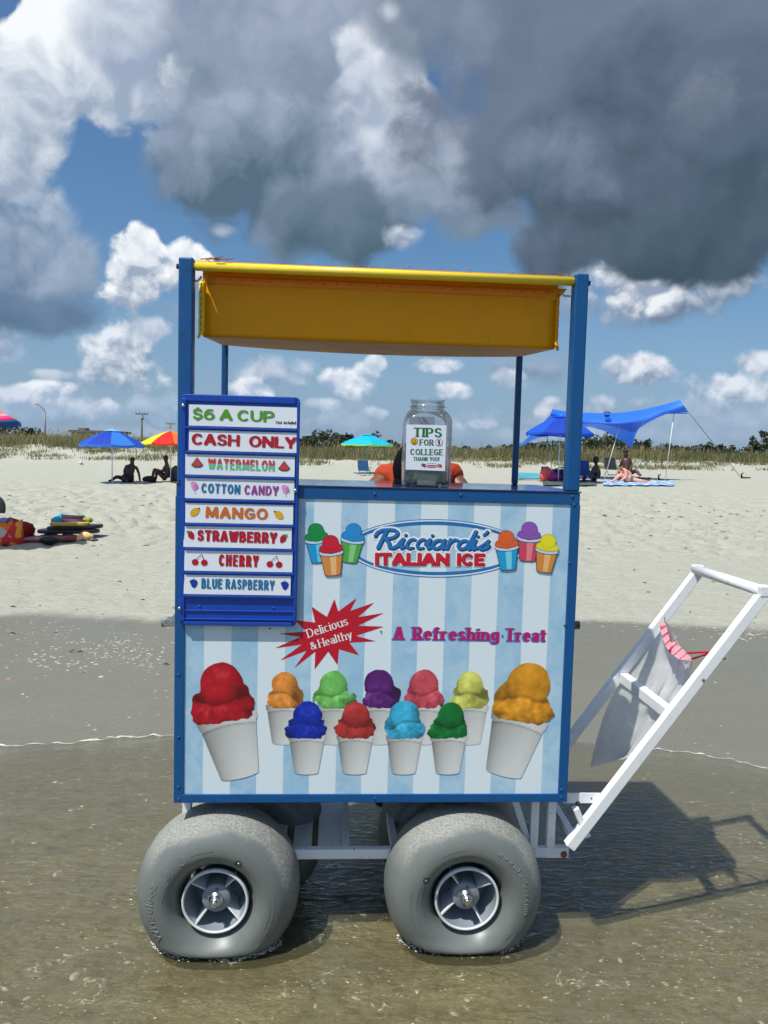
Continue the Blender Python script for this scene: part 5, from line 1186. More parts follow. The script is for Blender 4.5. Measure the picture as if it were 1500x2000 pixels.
# left edge and right edge of the film in the photograph, top to bottom (u, v), with depth in the cart frame
RW = [((1297, 1212), (1300, 1212)), ((1286, 1232), (1316, 1240)), ((1262, 1262), (1330, 1262)), ((1240, 1292), (1352, 1292)), ((1215, 1325), (1345, 1330)), ((1192, 1365), (1322, 1372)), ((1178, 1400), (1304, 1410)), ((1166, 1440), (1270, 1448)), ((1158, 1470), (1244, 1476)), ((1155, 1490), (1200, 1487)), ((1153, 1499), (1162, 1497))]
v = []; f = []; NB = 40
def row(t_):
    k = t_ * (len(RW) - 1); i = min(int(k), len(RW) - 2); a = k - i
    l = [RW[i][0][q] * (1 - a) + RW[i + 1][0][q] * a for q in (0, 1)]; r = [RW[i][1][q] * (1 - a) + RW[i + 1][1][q] * a for q in (0, 1)]; return l, r
rows = 60
for j in range(rows + 1):
    t_ = j / rows; l, r = row(t_); th = .16 * math.sin(math.pi * min(1, .12 + t_ * .9)) ** .8
    for i in range(NB):
        an = 2 * math.pi * i / NB; c, s = math.cos(an), math.sin(an); a = (1 - c) / 2
        pl = (.47 * (1 - a) + .13 * a) + .62 * th * s + .05
        wr = (float(vn(np.float64(i * .9), np.float64(t_ * 4))) - .5) * .05 * (1.1 - .6 * t_)
        u_ = l[0] * (1 - a) + r[0] * a; vv = l[1] * (1 - a) + r[1] * a
        v.append(bi @ Lw(u_, vv, pl + wr * abs(s) + (.010 * math.sin(i * 2.1 + 2.5 * t_) + .006 * math.sin(i * 3.7 - 5 * t_)) * (1.1 - .5 * t_)))
for j in range(rows):
    for i in range(NB): f.append((j * NB + i, j * NB + (i + 1) % NB, (j + 1) * NB + (i + 1) % NB, (j + 1) * NB + i))
mb = MB(); mb.add(v, f, True); mb.build('film', M_bag, bag)
# pink gathered mouth
PK = [(1289, 1212), (1300, 1213), (1310, 1236), (1326, 1258), (1349, 1284), (1346, 1292), (1322, 1284), (1306, 1276), (1296, 1252), (1287, 1232)]
mb = MB(); v = []; f = []
topc = [(1294, 1212), (1304, 1226), (1312, 1242), (1324, 1258), (1338, 1272), (1351, 1286)]; botc = [(1287, 1216), (1292, 1240), (1300, 1262), (1310, 1276), (1326, 1288), (1350, 1290)]
for k in range(41):
    tt = k / 40 * 5; i = min(int(tt), 4); a = tt - i
    A = [topc[i][q] * (1 - a) + topc[i + 1][q] * a for q in (0, 1)]; B = [botc[i][q] * (1 - a) + botc[i + 1][q] * a for q in (0, 1)]
    for j in range(7): q = j / 6; v.append(bi @ Lw(A[0] * (1 - q) + B[0] * q, A[1] * (1 - q) + B[1] * q, (.30 - .24 * k / 40) + .010 * math.sin(k * 1.1 + j * .4) - .02 * q))
    if k:
        for j in range(6): o = (k - 1) * 7 + j; f.append((o, o + 1, o + 8, o + 7))
mb.add(v, f, True); mb.build('gathered_mouth', cmat('pink_film', (255, 176, 190), rough=.35, var=.08, vscale=60, trans=.35), bag)
M_cord = cmat('red_cord', (190, 14, 34), rough=.5)
for pts in ([(1332, 1276), (1368, 1274), (1400, 1272)], [(1352, 1287), (1376, 1279), (1397, 1268), (1402, 1264)], [(1308, 1274), (1310, 1268), (1313, 1262)]):
    MB().tube([bi @ Lw(u, vv, .13 - .09 * max(0, (u - 1350) / 50)) for u, vv in pts], .0032, 6).build('drawstring', M_cord, bag)
MB().tube([bi @ Lw(1298, 1206, .43), bi @ Lw(1299, 1222, .40), bi @ Lw(1300, 1240, .36)], .0012, 5).build('tie', M_dark, bag)
for u, vv, s, c in ((1232, 1452, .008, (150, 140, 140)), (1220, 1436, .009, (200, 190, 180))):
    mb = MB(); p = bi @ Lw(u, vv, .36); mb.ball(tuple(p), s * 1.2, s, s * .8, 10, 7, lump=.4); mb.build('rubbish', cmat('rubbish_%d' % u, c), bag)

# ------------------------------------------------------------------ tip jar
jar = thing('tip_jar', 'clear plastic tips for college jar with a white label on the cart counter', 'jar', tuple(CM @ Vector((.136, .105, ZT + .004))), CYAW)
M_pet = bpy.data.materials.new('clear_plastic'); M_pet.use_nodes = True; t = M_pet.node_tree; t.nodes.remove(t.nodes['Principled BSDF'])
tp = N(t, 'ShaderNodeBsdfTransparent'); tp.inputs[0].default_value = (.93, .94, .94, 1); gl = N(t, 'ShaderNodeBsdfGlossy'); gl.inputs['Roughness'].default_value = .06; df = N(t, 'ShaderNodeBsdfDiffuse'); df.inputs[0].default_value = (.6, .62, .64, 1)
lw = N(t, 'ShaderNodeLayerWeight'); lw.inputs[0].default_value = .35
m1 = N(t, 'ShaderNodeMixShader'); m1.inputs[0].default_value = .06; t.links.new(tp.outputs[0], m1.inputs[1]); t.links.new(df.outputs[0], m1.inputs[2])
m2 = N(t, 'ShaderNodeMixShader'); t.links.new(mrange(t, lw.outputs['Fresnel'], 0, 1, .04, .7, False), m2.inputs[0]); t.links.new(m1.outputs[0], m2.inputs[1]); t.links.new(gl.outputs[0], m2.inputs[2]); t.links.new(m2.outputs[0], t.nodes['Material Output'].inputs[0])
def sqring(hw, z, r, n=6):
    p = rr(-hw, hw, -hw, hw, min(r, hw * .999), n); return [(a, b_, z) for a, b_ in p]
JP = [(.061, .0, .02), (.067, .004, .022), (.0685, .02, .022), (.0685, .19, .022), (.066, .205, .03), (.060, .216, .04), (.054, .224, .054), (.0505, .226, .0505), (.0505, .232, .0505), (.054, .233, .054), (.054, .237, .054), (.050, .239, .05), (.050, .252, .05), (.0525, .253, .0525), (.0525, .256, .0525), (.0495, .257, .0495)]
JP = [(a, b_ + .0, c) for a, b_, c in JP]
v = []; f = []
for hw, z, r in JP: v += sqring(hw, z, r)
M_ = len(sqring(.05, 0, .02))
for j in range(len(JP) - 1):
    for i in range(M_): f.append((j * M_ + i, j * M_ + (i + 1) % M_, (j + 1) * M_ + (i + 1) % M_, (j + 1) * M_ + i))
f.append(tuple(range(M_ - 1, -1, -1))); mb = MB(); mb.add(v, f, True); mb.build('jar_body', M_pet, jar)
JY = -.0692
def jl(u, v_, y=JY):       # jar-local point under a pixel on the jar's front face
    p = L(u, v_, .105 + y); return Vector((p.x - .136, y, p.z - ZT - .004))
M_lab = cmat('jar_label', (226, 232, 246), rough=.5, var=.01)
lb = [jl(794, 829), jl(872, 831), jl(869, 920), jl(792, 917)]
lab = MB().add([lb[3], lb[2], lb[1], lb[0]], [(0, 1, 2, 3)]).build('label', M_lab, jar)
Ms1 = Mprint('label_green', 26, 110, 52)
def jletters(txt, p0, p1, cap, m, dy, **k):
    o = letters(txt, p0, p1, cap, .105 + JY - dy, m, None, **k)
    me_ = o.data; me_.transform(Matrix.Translation((-.136, -.105, -ZT - .004))); o.parent = lab; return o
jletters('TIPS', (807, 853), (863, 854), 18, Ms1, .0006, px=.13, py=.05, serif=.16, gap=.10); jletters('FOR', (819, 869.5), (847, 870), 11.5, Ms1, .0006, px=.11, py=.05, serif=.14, gap=.1)
jletters('COLLEGE', (801, 888), (865, 889), 11.5, Ms1, .0006, px=.11, py=.05, serif=.14, gap=.08); jletters('THANK', (807, 899.5), (836, 900), 7.2, Ms1, .0006, px=.10, py=.06, serif=.12, gap=.08, cells=12); jletters('YOU!', (839, 900), (858, 900.3), 7.2, Ms1, .0006, px=.10, py=.06, serif=.12, gap=.08, cells=12)
def jell(u, v_, ru, rv, m, dy, nm='label_picture'):
    mb = MB(); P = [jl(u + ru * math.cos(2 * math.pi * k / 20), v_ + rv * math.sin(2 * math.pi * k / 20), JY - dy) for k in range(20)]; mb.add(P, [tuple(range(19, -1, -1))]); return mb.build(nm, m, lab)
jell(809, 862, 7, 7, Mprint('badge_brown', 120, 84, 20), .0006); jell(809, 862, 6, 6, Myl, .0008)
jell(806.5, 860, .9, 1.3, Mbk, .001); jell(811.5, 860, .9, 1.3, Mbk, .001); jell(809, 865, 3, 1.2, Mbk, .001)
jell(857.5, 864, 7.2, 7.2, Mprint('badge_violet', 96, 66, 110), .0006); jell(857.5, 864, 6.2, 6.2, M_lab, .0008); jell(857, 861, 2.6, 2.2, Mr2, .001); 
mb = MB(); P = [jl(*q, JY - .001) for q in ((855.5, 863), (860, 863), (859, 869), (856.5, 869))]; mb.add(P, [(3, 2, 1, 0)]); mb.build('label_picture', Mbk, lab)
jell(826, 908, 3, 3, Mgd, .0006); jell(829, 909, 2.4, 3.4, Mr, .0008); jell(843, 909, 13, 4.2, Mo1, .0006); jell(843, 909, 12, 3.2, Mo2, .0008); jell(843, 909.5, 10, 1.6, Mr2, .001); jell(857, 909, 3.2, 3.2, Mor, .0008); jell(861, 910, 2, 3, Mr, .0009)
# inner paper seen above the label, folded notes inside
MB().add([jl(800, 814, -.02), jl(849, 814, -.02), jl(849, 829, -.02), jl(800, 829, -.02)][::-1], [(0, 1, 2, 3)]).build('inner_paper', cmat('inner_paper', (136, 144, 160)), jar)
M_bill = cmat('banknote', (128, 148, 120), rough=.7, var=.25, vscale=90)
for i, (x, y, z, rx, rz, s) in enumerate(((.0, -.035, .035, .25, .1, 1), (-.02, .0, .03, -.4, .6, .9), (.028, -.02, .03, .5, -.5, .9), (-.03, -.03, .028, .2, -.3, .8), (.01, .03, .03, 1.0, .2, 1))):
    v = []; f = []
    for j in range(6):
        for k in range(10): a, b_ = k / 9 - .5, j / 5 - .5; v.append((a * .075 * s, .007 * math.sin(a * 9 + i) + .005 * math.sin(b_ * 11), b_ * .052))
    for j in range(5):
        for k in range(9): o = j * 10 + k; f.append((o, o + 1, o + 11, o + 10))
    mb = MB(); mb.add(v, f, True); o = mb.build('banknote', M_bill, None, solid=.0005)
    o.matrix_world = CM @ Matrix.Translation((.136 + x, .105 + y, ZT + .004 + z)) @ Matrix.Rotation(rz, 4, 'Z') @ Matrix.Rotation(rx, 4, 'X')
    tag(o, 'crumpled green banknote lying at the bottom of the tip jar', 'banknote', 'banknotes in the tip jar')
for i in range(3):
    mb = MB(); mb.box(-.0265, .0265, -.0006, .0006, -.016, .016); o = mb.build('banknote', cmat('note_face', (176, 190, 168), var=.3, vscale=140) if i == 0 else bpy.data.materials['note_face']); o.matrix_world = CM @ Matrix.Translation((.136 - .004 + i * .003, .105 - .058 + i * .006, ZT + .004 + .022)) @ Matrix.Rotation(.1 * i, 4, 'Y')
    tag(o, 'crumpled green banknote lying at the bottom of the tip jar', 'banknote', 'banknotes in the tip jar')
# ------------------------------------------------------------------ people
def skin_body(name, J, E, m, parent, sub=2, root=0):
    """J: list of (x, y, z, r)"""
    me = bpy.data.meshes.new(name); me.from_pydata([j[:3] for j in J], E, []); me.update()
    o = bpy.data.objects.new(name, me); COL.objects.link(o); o.parent = parent; me.materials.append(m)
    s = o.modifiers.new('skin', 'SKIN'); s.use_smooth_shade = True
    d = me.skin_vertices[0].data
    for i, j in enumerate(J): d[i].radius = (j[3], j[3]); d[i].use_root = (i == root)
    u = o.modifiers.new('sub', 'SUBSURF'); u.levels = sub; u.render_levels = sub
    return o
SKIN_T = cmat('skin_tan', (196, 136, 112), rough=.5, var=.04); SKIN_P = cmat('skin_fair', (232, 164, 140), rough=.5, var=.04); SKIN_D = cmat('skin_brown', (118, 72, 52), rough=.45, var=.05); SKIN_DD = cmat('skin_deep', (70, 44, 36), rough=.5, var=.05)
M_hair = mat('dark_hair', (.012, .010, .010), .55, var=.2, vscale=80); M_blond = cmat('fair_hair', (120, 86, 52), rough=.6, var=.2)
def person(label, loc, rz, J, E, skin, clothes=(), hair=None, sc=1.0, group=None):
    p = thing('person', label, 'person', loc, rz, group); p.scale = (sc,) * 3
    skin_body('body', J, E, skin, p)
    for nm, JJ, EE, m in clothes: skin_body(nm, JJ, EE, m, p)
    if hair:
        c, r, m = hair; MB().ball(c, r[0], r[1], r[2], 14, 10, lump=.05).build('hair', m, p)
    return p
# vendor bent over behind the counter
yv = .93
def Lv(u, v, y=yv): p = L(u, v, y); return (p.x, p.y, p.z)
h0 = Lv(822, 908, .84); ns = Lv(815, 903); sl = Lv(757, 924); sr = Lv(880, 922); xm = (sl[0] + sr[0]) / 2
v_loc = CM @ Vector((xm, yv, 0)); vb = lambda p: (p[0] - xm, p[1] - yv, p[2])
sl, sr, ns, h0 = vb(sl), vb(sr), vb(ns), vb(h0)
el_ = vb(Lv(716, 958, .86)); er_ = vb(Lv(912, 962, .86))
J = [(0, 0.03, .88, .13), (0, .05, 1.10, .13), (0, .03, 1.30, .13), (0, 0, ns[2] - .05, .075), (0, -.05, ns[2] + .00, .05), (h0[0], -.09, h0[2], .095),
     (sl[0], 0, sl[2] - .03, .055), (el_[0] + .02, el_[1] + .02, el_[2] - .0, .047), (-.20, -.27, 1.10, .038), (-.16, -.33, 1.08, .034),
     (sr[0], 0, sr[2] - .03, .055), (er_[0] - .01, er_[1] + .02, er_[2] - .0, .047), (.20, -.27, 1.10, .038), (.16, -.33, 1.08, .034),
     (-.10, .03, .84, .09), (-.12, .0, .47, .065), (-.12, .04, .09, .045), (-.12, -.10, .04, .04), (.10, .03, .84, .09), (.12, .0, .47, .065), (.12, .04, .09, .045), (.12, -.10, .04, .04)]
E_ = [(0, 1), (1, 2), (2, 3), (3, 4), (4, 5), (3, 6), (6, 7), (7, 8), (8, 9), (3, 10), (10, 11), (11, 12), (12, 13), (0, 14), (14, 15), (15, 16), (16, 17), (0, 18), (18, 19), (19, 20), (20, 21)]
M_or = cmat('orange_shirt', (172, 56, 14), rough=.85, var=.12, vscale=18, bump=.004, bscale=30); M_navy = mat('navy_cloth', (.012, .015, .03), .85, var=.2)
lp = lambda a, b, k, r: (a[0] * (1 - k) + b[0] * k, a[1] * (1 - k) + b[1] * k, a[2] * (1 - k) + b[2] * k, r)
shirt = [(0, .03, .93, .15), (0, .05, 1.10, .15), (0, .03, 1.30, .15), (0, 0, ns[2] - .05, .095), (0, -.02, ns[2] - .01, .075), (J[6][0], 0, J[6][2] + .005, .072), lp(J[6], J[7], .50, .066), (J[10][0], 0, J[10][2] + .005, .072), lp(J[10], J[11], .50, .066)]
trs = [(0, .03, .90, .155), (-.10, .03, .82, .105), (-.12, .0, .47, .08), (-.12, .04, .14, .062), (.10, .03, .82, .105), (.12, .0, .47, .08), (.12, .04, .14, .062)]
vend = person('person in orange t-shirt with head bowed behind the cart counter and tip jar', tuple(v_loc), CYAW, J, E_, SKIN_D,
    (('t_shirt', shirt, [(0, 1), (1, 2), (2, 3), (3, 4), (3, 5), (5, 6), (3, 7), (7, 8)], M_or), ('trousers', trs, [(0, 1), (1, 2), (2, 3), (0, 4), (4, 5), (5, 6)], M_navy)))
M_vh = mat('vendor_hair', (.006, .006, .008), 1.0, spec=.08, var=.3, vscale=90)
hb = MB(); hb.ball((h0[0] - .004, -.10, h0[2] - .015), .108, .115, .118, 24, 16, lump=.02); hb.ball((h0[0] - .006, -.11, h0[2] - .10), .106, .09, .13, 24, 16, lump=.03); hb.build('hair', M_vh, vend)
for sx in (-1, 1):       # hands resting on something behind the counter: palm, four fingers, thumb
    for k in range(4):
        o_x = sx * (.16 - .018 * (k - 1.5)); skin_body('finger', [(sx * .16, -.34, 1.08, .012), (o_x, -.385, 1.082, .009), (o_x, -.41 - .006 * (1.5 - abs(k - 1.5)), 1.07, .008), (o_x, -.425, 1.052, .007)], [(0, 1), (1, 2), (2, 3)], SKIN_D, vend, 1)
    skin_body('thumb', [(sx * .15, -.33, 1.08, .012), (sx * .115, -.36, 1.075, .010), (sx * .105, -.385, 1.065, .008)], [(0, 1), (1, 2)], SKIN_D, vend, 1)

def gp(u, v): p = G(u, v); return (p.x, p.y, p.z)
# seated man under the blue umbrella, leaning back
p1 = gp(253, 942); k1 = p1[1] / 27.0
SIT = [(-.05, 0, .13, .13), (-.01, .04, .34, .135), (.03, .05, .50, .12), (.07, .04, .62, .06), (.09, .02, .76, .085), (.09, .02, .82, .07),
       (-.13, .05, .56, .06), (-.19, .0, .36, .045), (-.10, -.12, .20, .035), (-.06, -.17, .17, .03),
       (.22, .06, .54, .06), (.30, .10, .30, .045), (.33, .12, .06, .035), (.36, .06, .03, .025),
       (-.14, -.08, .12, .09), (-.36, -.26, .20, .07), (-.50, -.42, .06, .045), (-.58, -.46, .05, .035), (.04, -.10, .11, .09), (-.10, -.38, .18, .07), (.10, -.55, .06, .045), (.12, -.64, .05, .035)]
ES = [(0, 1), (1, 2), (2, 3), (3, 4), (4, 5), (2, 6), (6, 7), (7, 8), (8, 9), (2, 10), (10, 11), (11, 12), (12, 13), (0, 14), (14, 15), (15, 16), (16, 17), (0, 18), (18, 19), (19, 20), (20, 21)]
M_blk = mat('black_cloth', (.018, .02, .03), .85, var=.2); M_nsh = cmat('navy_shorts', (26, 32, 52), rough=.85)
shorts = [(-.05, 0, .13, .15), (-.14, -.08, .13, .11), (-.28, -.20, .17, .095), (.04, -.10, .13, .11), (-.04, -.26, .15, .095)]
person('bare-chested man in dark shorts sitting on the sand, leaning back on one arm', p1, 0, SIT, ES, SKIN_DD, (('shorts', shorts, [(0, 1), (1, 2), (0, 3), (3, 4)], M_nsh),), ((.09, .04, .81), (.085, .095, .075), M_hair), k1)
# second sitter, in profile facing left with knees up, by the red and yellow umbrella
p2 = gp(322, 941); k2 = p2[1] / 27.0
SID = [(.10, 0, .13, .13), (.12, .0, .34, .12), (.10, .0, .54, .11), (.06, .0, .66, .055), (.02, .0, .78, .08), (.01, 0, .84, .065),
       (.06, -.15, .56, .05), (-.05, -.18, .36, .04), (-.22, -.12, .40, .03), (-.28, -.12, .42, .028), (.06, .15, .56, .05), (-.05, .18, .36, .04), (-.22, .12, .40, .03), (-.28, .12, .42, .028),
       (.02, -.09, .12, .09), (-.34, -.10, .46, .065), (-.42, -.10, .06, .045), (-.52, -.10, .04, .03), (.02, .09, .12, .09), (-.30, .10, .44, .065), (-.36, .12, .06, .045), (-.46, .12, .04, .03)]
person('dark-haired person sitting side-on, knees drawn up, under the red and yellow umbrella', p2, 0, SID, ES, SKIN_DD, (('swimsuit', [(.10, 0, .13, .15), (.12, 0, .34, .135), (.10, 0, .50, .125)], [(0, 1), (1, 2)], M_blk),), ((.03, .0, .84), (.095, .09, .09), M_hair), k2)
# two people and a crouching woman under the blue sun sail on the right
p3 = gp(1160, 942); k3 = p3[1] / 28
person('dark-haired person in a dark swimsuit sitting facing left beside the blue post of the cart', p3, 0.2, SID, ES, SKIN_DD, (('swimsuit', [(.10, 0, .13, .15), (.12, 0, .34, .135), (.10, 0, .52, .125)], [(0, 1), (1, 2)], M_blk),), ((.04, .0, .82), (.12, .11, .13), M_hair), k3)
p4 = gp(1222, 943); k4 = p4[1] / 28
BND = [(.12, 0, .14, .15), (.10, .0, .32, .13), (-.02, -.02, .46, .12), (-.14, -.04, .50, .06), (-.28, -.06, .46, .085), (-.33, -.06, .43, .07),
       (-.08, -.16, .46, .055), (-.06, -.22, .22, .045), (-.20, -.22, .12, .035), (-.26, -.22, .08, .03), (-.06, .14, .46, .055), (-.14, .18, .26, .045), (-.26, .14, .14, .035), (-.32, .12, .12, .03),
       (.02, -.10, .13, .10), (-.26, -.16, .30, .075), (-.52, -.18, .05, .045), (-.64, -.18, .04, .035), (.18, .06, .12, .10), (.50, -.04, .09, .07), (.82, .0, .05, .045), (.90, .0, .04, .035)]
person('fair-haired woman with sunburnt skin bending forward over her raised knee on a towel', p4, 0, BND, ES, SKIN_P, (('swimsuit', [(.13, 0, .13, .165), (.12, 0, .22, .15)], [(0, 1)], cmat('coral_cloth', (170, 90, 90))), ), ((-.25, -.05, .50), (.10, .095, .075), M_blond), k4)
p5 = gp(1224, 930); k5 = p5[1] / 28
person('person with dark skin sitting upright behind the bending woman on the towel', p5, -.2, [(j[0] * -.8, j[1], j[2] * 1.08, j[3] * 1.1) for j in SIT], ES, SKIN_DD, (('shirt', [(.04, 0, .14, .165), (.01, .04, .37, .16), (-.03, .05, .55, .15)], [(0, 1), (1, 2)], mat('brown_black_cloth', (.035, .022, .02), .85)),), ((-.07, .03, .90), (.10, .10, .09), M_hair), k5)

# ------------------------------------------------------------------ umbrellas
M_pole = cmat('umbrella_pole', (222, 226, 228), rough=.35, metal=0.0)
def umbrella(label, loc, R_, zr_, za, cols, lean=(0, 0), rz=0, bands=False, valance=.0, group=None, pole_m=None, gores=8, vent=None, trim=None):
    u = thing('beach_umbrella', label, 'umbrella', loc, 0, group)
    ax = Vector((lean[0], lean[1], 1)).normalized(); pm = pole_m or M_pole
    MB().tube([(0, 0, -.3), (0, 0, .9), tuple(ax * (za - .02) if 0 else (lean[0] * (za - .9), lean[1] * (za - .9), za - .02))], [.02, .02, .014], 10).build('pole', pm, u)
    top = Vector((lean[0] * (za - .9), lean[1] * (za - .9), za)); rot = Vector((0, 0, 1)).rotation_difference(ax).to_matrix(); dp = za - zr_
    def P(r, th, lift=0):
        a = (th % (2 * math.pi / gores)) / (2 * math.pi / gores); scal = 1 - .055 * math.sin(math.pi * a) * (r / R_) ** 2
        z = -dp * ((r / R_) ** 1.45) - .035 * math.sin(math.pi * a) * (r / R_) + lift
        return top + rot @ Vector((r * scal * math.cos(th + rz), r * scal * math.sin(th + rz), z))
    for g in range(gores):
        nb = 4 if bands else 1
        rs_ = np.linspace(.02, R_, 13 if not bands else 51)
        mb = MB(); v = []; f = []; cs = []
        for i, r in enumerate(rs_):
            for k in range(7): v.append(tuple(P(r, 2 * math.pi * (g + k / 6 * .9999) / gores)))
        mb.add(v, [(i * 7 + k, (i + 1) * 7 + k, (i + 1) * 7 + k + 1, i * 7 + k + 1) for i in range(len(rs_) - 1) for k in range(6)], True)
        if bands:
            o = mb.build('canopy_panel', cols[0], u)
            for m_ in cols[1:]: o.data.materials.append(m_)
            for pi, pl in enumerate(o.data.polygons): q_ = (pi // 6 + .5) / (len(rs_) - 1); pl.material_index = min(len(cols) - 1, sum(q_ > b_ for b_ in (.74, .80, .86, .92, .96)))
        else: o = mb.build('canopy_panel', cols[g % len(cols)], u)
        if valance:
            v = []
            for k in range(7):
                p = P(R_, 2 * math.pi * (g + k / 6 * .9999) / gores); v += [tuple(p), tuple(p + Vector((0, 0, -valance * (1 + .15 * math.sin(k)))))]
            mb = MB(); mb.add(v, [(2 * k, 2 * k + 1, 2 * k + 3, 2 * k + 2) for k in range(6)], True); mb.build('valance', trim or cols[g % len(cols)], u)
        a = 2 * math.pi * g / gores; MB().tube([tuple(P(.03, a, -.03)), tuple(P(R_ * .5, a, -.02)), tuple(P(R_ * .99, a, -.012))], .005, 5).build('rib', pm, u)
        MB().tube([tuple(P(R_ * .52, a, -.02)), tuple(top + rot @ Vector((0.02 * math.cos(a + rz), .02 * math.sin(a + rz), -dp - .12)))], .004, 5).build('strut', pm, u)
    if vent:
        v = [tuple(top + Vector((0, 0, .045)))]; n = 24
        for k in range(n): p = P(R_ * .26, 2 * math.pi * k / n, .045); v.append(tuple(p))
        mb = MB(); mb.add(v, [(0, 1 + k, 1 + (k + 1) % n) for k in range(n)], True); mb.build('vent_cap', vent, u)
    MB().tube([tuple(top + Vector((0, 0, -.02))), tuple(top + Vector((0, 0, .07)))], [.018, .008], 8).build('finial', pm, u)
    return u
fab = lambda n, c, tr=.35: cmat(n, c, rough=.7, var=.03, vscale=3, trans=tr)
F_b1, F_b2, F_b3 = fab('cloth_blue', (28, 92, 214)), fab('cloth_blue_light', (60, 136, 232)), fab('cloth_blue_deep', (20, 66, 190))
F_sky = fab('cloth_sky', (150, 215, 240))
g1 = gp(220, 943); s = g1[1] / FPX; gr = gp(219, 943)
def Zof(u, v, Y): return at(u, v, Y).z
umbrella('blue beach umbrella with a straight white pole standing over the sand left of the cart', gr, 61 * s, Zof(215, 868, gr[1]) - gr[2], Zof(213, 840, gr[1]) - gr[2], [F_b1, F_b2, F_b3, F_b2, F_b1, F_b3, F_b2, F_b1], rz=.3, valance=.07, vent=F_sky, trim=F_b2)
g2 = gp(333, 941)
F_y, F_r, F_o, F_g = fab('cloth_yellow', (238, 236, 40)), fab('cloth_red', (238, 40, 34)), fab('cloth_orange', (255, 132, 56)), fab('cloth_lime', (170, 220, 60))
umbrella('umbrella with red, orange, yellow and lime wedges just left of the cart', g2, 56 * g2[1] / FPX, Zof(333, 866, g2[1]) - g2[2], Zof(333, 842, g2[1]) - g2[2], [F_y, F_r, F_o, F_y, F_y, F_r, F_o, F_g], rz=-2.75, valance=.05)
g3 = gp(716, 925); 
F_t, F_l = fab('cloth_turquoise', (20, 196, 226)), fab('cloth_lime_trim', (176, 236, 90))
umbrella('turquoise umbrella with a lime rim behind the cart, over a blue folding chair', g3, 52 * g3[1] / FPX, Zof(716, 868, g3[1]) - g3[2], Zof(716, 849, g3[1]) - g3[2], [F_t], rz=.2, valance=.06, vent=F_t, trim=F_l, pole_m=cmat('teal_pole', (96, 150, 150)))
g4 = gp(1090, 942)
umbrella('plain blue beach umbrella in front of the blue sun sail, right of the cart post', g4, 68 * g4[1] / FPX, Zof(1092, 846, g4[1]) - g4[2], Zof(1095, 813, g4[1]) - g4[2], [F_b1, F_b1, F_b3], rz=.1, valance=.09, vent=F_b1)
# rainbow umbrella, mostly outside the left edge
gr5 = G(-96, 1064); Rr = 134 * gr5.y / FPX
bandm = [fab('band_yellow', (252, 214, 60)), fab('band_orange', (250, 140, 50)), fab('band_pale_pink', (246, 180, 214)), fab('band_pink', (244, 84, 156)), fab('band_red', (226, 34, 60)), fab('band_navy', (26, 84, 150))]
umbrella('rainbow-banded umbrella whose edge reaches in at the far left', tuple(gr5), Rr, Zof(36, 822, gr5.y) - gr5.z, Zof(-96, 766, gr5.y) - gr5.z + .0, bandm, bands=True, rz=0.0, valance=.05, trim=bandm[-1])

# ------------------------------------------------------------------ blue sun sail (right)
sail = thing('sun_sail', 'large stretched bright blue sun sail on thin poles, behind the sitting group', 'sun shade', gp(1200, 938)); SL = Vector(sail.location)
Y0 = SL.y
F_s = cmat('sail_blue', (48, 124, 238), rough=.55, var=.03, vscale=2, trans=.3); F_s2 = F_s
def curve(pts, n):
    us_ = [p[0] for p in pts]; t_ = [0]
    for a, b in zip(pts, pts[1:]): t_.append(t_[-1] + math.hypot(b[0] - a[0], b[1] - a[1]))
    t_ = np.array(t_) / t_[-1]; q = np.linspace(0, 1, n); return [(float(np.interp(x, t_, us_)), float(np.interp(x, t_, [p[1] for p in pts])), float(np.interp(x, t_, [p[2] for p in pts]))) for x in q]
def loft(A, B, bow=0, rows=10):
    v = []; n = len(A)
    for j in range(rows + 1):
        b = j / rows
        for i in range(n):
            u = A[i][0] * (1 - b) + B[i][0] * b; vv = A[i][1] * (1 - b) + B[i][1] * b; y = Y0 + A[i][2] * (1 - b) + B[i][2] * b + bow * math.sin(math.pi * b)
            v.append(at(u, vv, y) - SL)
    return v, [(j * n + i, (j + 1) * n + i, (j + 1) * n + i + 1, j * n + i + 1) for j in range(rows) for i in range(n - 1)]
ridge = curve([(1079, 799, .4), (1090, 801, .5), (1112, 804, .7), (1160, 807, .9), (1212, 806, .9), (1260, 799, .8), (1300, 789, .6), (1328, 781, .3)], 40)
front = curve([(1074, 812, 0), (1090, 818, .1), (1115, 822, .1), (1140, 826, .0), (1212, 828, -.2), (1262, 822, -.1), (1300, 808, 0), (1345, 805, .2)], 40)
mb = MB(); mb.add(*loft(ridge, front, -.25), True); mb.build('sail_front', F_s, sail)
und_t = curve([(1074, 812, .0), (1090, 817, .1), (1115, 821, .1), (1140, 825, .0), (1212, 827, -.2), (1262, 821, -.1), (1300, 807, 0), (1343, 806, .2)], 48)
und_b = curve([(1008, 877, 3.0), (1040, 860, 3.1), (1075, 846, 3.2), (1150, 833, 3.2), (1185, 843, 3.0), (1236, 876, 2.6), (1236, 858, 2.4), (1239, 843, 2.2), (1265, 826, 1.6), (1300, 808, .6), (1343, 808, .25)], 48)
mb = MB(); mb.add(*loft(und_t, und_b, .2), True); mb.build('sail_back', F_s, sail)
mb = MB()
for (a, b) in (((1074, 812), (1079, 799)), ): mb.tube([at(a[0], a[1], Y0) - SL, at(b[0], b[1], Y0 + .4) - SL], .01, 5)
for (u, v, dy), (u2, v2) in (((1211, 829, .2), (1184, 938)), ((1317, 803, .2), (1302, 939))):
    q = at(u, v, Y0 + dy); gq = G(u2, v2); MB().tube([q - SL, Vector((gq.x, Y0 + dy, gq.z)) - SL], .018, 8).build('sail_pole', M_pole, sail)
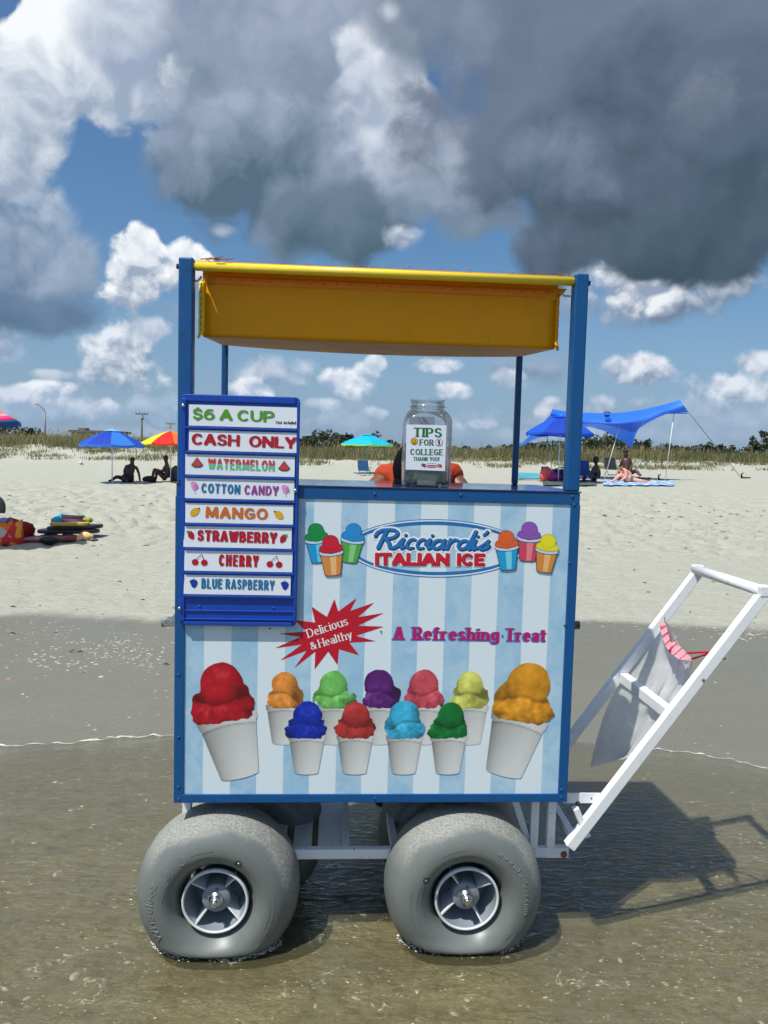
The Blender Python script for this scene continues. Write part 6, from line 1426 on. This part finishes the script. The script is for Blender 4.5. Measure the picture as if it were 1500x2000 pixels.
for (u, v, dy), (u2, v2) in (((1345, 806, .2), (1449, 935)), ((1068, 850, 2), (1080, 930)), ((1345, 806, .2), (1391, 863))):
    q = at(u, v, Y0 + dy); gq = at(u2, v2, Y0 + .4); MB().tube([q - SL, gq - SL], .012 if u2 > 1420 else .016, 5).build('guy_rope', M_grey, sail)
# printed mark on the sail: a small crown-like emblem with a word under it
for pts in ([(1178, 808), (1181, 804)], [(1184, 807), (1184, 803)], [(1190, 808), (1187, 804)], [(1178, 812), (1184, 814)], [(1190, 812), (1184, 814)], [(1180, 811), (1188, 811)]):
    MB().tube([at(u, v, Y0 + .0) - SL + Vector((0, -.12, 0)) for u, v in pts], .028, 5).build('printed_emblem', cmat('emblem_navy', (14, 30, 80)), sail)
MB().tube([at(1180, 817.5, Y0) - SL + Vector((0, -.14, 0)), at(1191, 817.5, Y0) - SL + Vector((0, -.14, 0))], .018, 5).build('printed_emblem', bpy.data.materials['emblem_navy'], sail)
for u, v, lb_ in ((1449, 934, 'dark ground anchor pulled by the sail rope at the far right of the dry sand'), (1287, 938, 'dark ground anchor at the foot of the sail rope beside the blue towel')):
    q = G(u, v); a = thing('ground_anchor', lb_, 'anchor', tuple(q)); MB().tube([(0, 0, .0), (-.03, 0, .22), (.06, 0, .26)], [.05, .035, .03], 7).build('anchor_post', M_dark, a)
    MB().tube([(.05, 0, .02), (.4, -.05, .035)], [.05, .03], 7).build('anchor_bag', M_dark, a)
q = G(1260, 921); st = thing('drink_stake', 'thin stake holding a grey cup, stuck in the sand right of the group', 'stake', tuple(q)); MB().tube([(0, 0, 0), (0, 0, .62)], .012, 6).build('stake', M_pole, st); MB().lathe([(0, .34), (.05, .34), (.06, .60), (.05, .60)], (0, 0, 0), 'z', 12).build('cup', cmat('cup_grey', (96, 110, 124)), st)
MB().tube([(.02, 0, .3), (.5, .3, -.02)], .008, 5).build('cord', M_grey, st)

# belongings on the right
def towel(label, u0, u1, v0, v1, m, nm='towel'):
    c = G((u0 + u1) / 2, (v0 + v1) / 2); v = []; f = []; n = 14
    for j in range(n + 1):
        for i in range(n + 1):
            p = G(u0 + (u1 - u0) * i / n, v0 + (v1 - v0) * j / n); v.append((p.x - c.x, p.y - c.y, p.z - c.z + .03 + .025 * random.random()))
    for j in range(n):
        for i in range(n): k = j * (n + 1) + i; f.append((k, k + n + 1, k + n + 2, k + 1))
    mb = MB(); mb.add(v, f, True); o = mb.build(nm, m, loc=tuple(c)); return tag(o, label, 'towel')
def striped(n, c1, c2, s):
    m = cmat(n, c1); t = m.node_tree; b = t.nodes['Principled BSDF']; tc = N(t, 'ShaderNodeTexCoord'); sp = N(t, 'ShaderNodeSeparateXYZ'); t.links.new(tc.outputs['Object'], sp.inputs[0])
    q = mth(t, 'FRACT', mth(t, 'MULTIPLY', sp.outputs[0], s)); t.links.new(mixc(t, mrange(t, q, .5, .55), lin(*c1), lin(*c2)), b.inputs['Base Color']); return m
towel('blue and white striped towel spread under the bending woman', 1178, 1316, 941, 950, striped('towel_stripes', (84, 140, 214), (200, 212, 224), 2.2))
towel('dark towel lying beside the bending woman, behind the striped towel', 1205, 1270, 934, 941, mat('dark_towel', (.02, .025, .04), .9))
towel('grey-green sheet standing in for umbrella shade right behind the cart post', 1060, 1165, 939, 950, cmat('shade_grey', (70, 84, 76), rough=.9))  # flat sheet coloured as the umbrella's shadow on the sand
def board_(label, u, v, lpx, wdt, m, rz=0, tilt=(0, 0), lift=.03, nm='bodyboard', cat='board'):
    c = G(u, v); s_ = c.y / FPX; Ln = lpx * s_; pts = []
    for k in range(28):
        t_ = 2 * math.pi * k / 28; pts.append((Ln / 2 * math.copysign(abs(math.cos(t_)) ** .7, math.cos(t_)), wdt / 2 * math.copysign(abs(math.sin(t_)) ** .75, math.sin(t_)) * (1 - .25 * math.cos(t_))))
    n = len(pts); vv = [(x, y, 0) for x, y in pts] + [(x, y, .05) for x, y in pts]
    mb = MB(); mb.add(vv, [tuple(range(n - 1, -1, -1)), tuple(range(n, 2 * n))] + [(i, (i + 1) % n, (i + 1) % n + n, i + n) for i in range(n)]); o = mb.build(nm, m, loc=(c.x, c.y, c.z + lift), bevel=.012); o.rotation_euler = (tilt[0], tilt[1], rz); return tag(o, label, cat)
M_bb = cmat('board_teal', (84, 160, 172), rough=.35, var=.2, vscale=3); M_bk = mat('board_black', (.012, .012, .014), .4); M_bred = cmat('board_red', (128, 50, 40), rough=.4, var=.2, vscale=2)
board_('teal patterned bodyboard propped on the sand near the pink beach bag', 1035, 938, 66, .62, M_bb, .1, (.38, 0), .16)
def lumpy(name, c, r, m, parent, lump=.18, n=14): return MB().ball(c, r[0], r[1], r[2], n, 9, lump=lump).build(name, m, parent)
q = G(1066, 941); bgp = thing('beach_bag', 'coral and magenta beach bags heaped beside the teal bodyboard', 'bag', tuple(q)); lumpy('bag_body', (0, 0, .28), (.26, .18, .34), cmat('coral_bag', (250, 96, 84), var=.2, vscale=8), bgp); lumpy('side_pocket', (.30, -.05, .18), (.30, .18, .20), cmat('magenta_bag', (170, 40, 130), var=.3, vscale=10), bgp); MB().tube([(-.22, 0, .10), (-.16, 0, .62)], .04, 6).build('handle', M_dark, bgp)
q = G(1100, 940); t_ = thing('cooler_bag', 'navy cooler bag behind the pink bags', 'cooler', tuple(q)); MB().box(-.4, .3, .1, .5, .02, .50).build('cooler_body', cmat('navy_bag', (22, 34, 84)), t_, bevel=.04); MB().tube([(-.3, .3, .5), (-.05, .3, .58), (.2, .3, .5)], .02, 6).build('handle', M_dark, t_)
def chair(label, u, v, sc, m, rz):
    q = G(u, v); t_ = thing('folding_chair', label, 'chair', tuple(q), rz); t_.scale = (sc,) * 3
    MB().box(-.26, .26, -.25, .25, .24, .27).build('seat', m, t_, bevel=.01)
    mb = MB(); mb.add([(-.26, .24, .27), (.26, .24, .27), (.26, .42, .78), (-.26, .42, .78)], [(0, 1, 2, 3)]); mb.build('backrest', m, t_, solid=.02)
    for sx in (-1, 1):
        MB().tube([(sx * .27, -.27, .0), (sx * .27, .24, .40)], .012, 6).build('leg', M_grey, t_); MB().tube([(sx * .27, .30, .0), (sx * .27, -.24, .40)], .012, 6).build('leg', M_grey, t_); MB().tube([(sx * .27, .24, .27), (sx * .27, .43, .80)], .012, 6).build('back_frame', M_grey, t_)
        MB().box(sx * .27 - .02, sx * .27 + .02, -.25, .30, .42, .44).build('armrest', m, t_)
    return t_
chair('blue folding chair seen right beside the cart post under the blue umbrella', 1140, 943, 1.15, cmat('chair_blue', (24, 62, 150)), 2.6)
chair('dark folding chair with its back turned behind the bending woman', 1196, 928, 1.15, M_blk, .1)
chair('blue folding chair standing under the turquoise umbrella behind the counter', 712, 929, .9, cmat('chair_blue2', (40, 100, 160)), 2.9)
q = G(292, 942); o = MB().ball((0, 0, .10), .26, .18, .13, 16, 9, lump=.14).build('duffel_bag', M_blk, loc=tuple(q)); tag(o, 'black bag lying between the two sitters left of the cart', 'bag')
q = G(342, 940); t_ = thing('patterned_towel_pile', 'dark blue patterned cloth heap behind the sitter by the cart', 'cloth', tuple(q)); lumpy('cloth', (0, .1, .22), (.22, .2, .34), cmat('patterned_cloth', (60, 72, 100), var=.5, vscale=12), t_)
q = G(157, 907); t_ = thing('sitting_dog', 'tiny grey and white bird-like figure on the dune foot behind the blue umbrella', 'bird', tuple(q)); t_.scale = (.55,) * 3; MB().ball((0, 0, .16), .22, .14, .14, 10, 8).build('body', cmat('bird_white', (210, 214, 216)), t_); MB().ball((.12, -.02, .34), .08, .08, .09, 10, 8).build('head', cmat('bird_white2', (215, 218, 220)), t_); MB().ball((.06, 0, .08), .24, .10, .07, 10, 6).build('wing', cmat('bird_grey', (70, 74, 84)), t_)
t_.name = 'gull'
# ------------------------------------------------------------------ belongings at the left edge
q = G(14, 1063); s_ = q.y / FPX; bg_ = thing('beach_tote', 'red and orange flowered beach tote standing under the rainbow umbrella', 'bag', tuple(q))
mbag = cmat('flower_bag', (196, 70, 36), rough=.7); t = mbag.node_tree; b = t.nodes['Principled BSDF']; tc = N(t, 'ShaderNodeTexCoord'); nn = N(t, 'ShaderNodeTexVoronoi'); t.links.new(tc.outputs['Object'], nn.inputs[0]); nn.inputs['Scale'].default_value = 9
rp = N(t, 'ShaderNodeValToRGB'); sp = N(t, 'ShaderNodeSeparateColor'); t.links.new(nn.outputs['Color'], sp.inputs[0]); t.links.new(sp.outputs[0], rp.inputs[0]); e = rp.color_ramp.elements; e[0].color = (*lin(196, 40, 40), 1); e[1].color = (*lin(160, 50, 90), 1)
for p_, c in ((.3, (222, 110, 30)), (.55, (190, 176, 180)), (.75, (236, 150, 40))): e.new(p_).color = (*lin(*c), 1)
rp.color_ramp.interpolation = 'CONSTANT'; t.links.new(rp.outputs[0], b.inputs['Base Color'])
w = 62 * s_; hh = 48 * s_; v = []; f = []; NQ = 24
for j in range(7):
    k = j / 6
    for i in range(NQ): an = 2 * math.pi * i / NQ; v.append((w / 2 * (1 - .07 * k) * math.copysign(abs(math.cos(an)) ** .6, math.cos(an)) + .01 * math.sin(5 * k + i), .11 * math.copysign(abs(math.sin(an)) ** .7, math.sin(an)) * (1 - .3 * k) , hh * k + .012 * math.sin(i * 1.3) * k))
for j in range(6):
    for i in range(NQ): f.append((j * NQ + i, j * NQ + (i + 1) % NQ, (j + 1) * NQ + (i + 1) % NQ, (j + 1) * NQ + i))
mb = MB(); mb.add(v, f, True); mb.build('bag_body', mbag, bg_, solid=.006); lumpy('folded_towel', (0, 0, hh * .98), (w * .38, .09, .035), cmat('lilac_towel', (100, 120, 200), var=.1), bg_, .08)
MB().tube([(w * .1, -.11, hh * .9), (w * .2, -.10, hh * 1.12), (w * .42, -.05, hh * 1.0)], .014, 6).build('handle', cmat('bag_handle', (140, 40, 50)), bg_)
q = G(47, 1050); o = MB().ball((0, 0, .07), 26 * s_, .18, .17, 18, 11, lump=.28).build('red_cloth_bundle', cmat('red_cloth', (150, 28, 30), rough=.9, var=.25, vscale=14), loc=tuple(q)); o.scale = (.8, 1, .75); o.location.z += .05; tag(o, 'dark red cloth bundle slumped against the flowered tote', 'cloth')
board_('black bodyboard lying flat in the middle of the stack at the left', 136, 1046, 118, .46, M_bk, -.06, (0, -.02), .045); board_('black bodyboard whose tips stick out right of the stack at the left', 148, 1046, 104, .40, M_bk, .10, (0, -.05), .105)
board_('dark red bodyboard with navy edge lying lowest beside the flowered tote', 96, 1056, 104, .46, M_bred, .25, (0, -.05), .0)
board_('pale yellow bodyboard topping the stack of boards under the rolled towels', 138, 1046, 74, .34, cmat('board_yellow', (200, 176, 84), rough=.4), -.05, (0, -.02), .153)
def flip(label, u, v, m, rz, L_=.26):
    q = G(u, v); t_ = thing('flip_flop', label, 'sandal', tuple(q), rz); v_ = []; n = 18
    for k in range(n): a = 2 * math.pi * k / n; v_.append((L_ / 2 * math.cos(a), .048 * math.sin(a) * (1 + .18 * math.cos(a)), 0))
    vv = v_ + [(x, y, .02) for x, y, _ in v_]; mb = MB(); mb.add(vv, [tuple(range(n - 1, -1, -1)), tuple(range(n, 2 * n))] + [(i, (i + 1) % n, (i + 1) % n + n, i + n) for i in range(n)]); mb.build('sole', m, t_)
    for sy in (-1, 1): MB().tube([(.07, 0, .022), (.02, sy * .03, .05), (-.03, sy * .045, .02)], .007, 5).build('strap', m, t_)
    return t_
M_pe = cmat('peach_foam', (250, 196, 140), rough=.6)
for u, v, lb_, l_ in ((166, 1055, 'larger peach clog lying in front of the black board tips', .17), (150, 1057, 'smaller peach clog tipped against the larger one', .10)):
    q = G(u, v); t_ = thing('clog', lb_, 'shoe', tuple(q), .4)
    v = []; f = []
    for j in range(9):
        for i in range(14): a = math.pi * 2 * i / 14; r = math.sin(math.pi * (j + .35) / 9.2) ** .5; v.append((l_ * (j / 8 - .5) * 1.3, l_ * .42 * r * math.cos(a), l_ * .30 + l_ * .42 * r * max(-.7, math.sin(a)) * (.55 + .45 * math.sin(j / 8 * math.pi))))
    for j in range(8):
        for i in range(14): f.append((j * 14 + i, j * 14 + (i + 1) % 14, (j + 1) * 14 + (i + 1) % 14, (j + 1) * 14 + i))
    mb = MB(); mb.add(v, f, True); mb.build('upper', M_pe, t_); MB().ball((-l_ * .25, 0, l_ * .62), l_ * .2, l_ * .26, l_ * .05, 10, 6).build('opening', cmat('clog_inside', (214, 120, 60)), t_)
q = G(125, 1044); gg = thing('towel_roll', 'rolled turquoise and purple swim gear on top of the bodyboards', 'swim gear', (q.x, q.y, q.z)); s_ = q.y / FPX
z_ = .20
MB().tube([(-.16, 0, z_ - .02), (-.02, 0, z_ + .05)], [.06, .075], 10).build('turquoise_roll', cmat('turq_cloth', (50, 170, 214), rough=.7, var=.12, vscale=20), gg); MB().tube([(-.04, .02, z_ + .05), (.30, .02, z_ + .04)], [.05, .045], 8).build('black_roll', M_blk, gg); MB().tube([(.0, -.02, z_ + .0), (.34, -.02, z_ - .0)], [.045, .04], 8).build('purple_roll', cmat('plum_cloth', (88, 30, 80), rough=.7, var=.2, vscale=20), gg); MB().tube([(.30, 0, z_ + .02), (.42, 0, z_ + .03)], [.05, .03], 8).build('lime_roll', cmat('lime_cloth', (140, 150, 40)), gg)
flip('black flip-flop lying right of the bodyboards on the dry sand', 182, 1058, M_bk, .2, .16)
for u, v, l1, lb_ in ((95, 1062, .16, 'black diving mask lying in front of the red bodyboard'),):
    q = G(u, v); t_ = thing('diving_mask', lb_, 'mask', tuple(q)); lumpy('mask_frame', (0, 0, .05), (.13, .07, .055), M_bk, t_, .1); MB().tube([(-.12, 0, .04), (-.3, -.03, .01), (-.5, -.02, .01)], .01, 6).build('strap', M_bk, t_)
q = G(-10, 1002); t_ = thing('beach_chair', 'dark beach chair back poking in at the left edge above the tote', 'chair', tuple(q)); MB().ball((.04, .0, .10), .17, .06, .23, 16, 10).build('backrest', mat('dark_mesh', (.02, .025, .03), .6), t_); MB().tube([(-.15, .05, -.2), (.0, .02, .3), (.07, 0, .36)], .012, 6).build('frame', M_pole, t_); MB().tube([(-.15, .05, -.1), (-.15, .3, -.12)], .012, 6).build('leg', M_pole, t_)

# ------------------------------------------------------------------ dune grass
def blades(name, n, xr, yr, hr, wr, cols, dens, lean=.35, seed=1, heads=False):
    r = np.random.default_rng(seed); x = r.uniform(*xr, n * 3); y = r.uniform(*yr, n * 3); x = x * (y / 60)
    k = r.random(n * 3) < dens(x, y); x, y = x[k][:n], y[k][:n]; n = len(x); z = base_z(x, y) + rough_z(x, y) - .03
    h = r.uniform(*hr, n); w = r.uniform(*wr, n); a = r.uniform(0, 2 * np.pi, n); l = r.normal(.10, lean, n) * h; ly = r.normal(0, lean, n) * h
    dx, dy = np.cos(a) * w, np.sin(a) * w * .3
    P = np.stack([np.stack([x - dx, y - dy, z], -1), np.stack([x + dx, y + dy, z], -1), np.stack([x + l * .35 + dx * .7, y + ly * .35, z + h * .6], -1), np.stack([x + l * .35 - dx * .7, y + ly * .35, z + h * .6], -1), np.stack([x + l, y + ly, z + h], -1)], 1)
    f1 = np.arange(n)[:, None] * 5 + np.array([0, 1, 2, 3]); f2 = np.arange(n)[:, None] * 5 + np.array([3, 2, 4])
    V = P.reshape(-1, 3); me = bpy.data.meshes.new(name); me.vertices.add(len(V)); me.vertices.foreach_set('co', V.ravel())
    li = np.concatenate([f1.ravel(), f2.ravel()]); me.loops.add(len(li)); me.loops.foreach_set('vertex_index', li); me.polygons.add(2 * n)
    ls = np.concatenate([np.arange(n) * 4, 4 * n + np.arange(n) * 3]); me.polygons.foreach_set('loop_start', ls); me.polygons.foreach_set('loop_total', np.concatenate([np.full(n, 4), np.full(n, 3)])); me.update()
    C = np.array(cols); t_ = r.random(n) ** 1.2 * (len(C) - 1); i = np.minimum(t_.astype(int), len(C) - 2); q = (t_ - i)[:, None]; c = C[i] * (1 - q) + C[i + 1] * q
    c4 = np.ones((n * 5, 4), np.float32); c4[:, :3] = np.repeat(c, 5, 0); at_ = me.color_attributes.new('Col', 'FLOAT_COLOR', 'POINT'); at_.data.foreach_set('color', c4.ravel())
    me.materials.append(M_grass); o = bpy.data.objects.new(name, me); COL.objects.link(o); o['kind'] = 'stuff'; return o
M_grass = mat('grass', (1, 1, 1), .75, var=.1, attr=True, trans=.25)
gc = [(.060, .085, .025), (.095, .115, .038), (.15, .155, .06), (.24, .21, .10), (.36, .30, .16)]
df_ = lambda x, y: np.clip((fbm(x * .22 + 3, y * .3, 4) - .40) * 4 * sst(y, 53, 57) + sst(y, 57 + 3 * sst(x, -12, 0), 62), 0, 1)
blades('dune_grass', 95000, (-40, 40), (53, 74), (.35, 1.0), (.012, .028), gc, df_, seed=3)
blades('dune_edge_grass', 14000, (-40, 40), (49, 60), (.12, .4), (.014, .03), gc[1:], lambda x, y: np.clip((fbm(x * .4 + 8, y * .5, 4) - .50) * 7, 0, 1), .5, seed=4)
blades('sea_oats', 4200, (-40, 40), (58, 72), (.9, 1.45), (.008, .016), [(.34, .27, .13), (.45, .36, .20)], lambda x, y: sst(fbm(x * .15, y * .2, 3), .38, .6), .16, seed=5)
so = MB()
r_ = np.random.default_rng(9)
for _ in range(420):
    y = r_.uniform(58, 70); x = r_.uniform(-40, 40) * y / 60
    if fbm(np.float64(x * .15), np.float64(y * .2), 3) < .42: continue
    z = tz(x, y); h = r_.uniform(.9, 1.35); d = r_.uniform(-.1, .3)
    so.add([(x + d - .03, y, z + h - .25), (x + d + .03, y, z + h - .22), (x + d + .08, y, z + h + .02), (x + d + .02, y, z + h + .03)], [(0, 1, 2, 3)])
so.build('sea_oat_heads', cmat('oat_head', (150, 130, 88), rough=.9), kind='stuff')

# ------------------------------------------------------------------ trees behind the dunes
M_leaf = mat('leaf', (1, 1, 1), .7, var=.15, attr=True, trans=.15); M_bark = mat('bark', (.09, .07, .05), .9)
def tree(label, x, y, h, w, ratio=.72, n=700, seed=0, group='low coastal trees behind the dunes', pine=False):
    r = np.random.default_rng(seed); z0 = tz(x, y); t_ = thing('coastal_tree', label, 'tree', (x, y, z0 - .1), 0, group)
    ht = h * (1 - ratio * .6); MB().tube([(0, 0, 0), (w * .03, 0, ht * .6), (w * -.02, 0, h * .8)], [.16, .12, .05], 7).build('trunk', M_bark, t_)
    for k in range(4): a = r.uniform(0, 6.28); MB().tube([(0, 0, ht * .55), (math.cos(a) * w * .22, math.sin(a) * w * .2, h * .72)], [.07, .03], 5).build('limb', M_bark, t_)
    nc = 16; C = np.stack([r.uniform(-.42, .42, nc) * w, r.uniform(-.3, .3, nc) * w, h * (1 - ratio) + r.uniform(.15, .88, nc) * h * ratio], -1)
    sh_ = np.sqrt(np.clip(1 - (C[:, 0] / (w * .55)) ** 2, .15, 1)); C[:, 2] = h * (1 - ratio) + (C[:, 2] - h * (1 - ratio)) * sh_
    R = r.uniform(.10, .2, nc) * w * (.6 if pine else 1); i = r.integers(0, nc, n); d = r.normal(size=(n, 3)); d /= np.linalg.norm(d, axis=1)[:, None]; P = C[i] + d * R[i][:, None] * r.uniform(.55, 1.05, (n, 1)) * np.array([1, 1, .75])
    s_ = r.uniform(.16, .36, n); A = r.normal(size=(n, 3)); A /= np.linalg.norm(A, axis=1)[:, None]; B = np.cross(A, r.normal(size=(n, 3))); B /= np.linalg.norm(B, axis=1)[:, None]
    A *= s_[:, None]; B *= s_[:, None] * .6; V = np.stack([P - A, P + B, P + A, P - B], 1).reshape(-1, 3)
    mb = MB(); g = r.uniform(.55, 1.35, nc)[i] * r.uniform(.7, 1.3, n); c = np.stack([.038 * g, .058 * g, .024 * g], -1)
    mb.add(V.tolist(), [(4 * k, 4 * k + 1, 4 * k + 2, 4 * k + 3) for k in range(n)], col=np.repeat(c, 4, 0).tolist()); mb.build('crown', M_leaf, t_); return t_
def tpx(u, vtop, wpx, Y, lab, seed, **k):
    x = at(u, vtop, Y).x; zt = at(u, vtop, Y).z; tree(lab, x, Y, (zt - tz(x, Y)) * 1.13, wpx * Y / FPX, seed=seed, **k)
LB = 'low dark green coastal tree rising behind the dune grass'
i = 0; ORD = ['first', 'second', 'third', 'fourth', 'fifth', 'sixth', 'seventh', 'eighth', 'ninth', 'tenth', 'eleventh', 'twelfth', 'thirteenth', 'fourteenth', 'fifteenth']
def tlabel(u):
    z = [q for q in TREES if (q[0] < 345) == (u < 345) and (345 <= q[0] < 830) == (345 <= u < 830) and (830 <= q[0] < 1140) == (830 <= u < 1140)]
    k = sorted(q[0] for q in z).index(u)
    return 'dark skyline tree, %s from the left %s' % (ORD[k], 'left of the cart' if u < 345 else 'between menu board and tip jar' if u < 830 else 'between tip jar and right front post' if u < 1140 else 'right of the cart')
TREES = ((612, 856, 50, None), (640, 846, 62, 'rounded dark tree, tallest of the clump between menu board and turquoise umbrella'), (668, 853, 50, None), (590, 862, 40, None), (735, 851, 44, 'dark tree showing right of the turquoise umbrella top'), (755, 862, 30, None), (770, 868, 24, None), (700, 862, 40, None),
                      (890, 874, 40, None), (920, 880, 30, None), (955, 875, 26, None), (1030, 878, 60, None), (1060, 872, 40, None), (1185, 852, 60, 'broad dark tree behind the middle of the blue sail'), (1160, 860, 50, None), (1215, 860, 50, None), (1255, 864, 50, None), (1290, 870, 56, None), (1330, 876, 44, None), (1350, 872, 40, None),
                      (1392, 869, 26, None), (1412, 874, 36, None), (1440, 876, 40, None), (1488, 842, 38, 'tall feathery tree at the right edge behind the dunes'), (1470, 866, 30, None), (1512, 850, 40, None), (1380, 878, 40, None), (1540, 860, 60, None),
                      (10, 838, 70, None), (60, 846, 50, None), (-40, 834, 80, None), (350, 868, 50, None), (380, 872, 60, None), (300, 880, 60, None))
for u, vt, w, lb_ in TREES:
    i += 1; tpx(u, vt - 2, w * 1.45, 118 + (i * 7) % 19, lb_ or tlabel(u), i, n=520 if w < 45 else 800)
# distant woods as one low mass
r = np.random.default_rng(77); n = 26000; x = r.uniform(-130, 130, n); y = 150 + r.uniform(0, 14, n); hgt_ = 2.3 + 2.6 * fbm(x * .07, y * 0 + 1, 4) ; hgt_ = hgt_ * (.35 + .75 * sst(fbm(x * .028 + 5, y * 0 + 3, 3), .36, .6)) * (.45 + .55 * sst(x, -22, -8)) + .3 * (fbm(x * .5, y * 0, 3) - .5)
z = .8 + r.uniform(0, 1, n) ** .8 * hgt_; s_ = r.uniform(.18, .5, n); A = r.normal(size=(n, 3)); A /= np.linalg.norm(A, axis=1)[:, None]; B = np.cross(A, r.normal(size=(n, 3))); B /= np.linalg.norm(B, axis=1)[:, None]
P = np.stack([x, y, z], -1); V = np.stack([P - A * s_[:, None], P + B * s_[:, None] * .6, P + A * s_[:, None], P - B * s_[:, None] * .6], 1).reshape(-1, 3); g = r.uniform(.5, 1.4, n) * (.6 + .9 * fbm(x * .3, z * .5, 3)); c = np.stack([.045 * g, .066 * g, .032 * g], -1)
mb = MB(); mb.add(V.tolist(), [(4 * k, 4 * k + 1, 4 * k + 2, 4 * k + 3) for k in range(n)], col=np.repeat(c, 4, 0).tolist()); mb.build('distant_woods', M_leaf, kind='stuff')

# ------------------------------------------------------------------ lamp, power poles, roof line
M_wood = cmat('pole_wood', (112, 108, 100), rough=.9); M_lampm = cmat('lamp_metal', (126, 128, 128), rough=.5)
Y = 112; b = at(88, 845, Y); t_ = thing('street_lamp', 'tall street lamp with one curved arm behind the dunes at the left', 'street lamp', (b.x, Y, 1.0)); tp_ = at(88, 799, Y).z - 1.0; hx = at(72, 791, Y).x - b.x; hz_ = at(72, 790, Y).z - 1.0
MB().tube([(0, 0, 0), (0, 0, tp_ - .4)], [.16, .13], 10).build('post', M_lampm, t_); MB().tube([(0, 0, tp_ - .5), (-.1, 0, tp_ - .1), (hx * .5, 0, hz_ - .25), (hx * .8, 0, hz_ - .05)], .07, 8).build('arm', M_lampm, t_)
MB().bar((hx * .75, 0, hz_ - .05), (hx * 1.2, 0, hz_ + .05), .3, .14).build('lamp_head', M_lampm, t_, bevel=.04)
for u, vt, Y, lb_, arm in ((277, 806, 140, 'wooden power pole with a single cross-arm, left of the blue umbrella top', 12), (333, 826, 190, 'farther power pole poking up above the red and yellow umbrella', 8)):
    b = at(u, vt, Y); t_ = thing('power_pole', lb_, 'power pole', (b.x, Y, 1.0)); h = b.z - 1.0; aw = arm * Y / FPX
    MB().tube([(0, 0, 0), (0, 0, h)], [.22, .16], 8).build('pole', M_wood, t_); MB().bar((-aw, 0, h - .25), (aw, 0, h - .25), .2, .22).build('cross_arm', M_wood, t_)
    for k in (-1, -.4, .4, 1): MB().tube([(aw * k * .95, 0, h - .15), (aw * k * .95, 0, h + .12)], .07, 6).build('insulator', M_grey, t_)
    if arm == 12: MB().tube([(.1, 0, h - 1.3), (.1, 0, h - .7)], .25, 8).build('transformer', M_lampm, t_)
a, b = at(277, 808, 140), at(333, 830, 190)
for dz in (0, -.5):
    q = MB(); q.tube([(a.x * (1 - k) + b.x * k, a.y * (1 - k) + b.y * k, a.z * (1 - k) + b.z * k - .1 + dz - 1.4 * math.sin(math.pi * k)) for k in np.linspace(0, 1, 14)], .028, 4); tag(q.build('power_line', M_dark), ('upper' if dz == 0 else 'lower') + ' sagging wire between the two power poles', 'wire')
Y = 130; a, b = at(136, 838, Y), at(232, 842, Y); t_ = thing('beach_building', 'low building whose flat roof line shows just above the dune grass at the left', 'building', ((a.x + b.x) / 2, Y, 1.0)); w = (b.x - a.x) / 2; h = (a.z + b.z) / 2 - 1.0
MB().box(-w + .3, w - .3, 0, 6, 0, h - .45).build('wall', cmat('far_wall', (150, 146, 138)), t_); MB().box(-w, w, -.5, 6.5, h - .42, h - .06).build('roof', cmat('far_roof', (96, 92, 88)), t_); MB().box(-w + 1, -w + 2.2, 1, 3, h - .055, h + .35).build('roof_unit', cmat('far_unit', (120, 120, 120)), t_)
for k in range(4): x = -w + 1.2 + k * (2 * w - 2.4) / 3 - .5; MB().box(x, x + 1.0, -.03, .02, h - 2.2, h - 1.0).build('window', cmat('far_window', (40, 48, 58), rough=.1) if k == 0 else bpy.data.materials['far_window'], t_)
